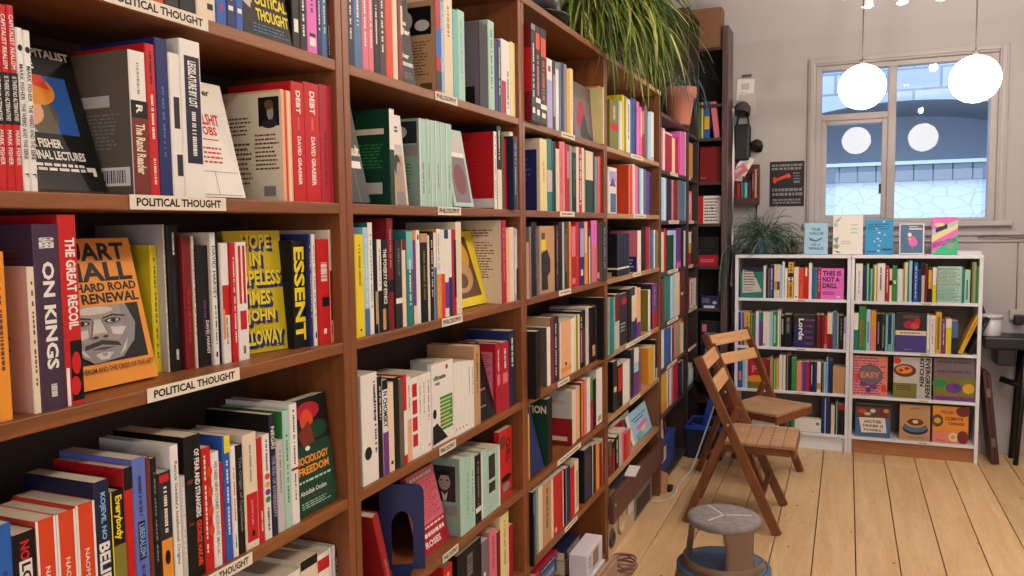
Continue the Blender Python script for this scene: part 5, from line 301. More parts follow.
SMALL=[
('2b', 'L', 2.3593, 2.3791, -0.012, 1.655, 0.2442, 'olivegrey', 'olivegrey', 0, 0, []),
('2c', 'L', 1.8586, 1.8701, -0.012, 1.355, 0.2256, 'cream', 'cream', 0, 0, []),
('2f', 'L', 2.3245, 2.3501, -0.032, 0.42, 0.1897, 'darkred', 'darkred', 0, 0, []),
('3a', 'L', 2.8774, 2.9124, -0.012, 1.955, 0.2548, 'white', 'white', 0, 0, [('b', 'grey', 0, 0, 1, 0.1)]),
('3a', 'L', 2.9135, 2.9395, -0.012, 1.955, 0.2605, 'steelblue', 'steelblue', 0, 0, []),
('3a', 'L', 2.9406, 2.9704, -0.012, 1.955, 0.2639, 'nightblue', 'nightblue', 0, 0, []),
('3a', 'L', 2.9726, 3.0063, -0.012, 1.955, 0.2647, 'grey', 'grey', 0, 0, []),
('3a', 'L', 3.0074, 3.0442, -0.012, 1.955, 0.2531, 'gold', 'gold', 0, 0, []),
('3a', 'L', 3.0453, 3.0829, -0.012, 1.955, 0.2597, 'paleyellow', 'paleyellow', 0, 0, [('i', 'rose', 0.32, 0.1, 0.68, 0.75)]),
('3b', 'L', 2.8737, 2.9122, -0.012, 1.655, 0.2348, 'cream', 'cream', 0, 0, []),
('3b', 'L', 2.9144, 2.9483, -0.012, 1.655, 0.2646, 'rose', 'red', 0, 0, [('i', 'red', 0.32, 0.1, 0.68, 0.75)]),
('3b', 'L', 2.9494, 2.9762, -0.012, 1.655, 0.2674, 'salmon', 'salmon', 0, 0, []),
('3b', 'L', 3.0345, 3.0626, -0.012, 1.655, 0.2606, 'sage', 'sage', 0, 0, []),
('3b', 'L', 3.1179, 3.1536, -0.012, 1.655, 0.2625, 'cream', 'cream', 0, 0, []),
('3b', 'L', 3.1548, 3.1913, -0.012, 1.655, 0.2638, 'crimson', 'crimson', 0, 0, [('i', 'white', 0.2, 0.1, 0.8, 0.9)]),
('3b', 'L', 3.1926, 3.2234, -0.012, 1.655, 0.2648, 'cream', 'cream', 0, 0, []),
('3b', 'L', 3.3492, 3.3715, -0.012, 1.655, 0.2617, 'black', 'black', 0, 0, []),
('3b', 'L', 3.3729, 3.4211, -0.012, 1.655, 0.2424, 'grey', 'grey', 0, 0, []),
('3c', 'L', 2.5932, 2.6076, -0.012, 1.355, 0.2435, 'grey', 'grey', 0, 0, []),
('3c', 'L', 2.6449, 2.6607, -0.012, 1.355, 0.2597, 'charcoal', 'charcoal', 0, 0, [('i', 'grey', 0.32, 0.1, 0.68, 0.75)]),
('3c', 'L', 2.6616, 2.6889, -0.012, 1.355, 0.2365, 'mauvegrey', 'mauvegrey', 0, 0, [('i', 'black', 0.32, 0.1, 0.68, 0.5)]),
('3c', 'L', 2.8655, 2.8944, -0.012, 1.355, 0.2491, 'charcoal', 'charcoal', 0, 0, [('i', 'rose', 0.32, 0.1, 0.68, 0.75)]),
('3c', 'L', 2.9404, 2.9627, -0.012, 1.355, 0.2597, 'greylight', 'greylight', 0, 0, []),
('3c', 'L', 2.9638, 3.0002, -0.012, 1.355, 0.2597, 'charcoal', 'charcoal', 0, 0, [('i', 'tan', 0.32, 0.1, 0.68, 0.75)]),
('3c', 'L', 3.223, 3.2652, -0.012, 1.355, 0.2618, 'peach', 'peach', 0, 0, [('b', 'orange', 0, 0.5, 1, 1)]),
('3c', 'L', 3.2679, 3.3166, -0.012, 1.355, 0.234, 'charcoal', 'charcoal', 0, 0, [('b', 'cream', 0.3, 0.15, 0.7, 1)]),
('3d', 'L', 2.7581, 2.7946, -0.012, 1.01, 0.218, 'white', 'olivegrey', 0, 0, []),
('3d', 'L', 3.0379, 3.0774, -0.012, 1.01, 0.22, 'white', 'mint', 0, 0, []),
('3d', 'L', 3.2317, 3.2758, -0.012, 1.01, 0.2463, 'greylight', 'greylight', 0, 0, []),
('3d', 'L', 3.3802, 3.3905, -0.012, 1.01, 0.2425, 'brown', 'brown', 0, 0, []),
('3d', 'L', 3.421, 3.477, -0.012, 1.01, 0.1802, 'red', 'red', 0, 0, [('b', 'orangered', 0, 0, 0.35, 1)]),
('3e', 'L', 3.1224, 3.1703, -0.02, 0.715, 0.2212, 'peach', 'tan', 0, 0, []),
('3e', 'L', 3.2714, 3.2933, -0.012, 0.715, 0.2305, 'white', 'white', 0, 0, []),
('3e', 'L', 3.2961, 3.3322, -0.012, 0.715, 0.2289, 'green', 'green', 0, 0, [('b', 'crimson', 0, 0.45, 1, 1)]),
('3e', 'L', 3.335, 3.382, -0.012, 0.715, 0.2148, 'black', 'black', 0, 0, []),
('3f', 'L', 2.789, 2.812, -0.012, 0.42, 0.2309, 'cream', 'cream', 0, 0, []),
('3f', 'L', 3.0175, 3.0694, -0.012, 0.42, 0.2068, 'red', 'red', 0, 0, []),
('3f', 'L', 3.3116, 3.3713, -0.012, 0.42, 0.2184, 'black', 'black', 0, 0, [('b', 'white', 0.1, 0, 0.25, 1)]),
('3f', 'L', 3.3757, 3.4271, -0.012, 0.42, 0.2114, 'orange', 'orange', 0, 0, []),
('3f', 'L', 3.4286, 3.469, -0.012, 0.42, 0.2017, 'darkred', 'darkred', 0, 0, []),
('3f', 'L', 3.4694, 3.477, -0.012, 0.42, 0.2154, 'cream', 'cream', 0, 0, [('b', 'rose', 0, 0.4, 1, 1)]),
('4a', 'L', 3.7737, 3.8308, -0.012, 1.96, 0.2322, 'mint', 'mint', 0, 0, [('b', 'white', 0.4, 0, 1, 1)]),
('4a', 'L', 3.9258, 3.9966, -0.012, 1.96, 0.263, 'white', 'white', 0, 0, [('i', 'charcoal', 0.32, 0.1, 0.68, 0.75)]),
('4a', 'L', 4.0004, 4.0463, -0.012, 1.96, 0.2763, 'blue', 'blue', 0, 0, []),
('4a', 'L', 4.0483, 4.1211, -0.012, 1.96, 0.2801, 'navy', 'navy', 0, 0, [('b', 'steelblue', 0.1, 0, 0.4, 1)]),
('4a', 'L', 4.1231, 4.1861, -0.012, 1.96, 0.2755, 'pink', 'pink', 0, 0, []),
('4a', 'L', 4.1881, 4.2466, -0.012, 1.96, 0.2573, 'rose', 'rose', 0, 0, [('b', 'cream', 0.5, 0.1, 1, 0.6)]),
('4a', 'L', 4.2508, 4.3, -0.012, 1.96, 0.2452, 'crimson', 'crimson', 0, 0, [('b', 'rose', 0, 0, 1, 0.5)]),
('4a', 'L', 4.3022, 4.3547, -0.012, 1.96, 0.2767, 'mauvegrey', 'mauvegrey', 0, 0, []),
('4a', 'L', 4.3859, 4.4564, -0.012, 1.96, 0.2559, 'lightblue', 'lightblue', 0, 0, []),
('4a', 'L', 4.4587, 4.5266, -0.012, 1.96, 0.2648, 'white', 'white', 0, 0, [('b', 'black', 0.2, 0.94, 0.6, 0.98)]),
('4b', 'L', 3.959, 4.039, -0.012, 1.65, 0.2505, 'orangered', 'orangered', 0, 0, [('b', 'salmon', 0, 0, 0.3, 1), ('Lb', 'redbrown', 0.2, 0.75, 0.6, 0.9)]),
('4b', 'L', 4.041, 4.096, -0.012, 1.65, 0.2597, 'cream', 'cream', 0, 0, []),
('4b', 'L', 4.1, 4.1853, -0.012, 1.65, 0.2525, 'pink', 'pink', 0, 0, [('b', 'mauvegrey', 0.6, 0, 1, 1)]),
('4b', 'L', 4.1873, 4.2803, -0.012, 1.65, 0.2484, 'lightblue', 'lightblue', 0, 0, [('b', 'white', 0.4, 0, 0.8, 1)]),
('4b', 'L', 4.2824, 4.3436, -0.012, 1.65, 0.2483, 'steelblue', 'steelblue', 0, 0, []),
('4b', 'L', 4.3481, 4.4662, -0.012, 1.65, 0.2411, 'purple', 'purple', 0, 0, [('b', 'nightblue', 0.6, 0, 1, 1)]),
('4c', 'L', 3.7409, 3.8012, -0.012, 1.345, 0.2154, 'nightblue', 'black', 0, 0, [('b', 'white', 0, 0.76, 1, 0.8), ('Lb', 'cream', 0.1, 0.76, 1, 0.8), ('Lb', 'tan', 0.2, 0.86, 0.8, 0.98)]),
('4c', 'L', 3.803, 3.8543, -0.012, 1.345, 0.2151, 'nightblue', 'nightblue', 0, 0, [('b', 'white', 0, 0.76, 1, 0.8)]),
('4c', 'L', 3.8561, 3.9088, -0.012, 1.345, 0.2149, 'nightblue', 'nightblue', 0, 0, [('b', 'white', 0, 0.76, 1, 0.8)]),
('4c', 'L', 3.9106, 3.9703, -0.012, 1.345, 0.2146, 'nightblue', 'nightblue', 0, 0, [('b', 'white', 0, 0.76, 1, 0.8)]),
('4c', 'L', 4.1493, 4.2221, -0.012, 1.345, 0.2264, 'white', 'rose', 0, 0, [('Lb', 'navy', 0.2, 0.6, 0.95, 1), ('Li', 'lightblue', 0.3, 0.65, 0.9, 0.95, 4)]),
('4c', 'L', 4.2306, 4.3303, -0.012, 1.345, 0.2441, 'black', 'black', 0, 0, [('i', 'darkred', 0.32, 0.1, 0.68, 0.75)]),
('4c', 'L', 4.3325, 4.4251, -0.012, 1.345, 0.2436, 'crimson', 'black', 0, 0, [('b', 'rose', 0.8, 0, 1, 1)]),
('4c', 'L', 4.4505, 4.5238, -0.012, 1.345, 0.2267, 'steelblue', 'steelblue', 0, 0, []),
('4c', 'L', 4.5262, 4.5673, -0.012, 1.345, 0.2262, 'white', 'white', 0, 0, []),
('4c', 'L', 4.5697, 4.617, -0.012, 1.345, 0.2257, 'charcoal', 'charcoal', 0, 0, [('b', 'cream', 0.7, 0, 1, 1)]),
('4d', 'L', 3.9457, 4.0222, -0.012, 1.01, 0.2679, 'black', 'charcoal', 0, 0, [('LE', 'crimson', 0.75, 0.3, 0.2, 0.12), ('Li', 'greylight', 0.3, 0.5, 0.8, 0.8, 4)]),
('4d', 'L', 4.0242, 4.0854, -0.012, 1.01, 0.2722, 'cream', 'cream', 0, 0, [('b', 'navy', 0, 0, 1, 0.16), ('b', 'navy', 0, 0.65, 1, 1)]),
('4d', 'L', 4.0874, 4.1278, -0.012, 1.01, 0.2707, 'cream', 'cream', 0, 0, [('b', 'navy', 0, 0.6, 1, 1)]),
('4d', 'L', 4.1298, 4.213, -0.012, 1.01, 0.2586, 'peach', 'nightblue', 0, 0, [('b', 'purple', 0, 0.7, 1, 1)]),
('4d', 'L', 4.3933, 4.4441, -0.012, 1.01, 0.2295, 'white', 'olive', 0, 0, [('Lb', 'tan', 0.2, 0.3, 0.55, 0.36), ('Lb', 'tan', 0.2, 0.82, 0.5, 0.9)]),
('4e', 'L', 3.6608, 3.7348, -0.012, 0.705, 0.2492, 'charcoal', 'black', 0, 0, [('b', 'cream', 0.2, 0.5, 0.8, 0.6)]),
('4e', 'L', 4.0009, 4.0638, -0.012, 0.705, 0.2566, 'nightblue', 'nightblue', 0, 0, []),
('4e', 'L', 4.0678, 4.1658, -0.012, 0.705, 0.2492, 'lightblue', 'lightblue', 0, 0, [('b', 'purple', 0, 0.5, 1, 1), ('b', 'white', 0, 0.0, 1, 0.3)]),
('4e', 'L', 4.17, 4.2207, -0.012, 0.705, 0.2226, 'mauvegrey', 'mauvegrey', 0, 0, []),
('4e', 'L', 4.5749, 4.617, -0.012, 0.705, 0.2312, 'charcoal', 'black', 0, 0, [('b', 'greylight', 0, 0.72, 1, 1)]),
('4f', 'L', 3.5871, 3.6359, -0.012, 0.4, 0.1912, 'olivegrey', 'olivegrey', 0, 0, [('b', 'darkred', 0, 0.4, 1, 1)]),
('4f', 'L', 3.6392, 3.6943, -0.012, 0.4, 0.1749, 'black', 'black', 0, 0, [('b', 'crimson', 0.2, 0.2, 0.7, 0.9)]),
('4f', 'L', 3.6977, 3.7632, -0.012, 0.4, 0.1818, 'black', 'black', 0, 0, [('i', 'white', 0.32, 0.1, 0.68, 0.75)]),
('4f', 'L', 3.7667, 3.8164, -0.012, 0.4, 0.1876, 'greylight', 'greylight', 0, 0, []),
('4f', 'L', 3.82, 3.9195, -0.012, 0.4, 0.1759, 'rose', 'rose', 0, 0, [('b', 'red', 0.3, 0.1, 0.9, 0.9)]),
('4f', 'L', 3.9213, 3.9942, -0.012, 0.4, 0.1594, 'orangered', 'orangered', 0, 0, [('b', 'rose', 0.6, 0, 1, 1)]),
('5a', 'L', 4.7326, 4.8245, -0.012, 1.92, 0.2476, 'rose', 'rose', 0, 0, [('b', 'white', 0.4, 0, 1, 1)]),
('5a', 'L', 5.0417, 5.1301, -0.012, 1.92, 0.2196, 'cream', 'cream', 0, 0, []),
('5a', 'L', 5.1361, 5.2338, -0.012, 1.92, 0.229, 'red', 'red', 0, 0, []),
('5a', 'L', 5.303, 5.4233, -0.012, 1.92, 0.2854, 'pink', 'pink', 0, 0, []),
('5a', 'L', 5.4299, 5.497, -0.012, 1.92, 0.2983, 'rose', 'rose', 0, 0, [('b', 'white', 0.6, 0, 1, 1)]),
('5b', 'L', 4.7343, 4.8701, -0.012, 1.625, 0.2539, 'lightblue', 'lightblue', 0, 0, [('b', 'white', 0.4, 0, 0.7, 1)]),
('5b', 'L', 4.8756, 5.0248, -0.012, 1.625, 0.2534, 'nightblue', 'nightblue', 0, 0, []),
('5b', 'L', 5.0306, 5.0862, -0.012, 1.625, 0.2541, 'rose', 'rose', 0, 0, []),
('5b', 'L', 5.0922, 5.2196, -0.012, 1.625, 0.2559, 'redbrown', 'redbrown', 0, 0, []),
('5b', 'L', 5.2259, 5.3304, -0.012, 1.625, 0.2617, 'mauvegrey', 'mauvegrey', 0, 0, []),
('5b', 'L', 5.3369, 5.497, -0.012, 1.625, 0.2625, 'steelblue', 'steelblue', 0, 0, [('b', 'lightblue', 0.8, 0, 1, 1)]),
('5c', 'L', 4.7231, 4.8021, -0.012, 1.32, 0.2361, 'cream', 'cream', 0, 0, []),
('5c', 'L', 4.8074, 4.8725, -0.012, 1.32, 0.2577, 'crimson', 'crimson', 0, 0, []),
('5c', 'L', 5.1017, 5.1683, -0.012, 1.32, 0.2438, 'lightblue', 'lightblue', 0, 0, []),
('5c', 'L', 5.1929, 5.3321, -0.012, 1.32, 0.2578, 'purple', 'purple', 0, 0, [('b', 'pink', 0, 0.85, 1, 1)]),
('5c', 'L', 5.3386, 5.4345, -0.012, 1.32, 0.2633, 'nightblue', 'nightblue', 0, 0, []),
('5c', 'L', 5.4412, 5.497, -0.012, 1.32, 0.2376, 'white', 'white', 0, 0, []),
('5d', 'L', 4.7378, 4.8095, -0.012, 1.01, 0.2614, 'redbrown', 'redbrown', 0, 0, []),
('5d', 'L', 4.9935, 5.0904, -0.012, 1.01, 0.2703, 'lightblue', 'lightblue', 0, 0, [('b', 'white', 0.3, 0, 0.6, 1)]),
('5e', 'L', 4.748, 4.8095, -0.012, 0.74, 0.2317, 'white', 'white', 0, 0, []),
('5e', 'L', 5.056, 5.107, -0.012, 0.74, 0.2093, 'nightblue', 'nightblue', 0, 0, []),
('5e', 'L', 5.113, 5.1712, -0.012, 0.74, 0.2293, 'rose', 'rose', 0, 0, []),
('5e', 'L', 5.1774, 5.3303, -0.012, 0.74, 0.2258, 'tan', 'tan', 0, 0, [('b', 'sage', 0.3, 0.1, 0.8, 0.9)]),
('5e', 'L', 5.3368, 5.4369, -0.012, 0.74, 0.2422, 'cream', 'cream', 0, 0, [('b', 'red', 0, 0, 1, 0.15)]),
('5f', 'L', 4.7362, 4.8912, -0.012, 0.465, 0.2273, 'gold', 'gold', 0, 0, [('b', 'orange', 0, 0.8, 1, 1)]),
('5f', 'L', 4.8968, 5.038, -0.012, 0.465, 0.2358, 'white', 'white', 0, 0, [('b', 'grey', 0.2, 0, 0.5, 1)]),
('5f', 'L', 5.2757, 5.4346, -0.012, 0.465, 0.2242, 'nightblue', 'nightblue', 0, 0, [('b', 'grey', 0.7, 0, 1, 1)]),
('6a', 'L', 5.5527, 5.7571, -0.012, 1.92, 0.2418, 'orange', 'orange', 0, 0, [('b', 'tan', 0.6, 0, 1, 1)]),
('6b', 'L', 5.5809, 5.7396, -0.012, 1.625, 0.2054, 'rose', 'rose', 0, 0, [('i', 'white', 0.32, 0.1, 0.68, 0.75)]),
('6c', 'L', 5.56, 5.7184, -0.012, 1.32, 0.2285, 'white', 'white', 0, 0, [('b', 'gold', 0, 0.35, 1, 0.65), ('b', 'crimson', 0, 0.65, 1, 1)]),
('6d', 'L', 5.5695, 5.6702, -0.012, 1.01, 0.225, 'crimson', 'crimson', 0, 0, []),
('6e', 'L', 5.6124, 5.7796, -0.012, 0.47, 0.1392, 'lightblue', 'lightblue', 0, 0, [('b', 'white', 0.3, 0.2, 0.9, 0.8)]),
('6e', 'L', 5.7872, 5.8963, -0.012, 0.47, 0.0945, 'white', 'white', 0, 0, [('i', 'steelblue', 0.32, 0.1, 0.68, 0.75)]),
('7a', 'B', -0.0286, -0.0004, 5.99, 2.22, 0.2619, 'green', 'green', 0, 0, [('b', 'paleyellow', 0.4, 0, 0.7, 1)]),
('7a', 'B', 0.0009, 0.0277, 5.99, 2.22, 0.2598, 'olive', 'olive', 0, 0, [('b', 'paleyellow', 0.4, 0, 0.7, 1)]),
('7a', 'B', 0.0304, 0.0664, 5.99, 2.22, 0.2628, 'blue', 'blue', 0, 0, [('b', 'gold', 0, 0.4, 1, 0.75)]),
('7a', 'B', 0.1009, 0.1406, 5.99, 2.22, 0.2596, 'rose', 'rose', -7, 0, []),
('8a', 'B', 0.4529, 0.469, 5.985, 1.068, 0.2311, 'white', 'white', 0, 0, []),
('8a', 'B', 0.4702, 0.483, 5.985, 1.068, 0.2078, 'charcoal', 'charcoal', 0, 0, []),
('8a', 'B', 0.4837, 0.4945, 5.985, 1.068, 0.2079, 'mauvegrey', 'mauvegrey', 0, 0, []),
('8a', 'B', 0.4958, 0.5245, 5.985, 1.068, 0.2381, 'navy', 'navy', 0, 0, [('b', 'steelblue', 0.2, 0.1, 0.5, 1), ('i', 'white', 0.32, 0.1, 0.68, 0.75)]),
('8a', 'B', 0.5258, 0.5442, 5.985, 1.068, 0.2416, 'cream', 'cream', 0, 0, [('b', 'tan', 0, 0.5, 1, 0.75)]),
('8a', 'B', 0.5454, 0.5632, 5.985, 1.068, 0.2417, 'cream', 'cream', 0, 0, [('b', 'brown', 0, 0.5, 1, 0.75)]),
('8a', 'B', 0.5644, 0.5771, 5.985, 1.068, 0.2352, 'lightblue', 'lightblue', 0, 0, []),
('8a', 'B', 0.5783, 0.596, 5.985, 1.068, 0.2618, 'lightblue', 'lightblue', 0, 0, [('b', 'white', 0.2, 0, 0.8, 1)]),
('8a', 'B', 0.5973, 0.6149, 5.985, 1.068, 0.2155, 'white', 'white', 0, 0, []),
('8a', 'B', 0.6199, 0.6556, 5.985, 1.068, 0.2568, 'gold', 'gold', 0, 0, [('b', 'charcoal', 0, 0.3, 1, 0.4), ('b', 'white', 0, 0.42, 1, 0.5), ('i', 'charcoal', 0.2, 0.05, 0.8, 0.95)]),
('8a', 'B', 0.6587, 0.6899, 5.985, 1.068, 0.2227, 'white', 'white', 0, 0, [('b', 'black', 0.3, 0.92, 0.7, 0.96)]),
('8a', 'B', 0.6911, 0.724, 5.985, 1.068, 0.215, 'orangered', 'orangered', 0, 0, [('i', 'salmon', 0.32, 0.5, 0.68, 0.95)]),
('8a', 'B', 0.7246, 0.7549, 5.985, 1.068, 0.2232, 'red', 'red', 0, 0, [('b', 'white', 0.3, 0.03, 0.7, 0.28)]),
('8a', 'B', 0.7567, 0.7764, 5.985, 1.068, 0.2509, 'white', 'white', 0, 0, []),
('8a', 'B', 0.7776, 0.7948, 5.985, 1.068, 0.217, 'blue', 'blue', 0, 0, []),
('8a', 'B', 0.7954, 0.8132, 5.985, 1.068, 0.2171, 'steelblue', 'steelblue', 0, 0, [('b', 'green', 0.2, 0.5, 0.8, 0.9)]),
('8a', 'B', 0.8144, 0.8346, 5.985, 1.068, 0.2173, 'crimson', 'crimson', 0, 0, [('i', 'white', 0.32, 0.1, 0.68, 0.75)]),
('8a', 'B', 1.0003, 1.0253, 5.985, 1.068, 0.2349, 'black', 'black', 0, 0, [('i', 'mauvegrey', 0.32, 0.1, 0.68, 0.75)]),
('8b', 'B', 0.2701, 0.2978, 5.985, 0.722, 0.2407, 'lilac', 'lilac', 0, 0, [('b', 'navy', 0.5, 0, 1, 1)]),
('8b', 'B', 0.2991, 0.3247, 5.985, 0.722, 0.2415, 'lilac', 'lilac', 0, 0, [('b', 'navy', 0.4, 0, 0.8, 1), ('b', 'white', 0, 0.7, 1, 0.8)]),
('8b', 'B', 0.326, 0.362, 5.985, 0.722, 0.2411, 'gold', 'gold', 0, 0, [('i', 'brown', 0.32, 0.1, 0.68, 0.75)]),
('8b', 'B', 0.3653, 0.3815, 5.985, 0.722, 0.225, 'green', 'green', 0, 0, [('b', 'sage', 0.3, 0, 0.6, 1)]),
('8b', 'B', 0.3828, 0.3997, 5.985, 0.722, 0.2255, 'charcoal', 'charcoal', 0, 0, [('b', 'grey', 0.3, 0, 0.7, 1)]),
('8b', 'B', 0.401, 0.4257, 5.985, 0.722, 0.2465, 'lightblue', 'lightblue', 0, 0, [('b', 'white', 0.2, 0, 0.7, 1)]),
('8b', 'B', 0.4269, 0.4528, 5.985, 0.722, 0.2405, 'purple', 'purple', 0, 0, [('b', 'teal', 0, 0, 1, 0.25)]),
('8b', 'B', 0.4541, 0.4753, 5.985, 0.722, 0.2459, 'white', 'white', 0, 0, [('b', 'black', 0.2, 0.92, 0.6, 0.97)]),
('8b', 'B', 0.4766, 0.4977, 5.985, 0.722, 0.2453, 'white', 'white', 0, 0, []),
('8b', 'B', 0.4984, 0.5201, 5.985, 0.722, 0.2493, 'lightblue', 'lightblue', 0, 0, []),
('8b', 'B', 0.5214, 0.552, 5.985, 0.722, 0.25, 'green', 'green', 0, 0, [('b', 'mint', 0.2, 0.1, 0.6, 0.9)]),
('8b', 'B', 0.5533, 0.5742, 5.985, 0.722, 0.2595, 'white', 'white', 0, 0, [('b', 'grey', 0.6, 0, 0.8, 1)]),
('8b', 'B', 0.5755, 0.5964, 5.985, 0.722, 0.2214, 'black', 'black', 0, 0, [('b', 'greylight', 0.3, 0.1, 0.7, 0.6)]),
('8b', 'B', 0.8101, 0.8358, 5.985, 0.722, 0.2353, 'darkred', 'darkred', 0, 0, [('b', 'black', 0, 0, 0.3, 1)]),
('8b', 'B', 0.8371, 0.8627, 5.985, 0.722, 0.2361, 'darkred', 'darkred', 0, 0, [('b', 'black', 0.2, 0, 0.5, 1)]),
('8b', 'B', 0.8639, 0.8816, 5.985, 0.722, 0.2237, 'red', 'red', 0, 0, [('b', 'rose', 0, 0.85, 1, 1)]),
('8b', 'B', 0.8828, 0.9162, 5.985, 0.722, 0.2507, 'cream', 'cream', 0, 0, [('b', 'darkred', 0, 0.58, 1, 1)]),
('8b', 'B', 0.9174, 0.9439, 5.985, 0.722, 0.2582, 'steelblue', 'steelblue', 0, 0, []),
('8b', 'B', 0.9452, 0.956, 5.985, 0.722, 0.2457, 'sage', 'sage', 0, 0, []),
('8b', 'B', 0.9572, 0.9884, 5.985, 0.722, 0.2366, 'black', 'black', 0, 0, [('i', 'grey', 0.32, 0.1, 0.68, 0.75)]),
('8b', 'B', 0.9896, 1.0141, 5.985, 0.722, 0.2245, 'lilac', 'lilac', 0, 0, [('b', 'white', 0, 0.5, 1, 1)]),
('8c', 'B', 0.2678, 0.2837, 5.985, 0.41, 0.2148, 'nightblue', 'nightblue', 0, 0, []),
('8c', 'B', 0.285, 0.3128, 5.985, 0.41, 0.2229, 'blue', 'blue', 0, 0, [('b', 'rose', 0.1, 0.45, 0.8, 0.75)]),
('8c', 'B', 0.3141, 0.349, 5.985, 0.41, 0.2074, 'lightblue', 'lightblue', 0, 0, [('b', 'white', 0.6, 0, 0.8, 1)]),
('8c', 'B', 0.4811, 0.503, 5.985, 0.41, 0.2191, 'redbrown', 'redbrown', 0, 0, []),
('8c', 'B', 0.5043, 0.5223, 5.985, 0.41, 0.2338, 'tan', 'tan', 0, 0, []),
('8c', 'B', 0.5236, 0.5453, 5.985, 0.41, 0.2132, 'green', 'green', 0, 0, [('b', 'mint', 0.5, 0, 0.8, 1)]),
('8c', 'B', 0.5466, 0.5658, 5.985, 0.41, 0.2258, 'gold', 'gold', 0, 0, []),
('8c', 'B', 0.5671, 0.5874, 5.985, 0.41, 0.2519, 'white', 'white', 0, 0, []),
('8c', 'B', 0.5887, 0.6103, 5.985, 0.41, 0.2503, 'lilac', 'lilac', 0, 0, [('b', 'white', 0.3, 0, 1, 1)]),
('8c', 'B', 0.6116, 0.6495, 5.985, 0.41, 0.2545, 'black', 'black', 0, 0, [('b', 'grey', 0.2, 0, 0.4, 1)]),
('8c', 'B', 0.6508, 0.6847, 5.985, 0.41, 0.2383, 'green', 'green', 0, 0, []),
('8c', 'B', 0.686, 0.7185, 5.985, 0.41, 0.2099, 'salmon', 'salmon', 0, 0, []),
('8c', 'B', 0.7198, 0.7391, 5.985, 0.41, 0.2113, 'purple', 'purple', 0, 0, [('b', 'steelblue', 0, 0, 0.4, 1)]),
('8c', 'B', 0.7404, 0.7733, 5.985, 0.41, 0.2128, 'crimson', 'crimson', 0, 0, [('b', 'purple', 0, 0, 0.4, 1)]),
('8c', 'B', 0.7746, 0.7981, 5.985, 0.41, 0.2144, 'nightblue', 'nightblue', 0, 0, [('i', 'white', 0.32, 0.1, 0.68, 0.75)]),
('8c', 'B', 0.7993, 0.8197, 5.985, 0.41, 0.2156, 'navy', 'navy', 0, 0, []),
('8c', 'B', 0.8209, 0.8461, 5.985, 0.41, 0.2169, 'white', 'white', 0, 0, [('b', 'tan', 0, 0.7, 1, 0.9)]),
('8c', 'B', 0.8473, 0.8657, 5.985, 0.41, 0.2148, 'charcoal', 'charcoal', 0, 0, [('b', 'grey', 0.6, 0, 0.9, 1)]),
('8c', 'B', 0.8664, 0.878, 5.985, 0.41, 0.2156, 'lightblue', 'lightblue', 0, 0, []),
('8c', 'B', 0.8792, 0.8993, 5.985, 0.41, 0.2476, 'blue', 'blue', 0, 0, [('b', 'lightblue', 0.2, 0, 0.5, 1)]),
('8c', 'B', 0.9006, 0.9219, 5.985, 0.41, 0.2309, 'nightblue', 'nightblue', 0, 0, []),
('8d', 'B', 0.2327, 0.2594, 5.985, 0.12, 0.1286, 'gold', 'gold', 0, 0, []),
('8d', 'B', 0.2608, 0.2794, 5.985, 0.12, 0.1234, 'white', 'white', 0, 0, []),
('8d', 'B', 0.2808, 0.306, 5.985, 0.12, 0.1321, 'navy', 'navy', 0, 0, []),
('8d', 'B', 0.3126, 0.3523, 5.985, 0.12, 0.1213, 'white', 'white', 0, 0, []),
('8d', 'B', 0.3549, 0.3852, 5.985, 0.12, 0.1172, 'mint', 'mint', 0, 0, []),
('8d', 'B', 0.64, 0.6716, 5.985, 0.12, 0.1699, 'darkgreen', 'darkgreen', 0, 0, [('b', 'green', 0.5, 0, 1, 1)]),
('8d', 'B', 0.6735, 0.7012, 5.985, 0.12, 0.1012, 'lightblue', 'lightblue', 0, 0, [('b', 'white', 0.3, 0, 1, 1)]),
('8d', 'B', 0.9169, 0.9401, 5.985, 0.12, 0.2037, 'cream', 'cream', 0, 0, []),
('8d', 'B', 0.9413, 0.9668, 5.985, 0.12, 0.2222, 'darkgreen', 'darkgreen', 0, 0, [('b', 'mint', 0.4, 0, 0.6, 1)]),
('8d', 'B', 0.9686, 0.9819, 5.985, 0.12, 0.2138, 'black', 'black', 0, 0, [('b', 'crimson', 0, 0, 1, 0.18)]),
('8d', 'B', 0.9825, 0.9958, 5.985, 0.12, 0.2148, 'charcoal', 'charcoal', 0, 0, [('b', 'crimson', 0, 0, 1, 0.18)]),
('8d', 'B', 0.9964, 1.0115, 5.985, 0.12, 0.2159, 'black', 'black', 0, 0, [('b', 'crimson', 0, 0, 1, 0.18)]),
('9a', 'B', 1.1039, 1.1236, 5.985, 1.063, 0.2378, 'navy', 'navy', 0, 0, []),
('9a', 'B', 1.1254, 1.1433, 5.985, 1.063, 0.2529, 'green', 'green', 0, 0, [('b', 'mint', 0.4, 0, 0.7, 1)]),
('9a', 'B', 1.145, 1.1647, 5.985, 1.063, 0.2194, 'teal', 'teal', 0, 0, [('b', 'aqua', 0.4, 0, 1, 1)]),
('9a', 'B', 1.1664, 1.1919, 5.985, 1.063, 0.2476, 'olive', 'olive', 0, 0, [('b', 'paleyellow', 0.4, 0, 0.9, 1)]),
('9a', 'B', 1.2436, 1.2671, 5.985, 1.063, 0.2388, 'crimson', 'crimson', 0, 0, [('i', 'white', 0.32, 0.1, 0.68, 0.75)]),
('9a', 'B', 1.2688, 1.2848, 5.985, 1.063, 0.2205, 'cream', 'cream', 0, 0, [('b', 'black', 0, 0.35, 1, 0.5)]),
('9a', 'B', 1.2864, 1.314, 5.985, 1.063, 0.2391, 'green', 'green', 0, 0, [('b', 'white', 0.3, 0.4, 0.8, 0.5)]),
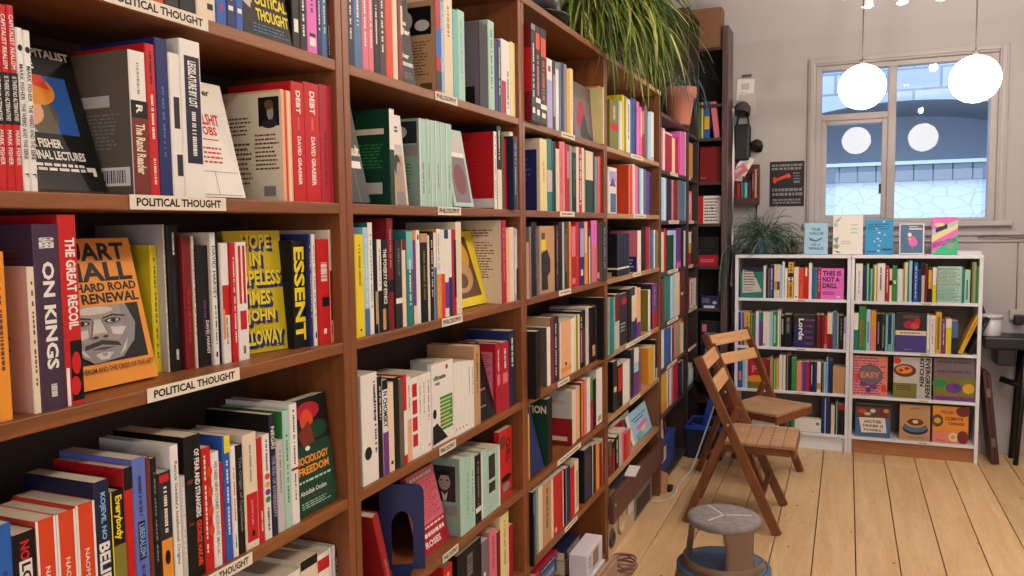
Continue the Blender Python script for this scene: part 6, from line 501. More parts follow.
('9a', 'B', 1.3157, 1.354, 5.985, 1.063, 0.2191, 'lightblue', 'lightblue', 0, 0, [('b', 'white', 0.2, 0, 0.8, 1)]),
('9a', 'B', 1.3557, 1.3789, 5.985, 1.063, 0.2654, 'paleyellow', 'paleyellow', 0, 0, [('b', 'olive', 0.1, 0, 0.3, 1)]),
('9a', 'B', 1.3805, 1.4053, 5.985, 1.063, 0.2765, 'lightblue', 'lightblue', 0, 0, [('b', 'teal', 0, 0, 0.3, 1)]),
('9a', 'B', 1.4152, 1.4415, 5.985, 1.063, 0.2657, 'blue', 'blue', 0, 0, [('i', 'white', 0.32, 0.1, 0.68, 0.9)]),
('9a', 'B', 1.4431, 1.4611, 5.985, 1.063, 0.2109, 'navy', 'navy', 0, 0, []),
('9a', 'B', 1.4628, 1.4815, 5.985, 1.063, 0.255, 'greylight', 'greylight', 0, 0, [('b', 'black', 0, 0.0, 1, 0.3)]),
('9a', 'B', 1.4832, 1.4994, 5.985, 1.063, 0.2496, 'darkred', 'darkred', 0, 0, []),
('9a', 'B', 1.5011, 1.5262, 5.985, 1.063, 0.2279, 'black', 'black', 0, 0, [('b', 'gold', 0.1, 0.05, 0.9, 0.6)]),
('9a', 'B', 1.5278, 1.5505, 5.985, 1.063, 0.2317, 'yellow', 'yellow', 0, 0, [('b', 'white', 0, 0, 1, 0.5)]),
('9a', 'B', 1.6998, 1.714, 5.985, 1.063, 0.2312, 'teal', 'teal', 0, 0, []),
('9a', 'B', 1.7156, 1.747, 5.985, 1.063, 0.218, 'mint', 'mint', 0, 0, [('b', 'teal', 0.3, 0.3, 0.6, 0.9)]),
('9a', 'B', 1.7549, 1.7822, 5.985, 1.063, 0.2692, 'olive', 'olive', 0, 0, [('b', 'sage', 0.4, 0, 0.8, 1)]),
('9a', 'B', 1.7838, 1.8103, 5.985, 1.063, 0.2391, 'green', 'green', 0, 0, [('b', 'mint', 0.4, 0, 0.7, 1)]),
('9b', 'B', 1.0507, 1.082, 5.985, 0.722, 0.2562, 'white', 'white', 0, 0, [('b', 'teal', 0, 0.45, 1, 1)]),
('9b', 'B', 1.1312, 1.1587, 5.985, 0.722, 0.2821, 'lightblue', 'lightblue', 0, 0, [('b', 'steelblue', 0.3, 0.3, 0.6, 0.8)]),
('9b', 'B', 1.1604, 1.1937, 5.985, 0.722, 0.2755, 'orange', 'orange', 0, 0, [('b', 'salmon', 0, 0.4, 1, 1)]),
('9b', 'B', 1.1954, 1.2227, 5.985, 0.722, 0.2539, 'black', 'black', 0, 0, [('b', 'grey', 0.3, 0.2, 0.6, 0.8)]),
('9b', 'B', 1.2244, 1.2498, 5.985, 0.722, 0.2547, 'charcoal', 'charcoal', 0, 0, [('b', 'grey', 0.4, 0.3, 0.7, 0.9)]),
('9b', 'B', 1.2515, 1.2667, 5.985, 0.722, 0.2498, 'aqua', 'aqua', 0, 0, []),
('9b', 'B', 1.2684, 1.2869, 5.985, 0.722, 0.2531, 'navy', 'navy', 0, 0, [('b', 'aqua', 0, 0.8, 1, 1)]),
('9b', 'B', 1.2886, 1.3071, 5.985, 0.722, 0.2537, 'lightblue', 'lightblue', 0, 0, [('b', 'green', 0.4, 0, 0.8, 1)]),
('9b', 'B', 1.5008, 1.5187, 5.985, 0.722, 0.2555, 'mint', 'mint', 0, 0, [('b', 'white', 0.2, 0, 1, 0.9)]),
('9b', 'B', 1.5203, 1.552, 5.985, 0.722, 0.2545, 'white', 'white', 0, 0, [('i', 'rose', 0.32, 0.1, 0.68, 0.75)]),
('9b', 'B', 1.5536, 1.5884, 5.985, 0.722, 0.2739, 'gold', 'gold', 0, 0, [('b', 'olive', 0.3, 0.1, 0.7, 0.9)]),
('9b', 'B', 1.59, 1.6125, 5.985, 0.722, 0.2237, 'purple', 'purple', 0, 0, [('i', 'white', 0.32, 0.1, 0.68, 0.75)]),
('9b', 'B', 1.6141, 1.6478, 5.985, 0.722, 0.2319, 'yellow', 'yellow', 0, 0, [('b', 'white', 0, 0, 1, 0.25)]),
('9b', 'B', 1.6494, 1.6844, 5.985, 0.722, 0.2195, 'steelblue', 'steelblue', 0, 0, [('b', 'nightblue', 0, 0.5, 1, 1)]),
('9b', 'B', 1.686, 1.713, 5.985, 0.722, 0.2721, 'gold', 'gold', 22, 0, [('i', 'redbrown', 0.32, 0.1, 0.68, 0.6)]),
('9b', 'B', 1.7438, 1.7713, 5.985, 0.722, 0.2643, 'black', 'black', 22, 0, [('i', 'mauvegrey', 0.32, 0.1, 0.68, 0.75)])]
CARDS=[(1, 0, 0.8767, 1.0835, 'POLITICAL THOUGHT'), (1, 1, 0.9051, 1.109, 'POLITICAL THOUGHT'), (1, 2, 0.9207, 1.1262, 'POLITICAL THOUGHT'), (1, 3, 0.9691, 1.141, 'POLITICAL THOUGHT'), (2, 0, 1.8944, 2.024, 'PHILOSOPHY'), (2, 1, 1.8966, 2.0341, 'PHILOSOPHY'), (2, 2, 1.9071, 2.0314, 'PHILOSOPHY'), (2, 3, 1.8787, 1.9764, 'PHILOSOPHY'), (2, 4, 1.8861, 1.9793, 'PHILOSOPHY'), (3, 0, 2.9006, 3.064, ''), (3, 1, 2.8767, 3.0514, ''), (3, 2, 2.8579, 3.0007, ''), (3, 3, 2.8374, 2.9735, ''), (3, 4, 2.825, 3.1156, ''), (3, 5, 2.9057, 3.0628, ''), (4, 0, 3.9571, 4.2121, ''), (4, 1, 4.0063, 4.2689, ''), (4, 2, 3.9945, 4.1662, ''), (4, 3, 3.8519, 4.4013, ''), (4, 4, 3.9295, 4.1424, ''), (5, 1, 4.9273, 5.1624, ''), (5, 2, 4.8857, 5.2003, ''), (5, 3, 4.8591, 5.1721, ''), (5, 4, 4.8472, 5.1768, ''), (5, 5, 4.8351, 5.1481, ''), (6, 1, 5.4927, 5.605, ''), (6, 2, 5.4991, 5.7296, ''), (6, 3, 5.5052, 5.7172, ''), (6, 4, 5.4929, 5.8901, ''), (6, 5, 5.4996, 5.857, '')]

# ------------------------------------------------------------------ colours and materials
PAL=dict(white=(226,222,214),cream=(222,206,178),greylight=(190,186,180),grey=(130,128,128),charcoal=(40,38,42),black=(13,12,13),rosebeige=(206,160,142),redbrown2=(92,74,70),crimson2=(150,26,28),
 red=(190,28,30),crimson=(168,24,48),darkred=(116,20,24),redbrown=(112,44,36),orangered=(208,66,34),orange=(222,142,48),peach=(226,170,130),salmon=(222,128,110),
 rose=(212,112,130),pink=(222,104,190),yellow=(226,204,40),gold2=(190,168,26),gold=(214,164,50),paleyellow=(226,212,150),olive=(122,116,44),olivegrey=(98,88,74),green=(52,136,64),darkgreen=(16,60,42),
 sage=(134,158,140),mint=(164,200,184),aqua=(110,180,180),teal=(36,120,116),emerald=(40,190,130),blue=(40,92,170),sky=(130,180,220),sky2=(44,146,200),lightblue=(158,200,222),steelblue=(74,108,148),navy=(34,42,96),nightblue=(28,32,58),
 indigo=(70,58,130),periwinkle=(92,110,180),purple=(112,52,130),lilac=(168,160,200),aubergine=(66,46,64),mauvegrey=(112,100,110),tan=(186,146,104),brown=(98,66,44),skin=(150,140,132))
def lin(c):
    r=[]
    for v in c[:3]:
        v=v/255.0
        r.append(v/12.92 if v<=.04045 else ((v+.055)/1.055)**2.4)
    return (r[0],r[1],r[2],1.0)
MATS={}
def new_mat(name):
    m=bpy.data.materials.new(name); m.use_nodes=True
    nt=m.node_tree; bs=nt.nodes['Principled BSDF']
    return m,nt,bs
def pmat(name,rgb,rough=.5,var=.08,scale=30.0,metal=0.0,bump=0.0,spec=.5,coat=0.0):
    """plain procedural material: base colour broken up by a little noise"""
    if name in MATS: return MATS[name]
    m,nt,bs=new_mat(name)
    c=lin(rgb)
    tc=nt.nodes.new('ShaderNodeTexCoord'); no=nt.nodes.new('ShaderNodeTexNoise'); no.inputs['Scale'].default_value=scale; no.inputs['Detail'].default_value=3
    nt.links.new(tc.outputs['Object'],no.inputs['Vector'])
    mx=nt.nodes.new('ShaderNodeMix'); mx.data_type='RGBA'
    mx.inputs['A'].default_value=tuple(min(1,v*(1+var)) for v in c[:3])+(1,)
    mx.inputs['B'].default_value=tuple(v*(1-var) for v in c[:3])+(1,)
    nt.links.new(no.outputs['Fac'],mx.inputs['Factor']); nt.links.new(mx.outputs['Result'],bs.inputs['Base Color'])
    bs.inputs['Roughness'].default_value=rough; bs.inputs['Metallic'].default_value=metal
    bs.inputs['Specular IOR Level'].default_value=spec
    if coat: bs.inputs['Coat Weight'].default_value=coat
    if bump:
        b=nt.nodes.new('ShaderNodeBump'); b.inputs['Strength'].default_value=bump; b.inputs['Distance'].default_value=.01
        nt.links.new(no.outputs['Fac'],b.inputs['Height']); nt.links.new(b.outputs['Normal'],bs.inputs['Normal'])
    MATS[name]=m; return m
def cmat(c): return pmat('cover_'+c,PAL[c],.45,.05,60,spec=.3)
def page_mat():
    if 'pages' in MATS: return MATS['pages']
    m,nt,bs=new_mat('pages')
    tc=nt.nodes.new('ShaderNodeTexCoord'); mp=nt.nodes.new('ShaderNodeMapping'); mp.inputs['Scale'].default_value=(1,1400,1)
    no=nt.nodes.new('ShaderNodeTexNoise'); no.inputs['Scale'].default_value=1.0
    nt.links.new(tc.outputs['Object'],mp.inputs['Vector']); nt.links.new(mp.outputs['Vector'],no.inputs['Vector'])
    mx=nt.nodes.new('ShaderNodeMix'); mx.data_type='RGBA'; mx.inputs['A'].default_value=lin((226,214,190)); mx.inputs['B'].default_value=lin((176,160,136))
    nt.links.new(no.outputs['Fac'],mx.inputs['Factor']); nt.links.new(mx.outputs['Result'],bs.inputs['Base Color']); bs.inputs['Roughness'].default_value=.85
    MATS['pages']=m; return m
def wood(name,a,b,axis='Y',scale=6.0,rough=.45,stretch=14.0,bump=.15,island=False):
    if name in MATS: return MATS[name]
    m,nt,bs=new_mat(name); N=nt.nodes.new; L=nt.links.new
    tc=N('ShaderNodeTexCoord'); mp=N('ShaderNodeMapping')
    sc={'X':(1,stretch,stretch),'Y':(stretch,1,stretch),'Z':(stretch,stretch,1)}[axis]
    mp.inputs['Scale'].default_value=sc
    L(tc.outputs['Object'],mp.inputs['Vector'])
    n1=N('ShaderNodeTexNoise'); n1.inputs['Scale'].default_value=scale*.35; n1.inputs['Detail'].default_value=5; n1.inputs['Distortion'].default_value=.6
    n2=N('ShaderNodeTexNoise'); n2.inputs['Scale'].default_value=scale*2.2; n2.inputs['Detail'].default_value=2
    if island:
        g=N('ShaderNodeNewGeometry'); ad=N('ShaderNodeVectorMath'); ad.operation='SCALE'; 
        cx=N('ShaderNodeCombineXYZ'); L(g.outputs['Random Per Island'],cx.inputs[0]); L(g.outputs['Random Per Island'],cx.inputs[1])
        L(cx.outputs[0],ad.inputs[0]); ad.inputs['Scale'].default_value=37.0
        av=N('ShaderNodeVectorMath'); av.operation='ADD'; L(mp.outputs[0],av.inputs[0]); L(ad.outputs[0],av.inputs[1])
        src=av.outputs[0]
    else: src=mp.outputs[0]
    L(src,n1.inputs['Vector']); L(src,n2.inputs['Vector'])
    cr=N('ShaderNodeValToRGB'); cr.color_ramp.elements[0].position=.3; cr.color_ramp.elements[1].position=.72
    cr.color_ramp.elements[0].color=lin(a); cr.color_ramp.elements[1].color=lin(b)
    ma=N('ShaderNodeMix'); ma.data_type='FLOAT'; ma.inputs['Factor'].default_value=.35
    L(n1.outputs['Fac'],ma.inputs['A']); L(n2.outputs['Fac'],ma.inputs['B']); L(ma.outputs['Result'],cr.inputs['Fac'])
    col=cr.outputs['Color']
    if island:
        hs=N('ShaderNodeHueSaturation'); mr=N('ShaderNodeMapRange'); mr.inputs['To Min'].default_value=.82; mr.inputs['To Max'].default_value=1.12
        L(g.outputs['Random Per Island'],mr.inputs['Value']); L(mr.outputs['Result'],hs.inputs['Value']); L(col,hs.inputs['Color'])
        # knots
        vo=N('ShaderNodeTexVoronoi'); vo.inputs['Scale'].default_value=5.5; mk=N('ShaderNodeMapping'); mk.inputs['Scale'].default_value=(1.6,1,1); L(tc.outputs['Object'],mk.inputs['Vector']); L(mk.outputs[0],vo.inputs['Vector'])
        kr=N('ShaderNodeValToRGB'); kr.color_ramp.elements[0].position=.03; kr.color_ramp.elements[0].color=(1,1,1,1); kr.color_ramp.elements[1].position=.085; kr.color_ramp.elements[1].color=(0,0,0,1)
        L(vo.outputs['Distance'],kr.inputs['Fac'])
        km=N('ShaderNodeMix'); km.data_type='RGBA'; km.inputs['B'].default_value=lin((112,62,28)); L(hs.outputs['Color'],km.inputs['A']); L(kr.outputs['Color'],km.inputs['Factor'])
        col=km.outputs['Result']
    L(col,bs.inputs['Base Color']); bs.inputs['Roughness'].default_value=rough
    bp=N('ShaderNodeBump'); bp.inputs['Strength'].default_value=bump; bp.inputs['Distance'].default_value=.004; L(n2.outputs['Fac'],bp.inputs['Height']); L(bp.outputs['Normal'],bs.inputs['Normal'])
    MATS[name]=m; return m
def emit(name,rgb,strength):
    if name in MATS: return MATS[name]
    m,nt,bs=new_mat(name); bs.inputs['Base Color'].default_value=lin(rgb); bs.inputs['Emission Color'].default_value=lin(rgb); bs.inputs['Emission Strength'].default_value=strength
    MATS[name]=m; return m
# ------------------------------------------------------------------ mesh helpers
class MB:
    """collects shapes, each face with a material, into ONE mesh"""
    def __init__(s): s.v=[]; s.f=[]; s.mi=[]; s.mats=[]; s.smooth=[]
    def mat(s,m):
        if m not in s.mats: s.mats.append(m)
        return s.mats.index(m)
    def add(s,vs,fs,m,M=None,smooth=False):
        k=len(s.v); i=s.mat(m)
        s.v+= [tuple(M@Vector(v)) for v in vs] if M is not None else [tuple(v) for v in vs]
        for f in fs: s.f.append(tuple(k+q for q in f)); s.mi.append(i); s.smooth.append(smooth)
    def box(s,x0,x1,y0,y1,z0,z1,m,M=None,bev=0.0):
        if bev>0:
            bm=bmesh.new(); bmesh.ops.create_cube(bm,size=1)
            for v in bm.verts: v.co=Vector(((x0+x1)/2+v.co.x*(x1-x0),(y0+y1)/2+v.co.y*(y1-y0),(z0+z1)/2+v.co.z*(z1-z0)))
            bmesh.ops.bevel(bm,geom=bm.edges[:],offset=bev,segments=2,affect='EDGES',profile=.5)
            s.addbm(bm,m,M); return
        s.add([(x0,y0,z0),(x1,y0,z0),(x1,y1,z0),(x0,y1,z0),(x0,y0,z1),(x1,y0,z1),(x1,y1,z1),(x0,y1,z1)],[(0,3,2,1),(4,5,6,7),(0,1,5,4),(1,2,6,5),(2,3,7,6),(3,0,4,7)],m,M)
    def addbm(s,bm,m,M=None,smooth=False):
        bm.verts.index_update()
        s.add([v.co.copy() for v in bm.verts],[[v.index for v in f.verts] for f in bm.faces],m,M,smooth); bm.free()
    def lathe(s,prof,m,n=28,M=None,smooth=True,a0=0.0,a1=2*PI,sx=1.0):
        vs=[];fs=[]; full=abs(a1-a0-2*PI)<1e-6; k=n if full else n+1
        for (r,z) in prof:
            for j in range(k):
                a=a0+(a1-a0)*j/n; vs.append((r*math.cos(a)*sx,r*math.sin(a),z))
        for q in range(len(prof)-1):
            for j in range(n):
                a=q*k+j; b=q*k+(j+1)%k; fs.append((a,b,b+k,a+k))
        s.add(vs,fs,m,M,smooth)
    def tube(s,pts,r,m,n=8,M=None,cap=True):
        pts=[Vector(p) for p in pts]; vs=[];fs=[]; up=Vector((0,0,1)); 
        rr=r if isinstance(r,(list,tuple)) else [r]*len(pts)
        for q,p in enumerate(pts):
            d=(pts[min(q+1,len(pts)-1)]-pts[max(q-1,0)]).normalized()
            u=d.cross(up); 
            if u.length<1e-3: u=d.cross(Vector((1,0,0)))
            u.normalize(); w=d.cross(u)
            for j in range(n):
                a=2*PI*j/n; vs.append(p+u*rr[q]*math.cos(a)+w*rr[q]*math.sin(a))
        for q in range(len(pts)-1):
            for j in range(n):
                a=q*n+j;b=q*n+(j+1)%n; fs.append((a,b,b+n,a+n))
        if cap: fs.append(tuple(range(n))[::-1]); fs.append(tuple(range((len(pts)-1)*n,len(pts)*n)))
        s.add(vs,fs,m,M,True)
    def prism(s,poly,z0,z1,m,M=None):
        n=len(poly); vs=[(x,y,z0) for x,y in poly]+[(x,y,z1) for x,y in poly]
        fs=[(j,(j+1)%n,n+(j+1)%n,n+j) for j in range(n)]+[tuple(range(n))[::-1],tuple(range(n,2*n))]
        s.add(vs,fs,m,M)
    def bar(s,p,q,w,h,m,up=(0,0,1),bev=.003):
        """a plank from p to q, w wide (sideways), h thick (along up)"""
        p=Vector(p);q=Vector(q);d=q-p;l=d.length;d.normalize();u=Vector(up); side=d.cross(u).normalized(); u=side.cross(d).normalized()
        M=Matrix(((d.x,side.x,u.x,p.x),(d.y,side.y,u.y,p.y),(d.z,side.z,u.z,p.z),(0,0,0,1)))
        s.box(0,l,-w/2,w/2,-h/2,h/2,m,M,bev)
    def build(s,name,parent=None):
        me=bpy.data.meshes.new(name); me.from_pydata(s.v,[],s.f); me.validate(clean_customdata=False)
        for m in s.mats: me.materials.append(m)
        if len(me.polygons)==len(s.mi):
            me.polygons.foreach_set('material_index',s.mi); me.polygons.foreach_set('use_smooth',s.smooth)
        me.update()
        o=bpy.data.objects.new(name,me); COL.objects.link(o)
        if parent: o.parent=parent
        return o
def thing(name,label,cat,loc=(0,0,0),rot=(0,0,0),group=None):
    o=bpy.data.objects.new(name,None); COL.objects.link(o); o.empty_display_size=.05
    o.location=loc; o.rotation_euler=rot; o['label']=label; o['category']=cat
    if group: o['group']=group
    return o
def tag(o,label,cat,group=None,kind=None):
    o['label']=label; o['category']=cat
    if group: o['group']=group
    if kind: o['kind']=kind
    return o
def structure(o): o['kind']='structure'; return o
# ------------------------------------------------------------------ lettering as mesh
_T={}
def text_mesh(s,bold=False):
    key_=(s,bold)
    if key_ in _T: return _T[key_]
    cu=bpy.data.curves.new('lettering','FONT'); cu.body=s; cu.resolution_u=2; cu.offset=.034 if bold else .012; cu.fill_mode='FRONT'
    ob=bpy.data.objects.new('lettering',cu); COL.objects.link(ob)
    dg=bpy.context.evaluated_depsgraph_get(); me=bpy.data.meshes.new_from_object(ob.evaluated_get(dg))
    vs=[v.co.copy() for v in me.vertices]; fs=[tuple(p.vertices) for p in me.polygons]
    bpy.data.objects.remove(ob); bpy.data.curves.remove(cu); bpy.data.meshes.remove(me)
    if not vs: _T[key_]=([],[],1,1); return _T[key_]
    x0=min(v.x for v in vs);x1=max(v.x for v in vs);y0=min(v.y for v in vs);y1=max(v.y for v in vs)
    w=max(x1-x0,1e-4);h=max(y1-y0,1e-4)
    _T[key_]=([((v.x-x0)/w,(v.y-y0)/h) for v in vs],fs,w,h); return _T[key_]
class Surf:
    """a flat surface: origin at its top left corner, U to the right, V down (real sizes w,h), outward normal n"""
    def __init__(s,mb,o,U,V,w,h): s.mb=mb;s.o=Vector(o);s.U=Vector(U);s.V=Vector(V);s.w=w;s.h=h;s.n=-(s.U.cross(s.V));s.e=.0002
    def P(s,u,v): return s.o+s.U*(u*s.w)+s.V*(v*s.h)+s.n*s.e
    def up(s): s.e+=.00012
    def rect(s,c,u0,v0,u1,v1): s.mb.add([s.P(u0,v0),s.P(u0,v1),s.P(u1,v1),s.P(u1,v0)],[(0,1,2,3)],cmat(c))
    def poly(s,c,pts):
        t=tessellate_polygon([[Vector((p[0],p[1],0)) for p in pts]]); s.mb.add([s.P(*p) for p in pts],[tuple(q) for q in t],cmat(c))
    def ell(s,c,u,v,ru,rv,n=18): s.mb.add([s.P(u+ru*math.cos(-2*PI*k/n),v+rv*math.sin(-2*PI*k/n)) for k in range(n)],[tuple(range(n))],cmat(c))
    def text(s,c,u0,v0,u1,v1,t,mode=0):
        pts,fs,w,h=text_mesh(t,((v1-v0)*s.h if mode!=1 else (u1-u0)*s.w)>.0105)
        if not pts: return
        if mode==0:
            W=(u1-u0)*s.w;H=(v1-v0)*s.h; a=W/H/(w/h)
            if a>1.35: d=(u1-u0)*(1-1.35/a)/2; u0+=d;u1-=d
            f=lambda x,y:s.P(u0+(u1-u0)*x,v1-(v1-v0)*y)
        elif mode==1:
            W=(v1-v0)*s.h;H=(u1-u0)*s.w; a=W/H/(w/h)
            if a>1.35: d=(v1-v0)*(1-1.35/a)/2; v0+=d;v1-=d
            f=lambda x,y:s.P(u0+(u1-u0)*y,v0+(v1-v0)*x)
        else:
            f=lambda x,y:s.P(u0+(u1-u0)*x,v1-(v1-v0)*y*.55-(v1-v0)*.62*x+.08)
        s.mb.add([f(*p) for p in pts],fs,cmat(c))
    def words(s,c,u0,v0,u1,v1,rows,vert,rnd):
        """rows of small dashes: print too small to read"""
        vs=[];fs=[]
        L=(v1-v0)*s.h if vert else (u1-u0)*s.w
        for r in range(rows):
            a=0.0; b0=r/rows+(.18 if rows<3 else .3)/rows; b1=(r+1)/rows-(.18 if rows<3 else .3)/rows
            end=1.0 if rows<3 else rnd.uniform(.72,1)
            while a<end-.02:
                l=min(rnd.uniform(.05,.16) if rows>1 or not vert else rnd.uniform(.02,.05),end-a)
                p=(a,a+l)
                if vert: q=[(u0+(u1-u0)*b0,v0+(v1-v0)*p[0]),(u0+(u1-u0)*b0,v0+(v1-v0)*p[1]),(u0+(u1-u0)*b1,v0+(v1-v0)*p[1]),(u0+(u1-u0)*b1,v0+(v1-v0)*p[0])]
                else: q=[(u0+(u1-u0)*p[0],v0+(v1-v0)*b0),(u0+(u1-u0)*p[0],v0+(v1-v0)*b1),(u0+(u1-u0)*p[1],v0+(v1-v0)*b1),(u0+(u1-u0)*p[1],v0+(v1-v0)*b0)]
                k=len(vs); vs+=[s.P(*x) for x in q]; fs.append((k,k+1,k+2,k+3))
                a+=l+(rnd.uniform(.02,.04) if rows>1 or not vert else (.012 if rnd.random()<.75 else .05))
        s.mb.add(vs,fs,cmat(c))
def decorate(mb,t,d,h,decs,rnd):
    S=Surf(mb,(0,-t/2,h),(0,1,0),(0,0,-1),t,h); L=Surf(mb,(-d,-t/2,h),(1,0,0),(0,0,-1),d,h); F=Surf(mb,(0,t/2,h),(-1,0,0),(0,0,-1),d,h)
    for e in decs:
        k=e[0]; s=S
        if k[0]=='L': s=L;k=k[1:]
        elif k[0]=='F': s=F;k=k[1:]
        if k=='b': s.rect(*e[1:6])
        elif k=='t': s.text(*e[1:7],mode=1 if s is S else 0)
        elif k=='tr': s.text(*e[1:7],mode=1)
        elif k=='Td': s.text(*e[1:7],mode=2)
        elif k=='i':
            if s is S: s.words(*e[1:6],1,True,rnd)
            else: s.words(*e[1:6],e[6],False,rnd)
        elif k=='E': s.ell(*e[1:6])
        elif k=='P': s.poly(e[1],e[2])
        elif k=='bar':
            c,u0,v0,u1,v1=e[1:6]; u=u0
            while u<u1: w=rnd.uniform(.008,.02); s.rect(c,u,v0,min(u+w,u1),v1); u+=w+rnd.uniform(.008,.02)
        s.up()
def book_shapes(t,d,h,col,left,decs,rnd,cover,pages,hard=False):
    c=.0022 if hard else .0014; ch=min(.0018,t*.2); g=.003 if hard else .0004
    mc=cmat(col); ml=cmat(left)
    out=[(-d,-t/2),(-ch,-t/2),(0,-t/2+ch),(0,t/2-ch),(-ch,t/2),(-d,t/2)]
    inn=[(-d,-t/2+c),(-c,-t/2+c),(-c,-t/2+c),(-c,t/2-c),(-c,t/2-c),(-d,t/2-c)]
    vs=[(x,y,0) for x,y in out]+[(x,y,h) for x,y in out]+[(x,y,0) for x,y in inn]+[(x,y,h) for x,y in inn]
    cover.add(vs,[(0,1,7,6)],ml)
    fs=[(k,k+1,k+7,k+6) for k in range(1,5)]+[(12+k+1,12+k,18+k,18+k+1) for k in (0,2,4)]+[(6+k,6+k+1,18+k+1,18+k) for k in range(5)]+[(k+1,k,12+k,12+k+1) for k in range(5)]+[(0,6,18,12),(11,5,17,23)]
    cover.add(vs,fs,mc)
    pages.box(-d+(.004 if hard else .0008),-c-.0002,-t/2+c,t/2-c,g,h-g,page_mat())
    decorate(cover,t,d,h,decs,rnd)
def book_place(b):
    row,kind,s0,s1,pos,z,h,col,left,lean,face,decs=b[:12]
    if face:
        tilt,t,w=face; wid=s1-s0; th=R(tilt); yaw=0.0
        if w and w>wid: yaw=math.acos(min(1,wid/w)); wid=w
        d=wid; lift=t/2*math.sin(abs(th))
        if kind=='L':
            rz=-PI/2-yaw
            # right front bottom edge stays at (pos, s1)
            off=Matrix.Rotation(rz,3,'Z')@Vector((-d,t/2,0)); loc=Vector((pos,s1,z+lift))-off
        else:
            rz=PI; off=Matrix.Rotation(rz,3,'Z')@Vector((-d,t/2,0)); loc=Vector((s1,pos,z+lift))-off
        return t,d,loc,(th,0,rz)
    t=s1-s0; d=max(.1,min(.66*h,.16)); th=R(lean); lift=t/2*math.sin(abs(th)); m=(s0+s1)/2
    if kind=='L': return t,d,Vector((pos,m,z+lift)),(-th,0,0)
    return t,d,Vector((m,pos,z+lift)),(-th,0,-PI/2)
def make_books():
    for n,b in enumerate(BOOKS):
        rnd=random.Random(n)
        t,d,loc,rot=book_place(b)
        o=thing('book',b[12],'book',loc,rot,b[13])
        cv=MB();pg=MB(); hard=(not b[10]) and t>.024 and n%3==0
        book_shapes(t,d,b[6],b[7],b[8],b[11],rnd,cv,pg,hard)
        cv.build('cover',o); pg.build('page_block',o)
    mb=MB()
    for n,b in enumerate(SMALL):
        rnd=random.Random(n); t,d,loc,rot=book_place(b)
        cv=MB(); book_shapes(t,d,b[6],b[7],b[8],b[11],rnd,cv,cv)
        from mathutils import Euler
        M=Matrix.Translation(loc)@Euler(rot).to_matrix().to_4x4()
        k=len(mb.v); mb.v+=[tuple(M@Vector(v)) for v in cv.v]
        for f,mi in zip(cv.f,cv.mi): mb.f.append(tuple(k+q for q in f)); mb.mi.append(mb.mat(cv.mats[mi])); mb.smooth.append(False)
    tag(mb.build('small_books'),'many thin distant books between the larger books on the far shelves','books',kind='stuff')
# ------------------------------------------------------------------ camera, render look
def make_camera():
    cd=bpy.data.cameras.new('camera'); cam=bpy.data.objects.new('camera',cd); COL.objects.link(cam)
    cd.sensor_width=36; cd.lens=804.85/1024*36; cd.clip_start=.02
    ya,pi_,ro=R(22.617),R(4.357),R(-.7295)
    c,s=math.cos(ya),math.sin(ya); fwd=Vector((-s,c,0)); right=Vector((c,s,0)); up=Vector((0,0,1))
    f2=math.cos(pi_)*fwd-math.sin(pi_)*up; u2=math.cos(pi_)*up+math.sin(pi_)*fwd
    r3=math.cos(ro)*right+math.sin(ro)*u2; u3=math.cos(ro)*u2-math.sin(ro)*right
    M=Matrix(((r3.x,u3.x,-f2.x,1.0),(r3.y,u3.y,-f2.y,0.0),(r3.z,u3.z,-f2.z,1.6),(0,0,0,1)))
    cam.matrix_world=M; scene.camera=cam
    vs=scene.view_settings; scene.display_settings.display_device='sRGB'
    vs.view_transform='Standard'; vs.look='None'; vs.gamma=1; vs.use_curve_mapping=False; vs.exposure=EXPOSURE
EXPOSURE=0.1
YW=6.3      # inner face of the window wall
XL=-.31; XR=3.3; YF=-2.4
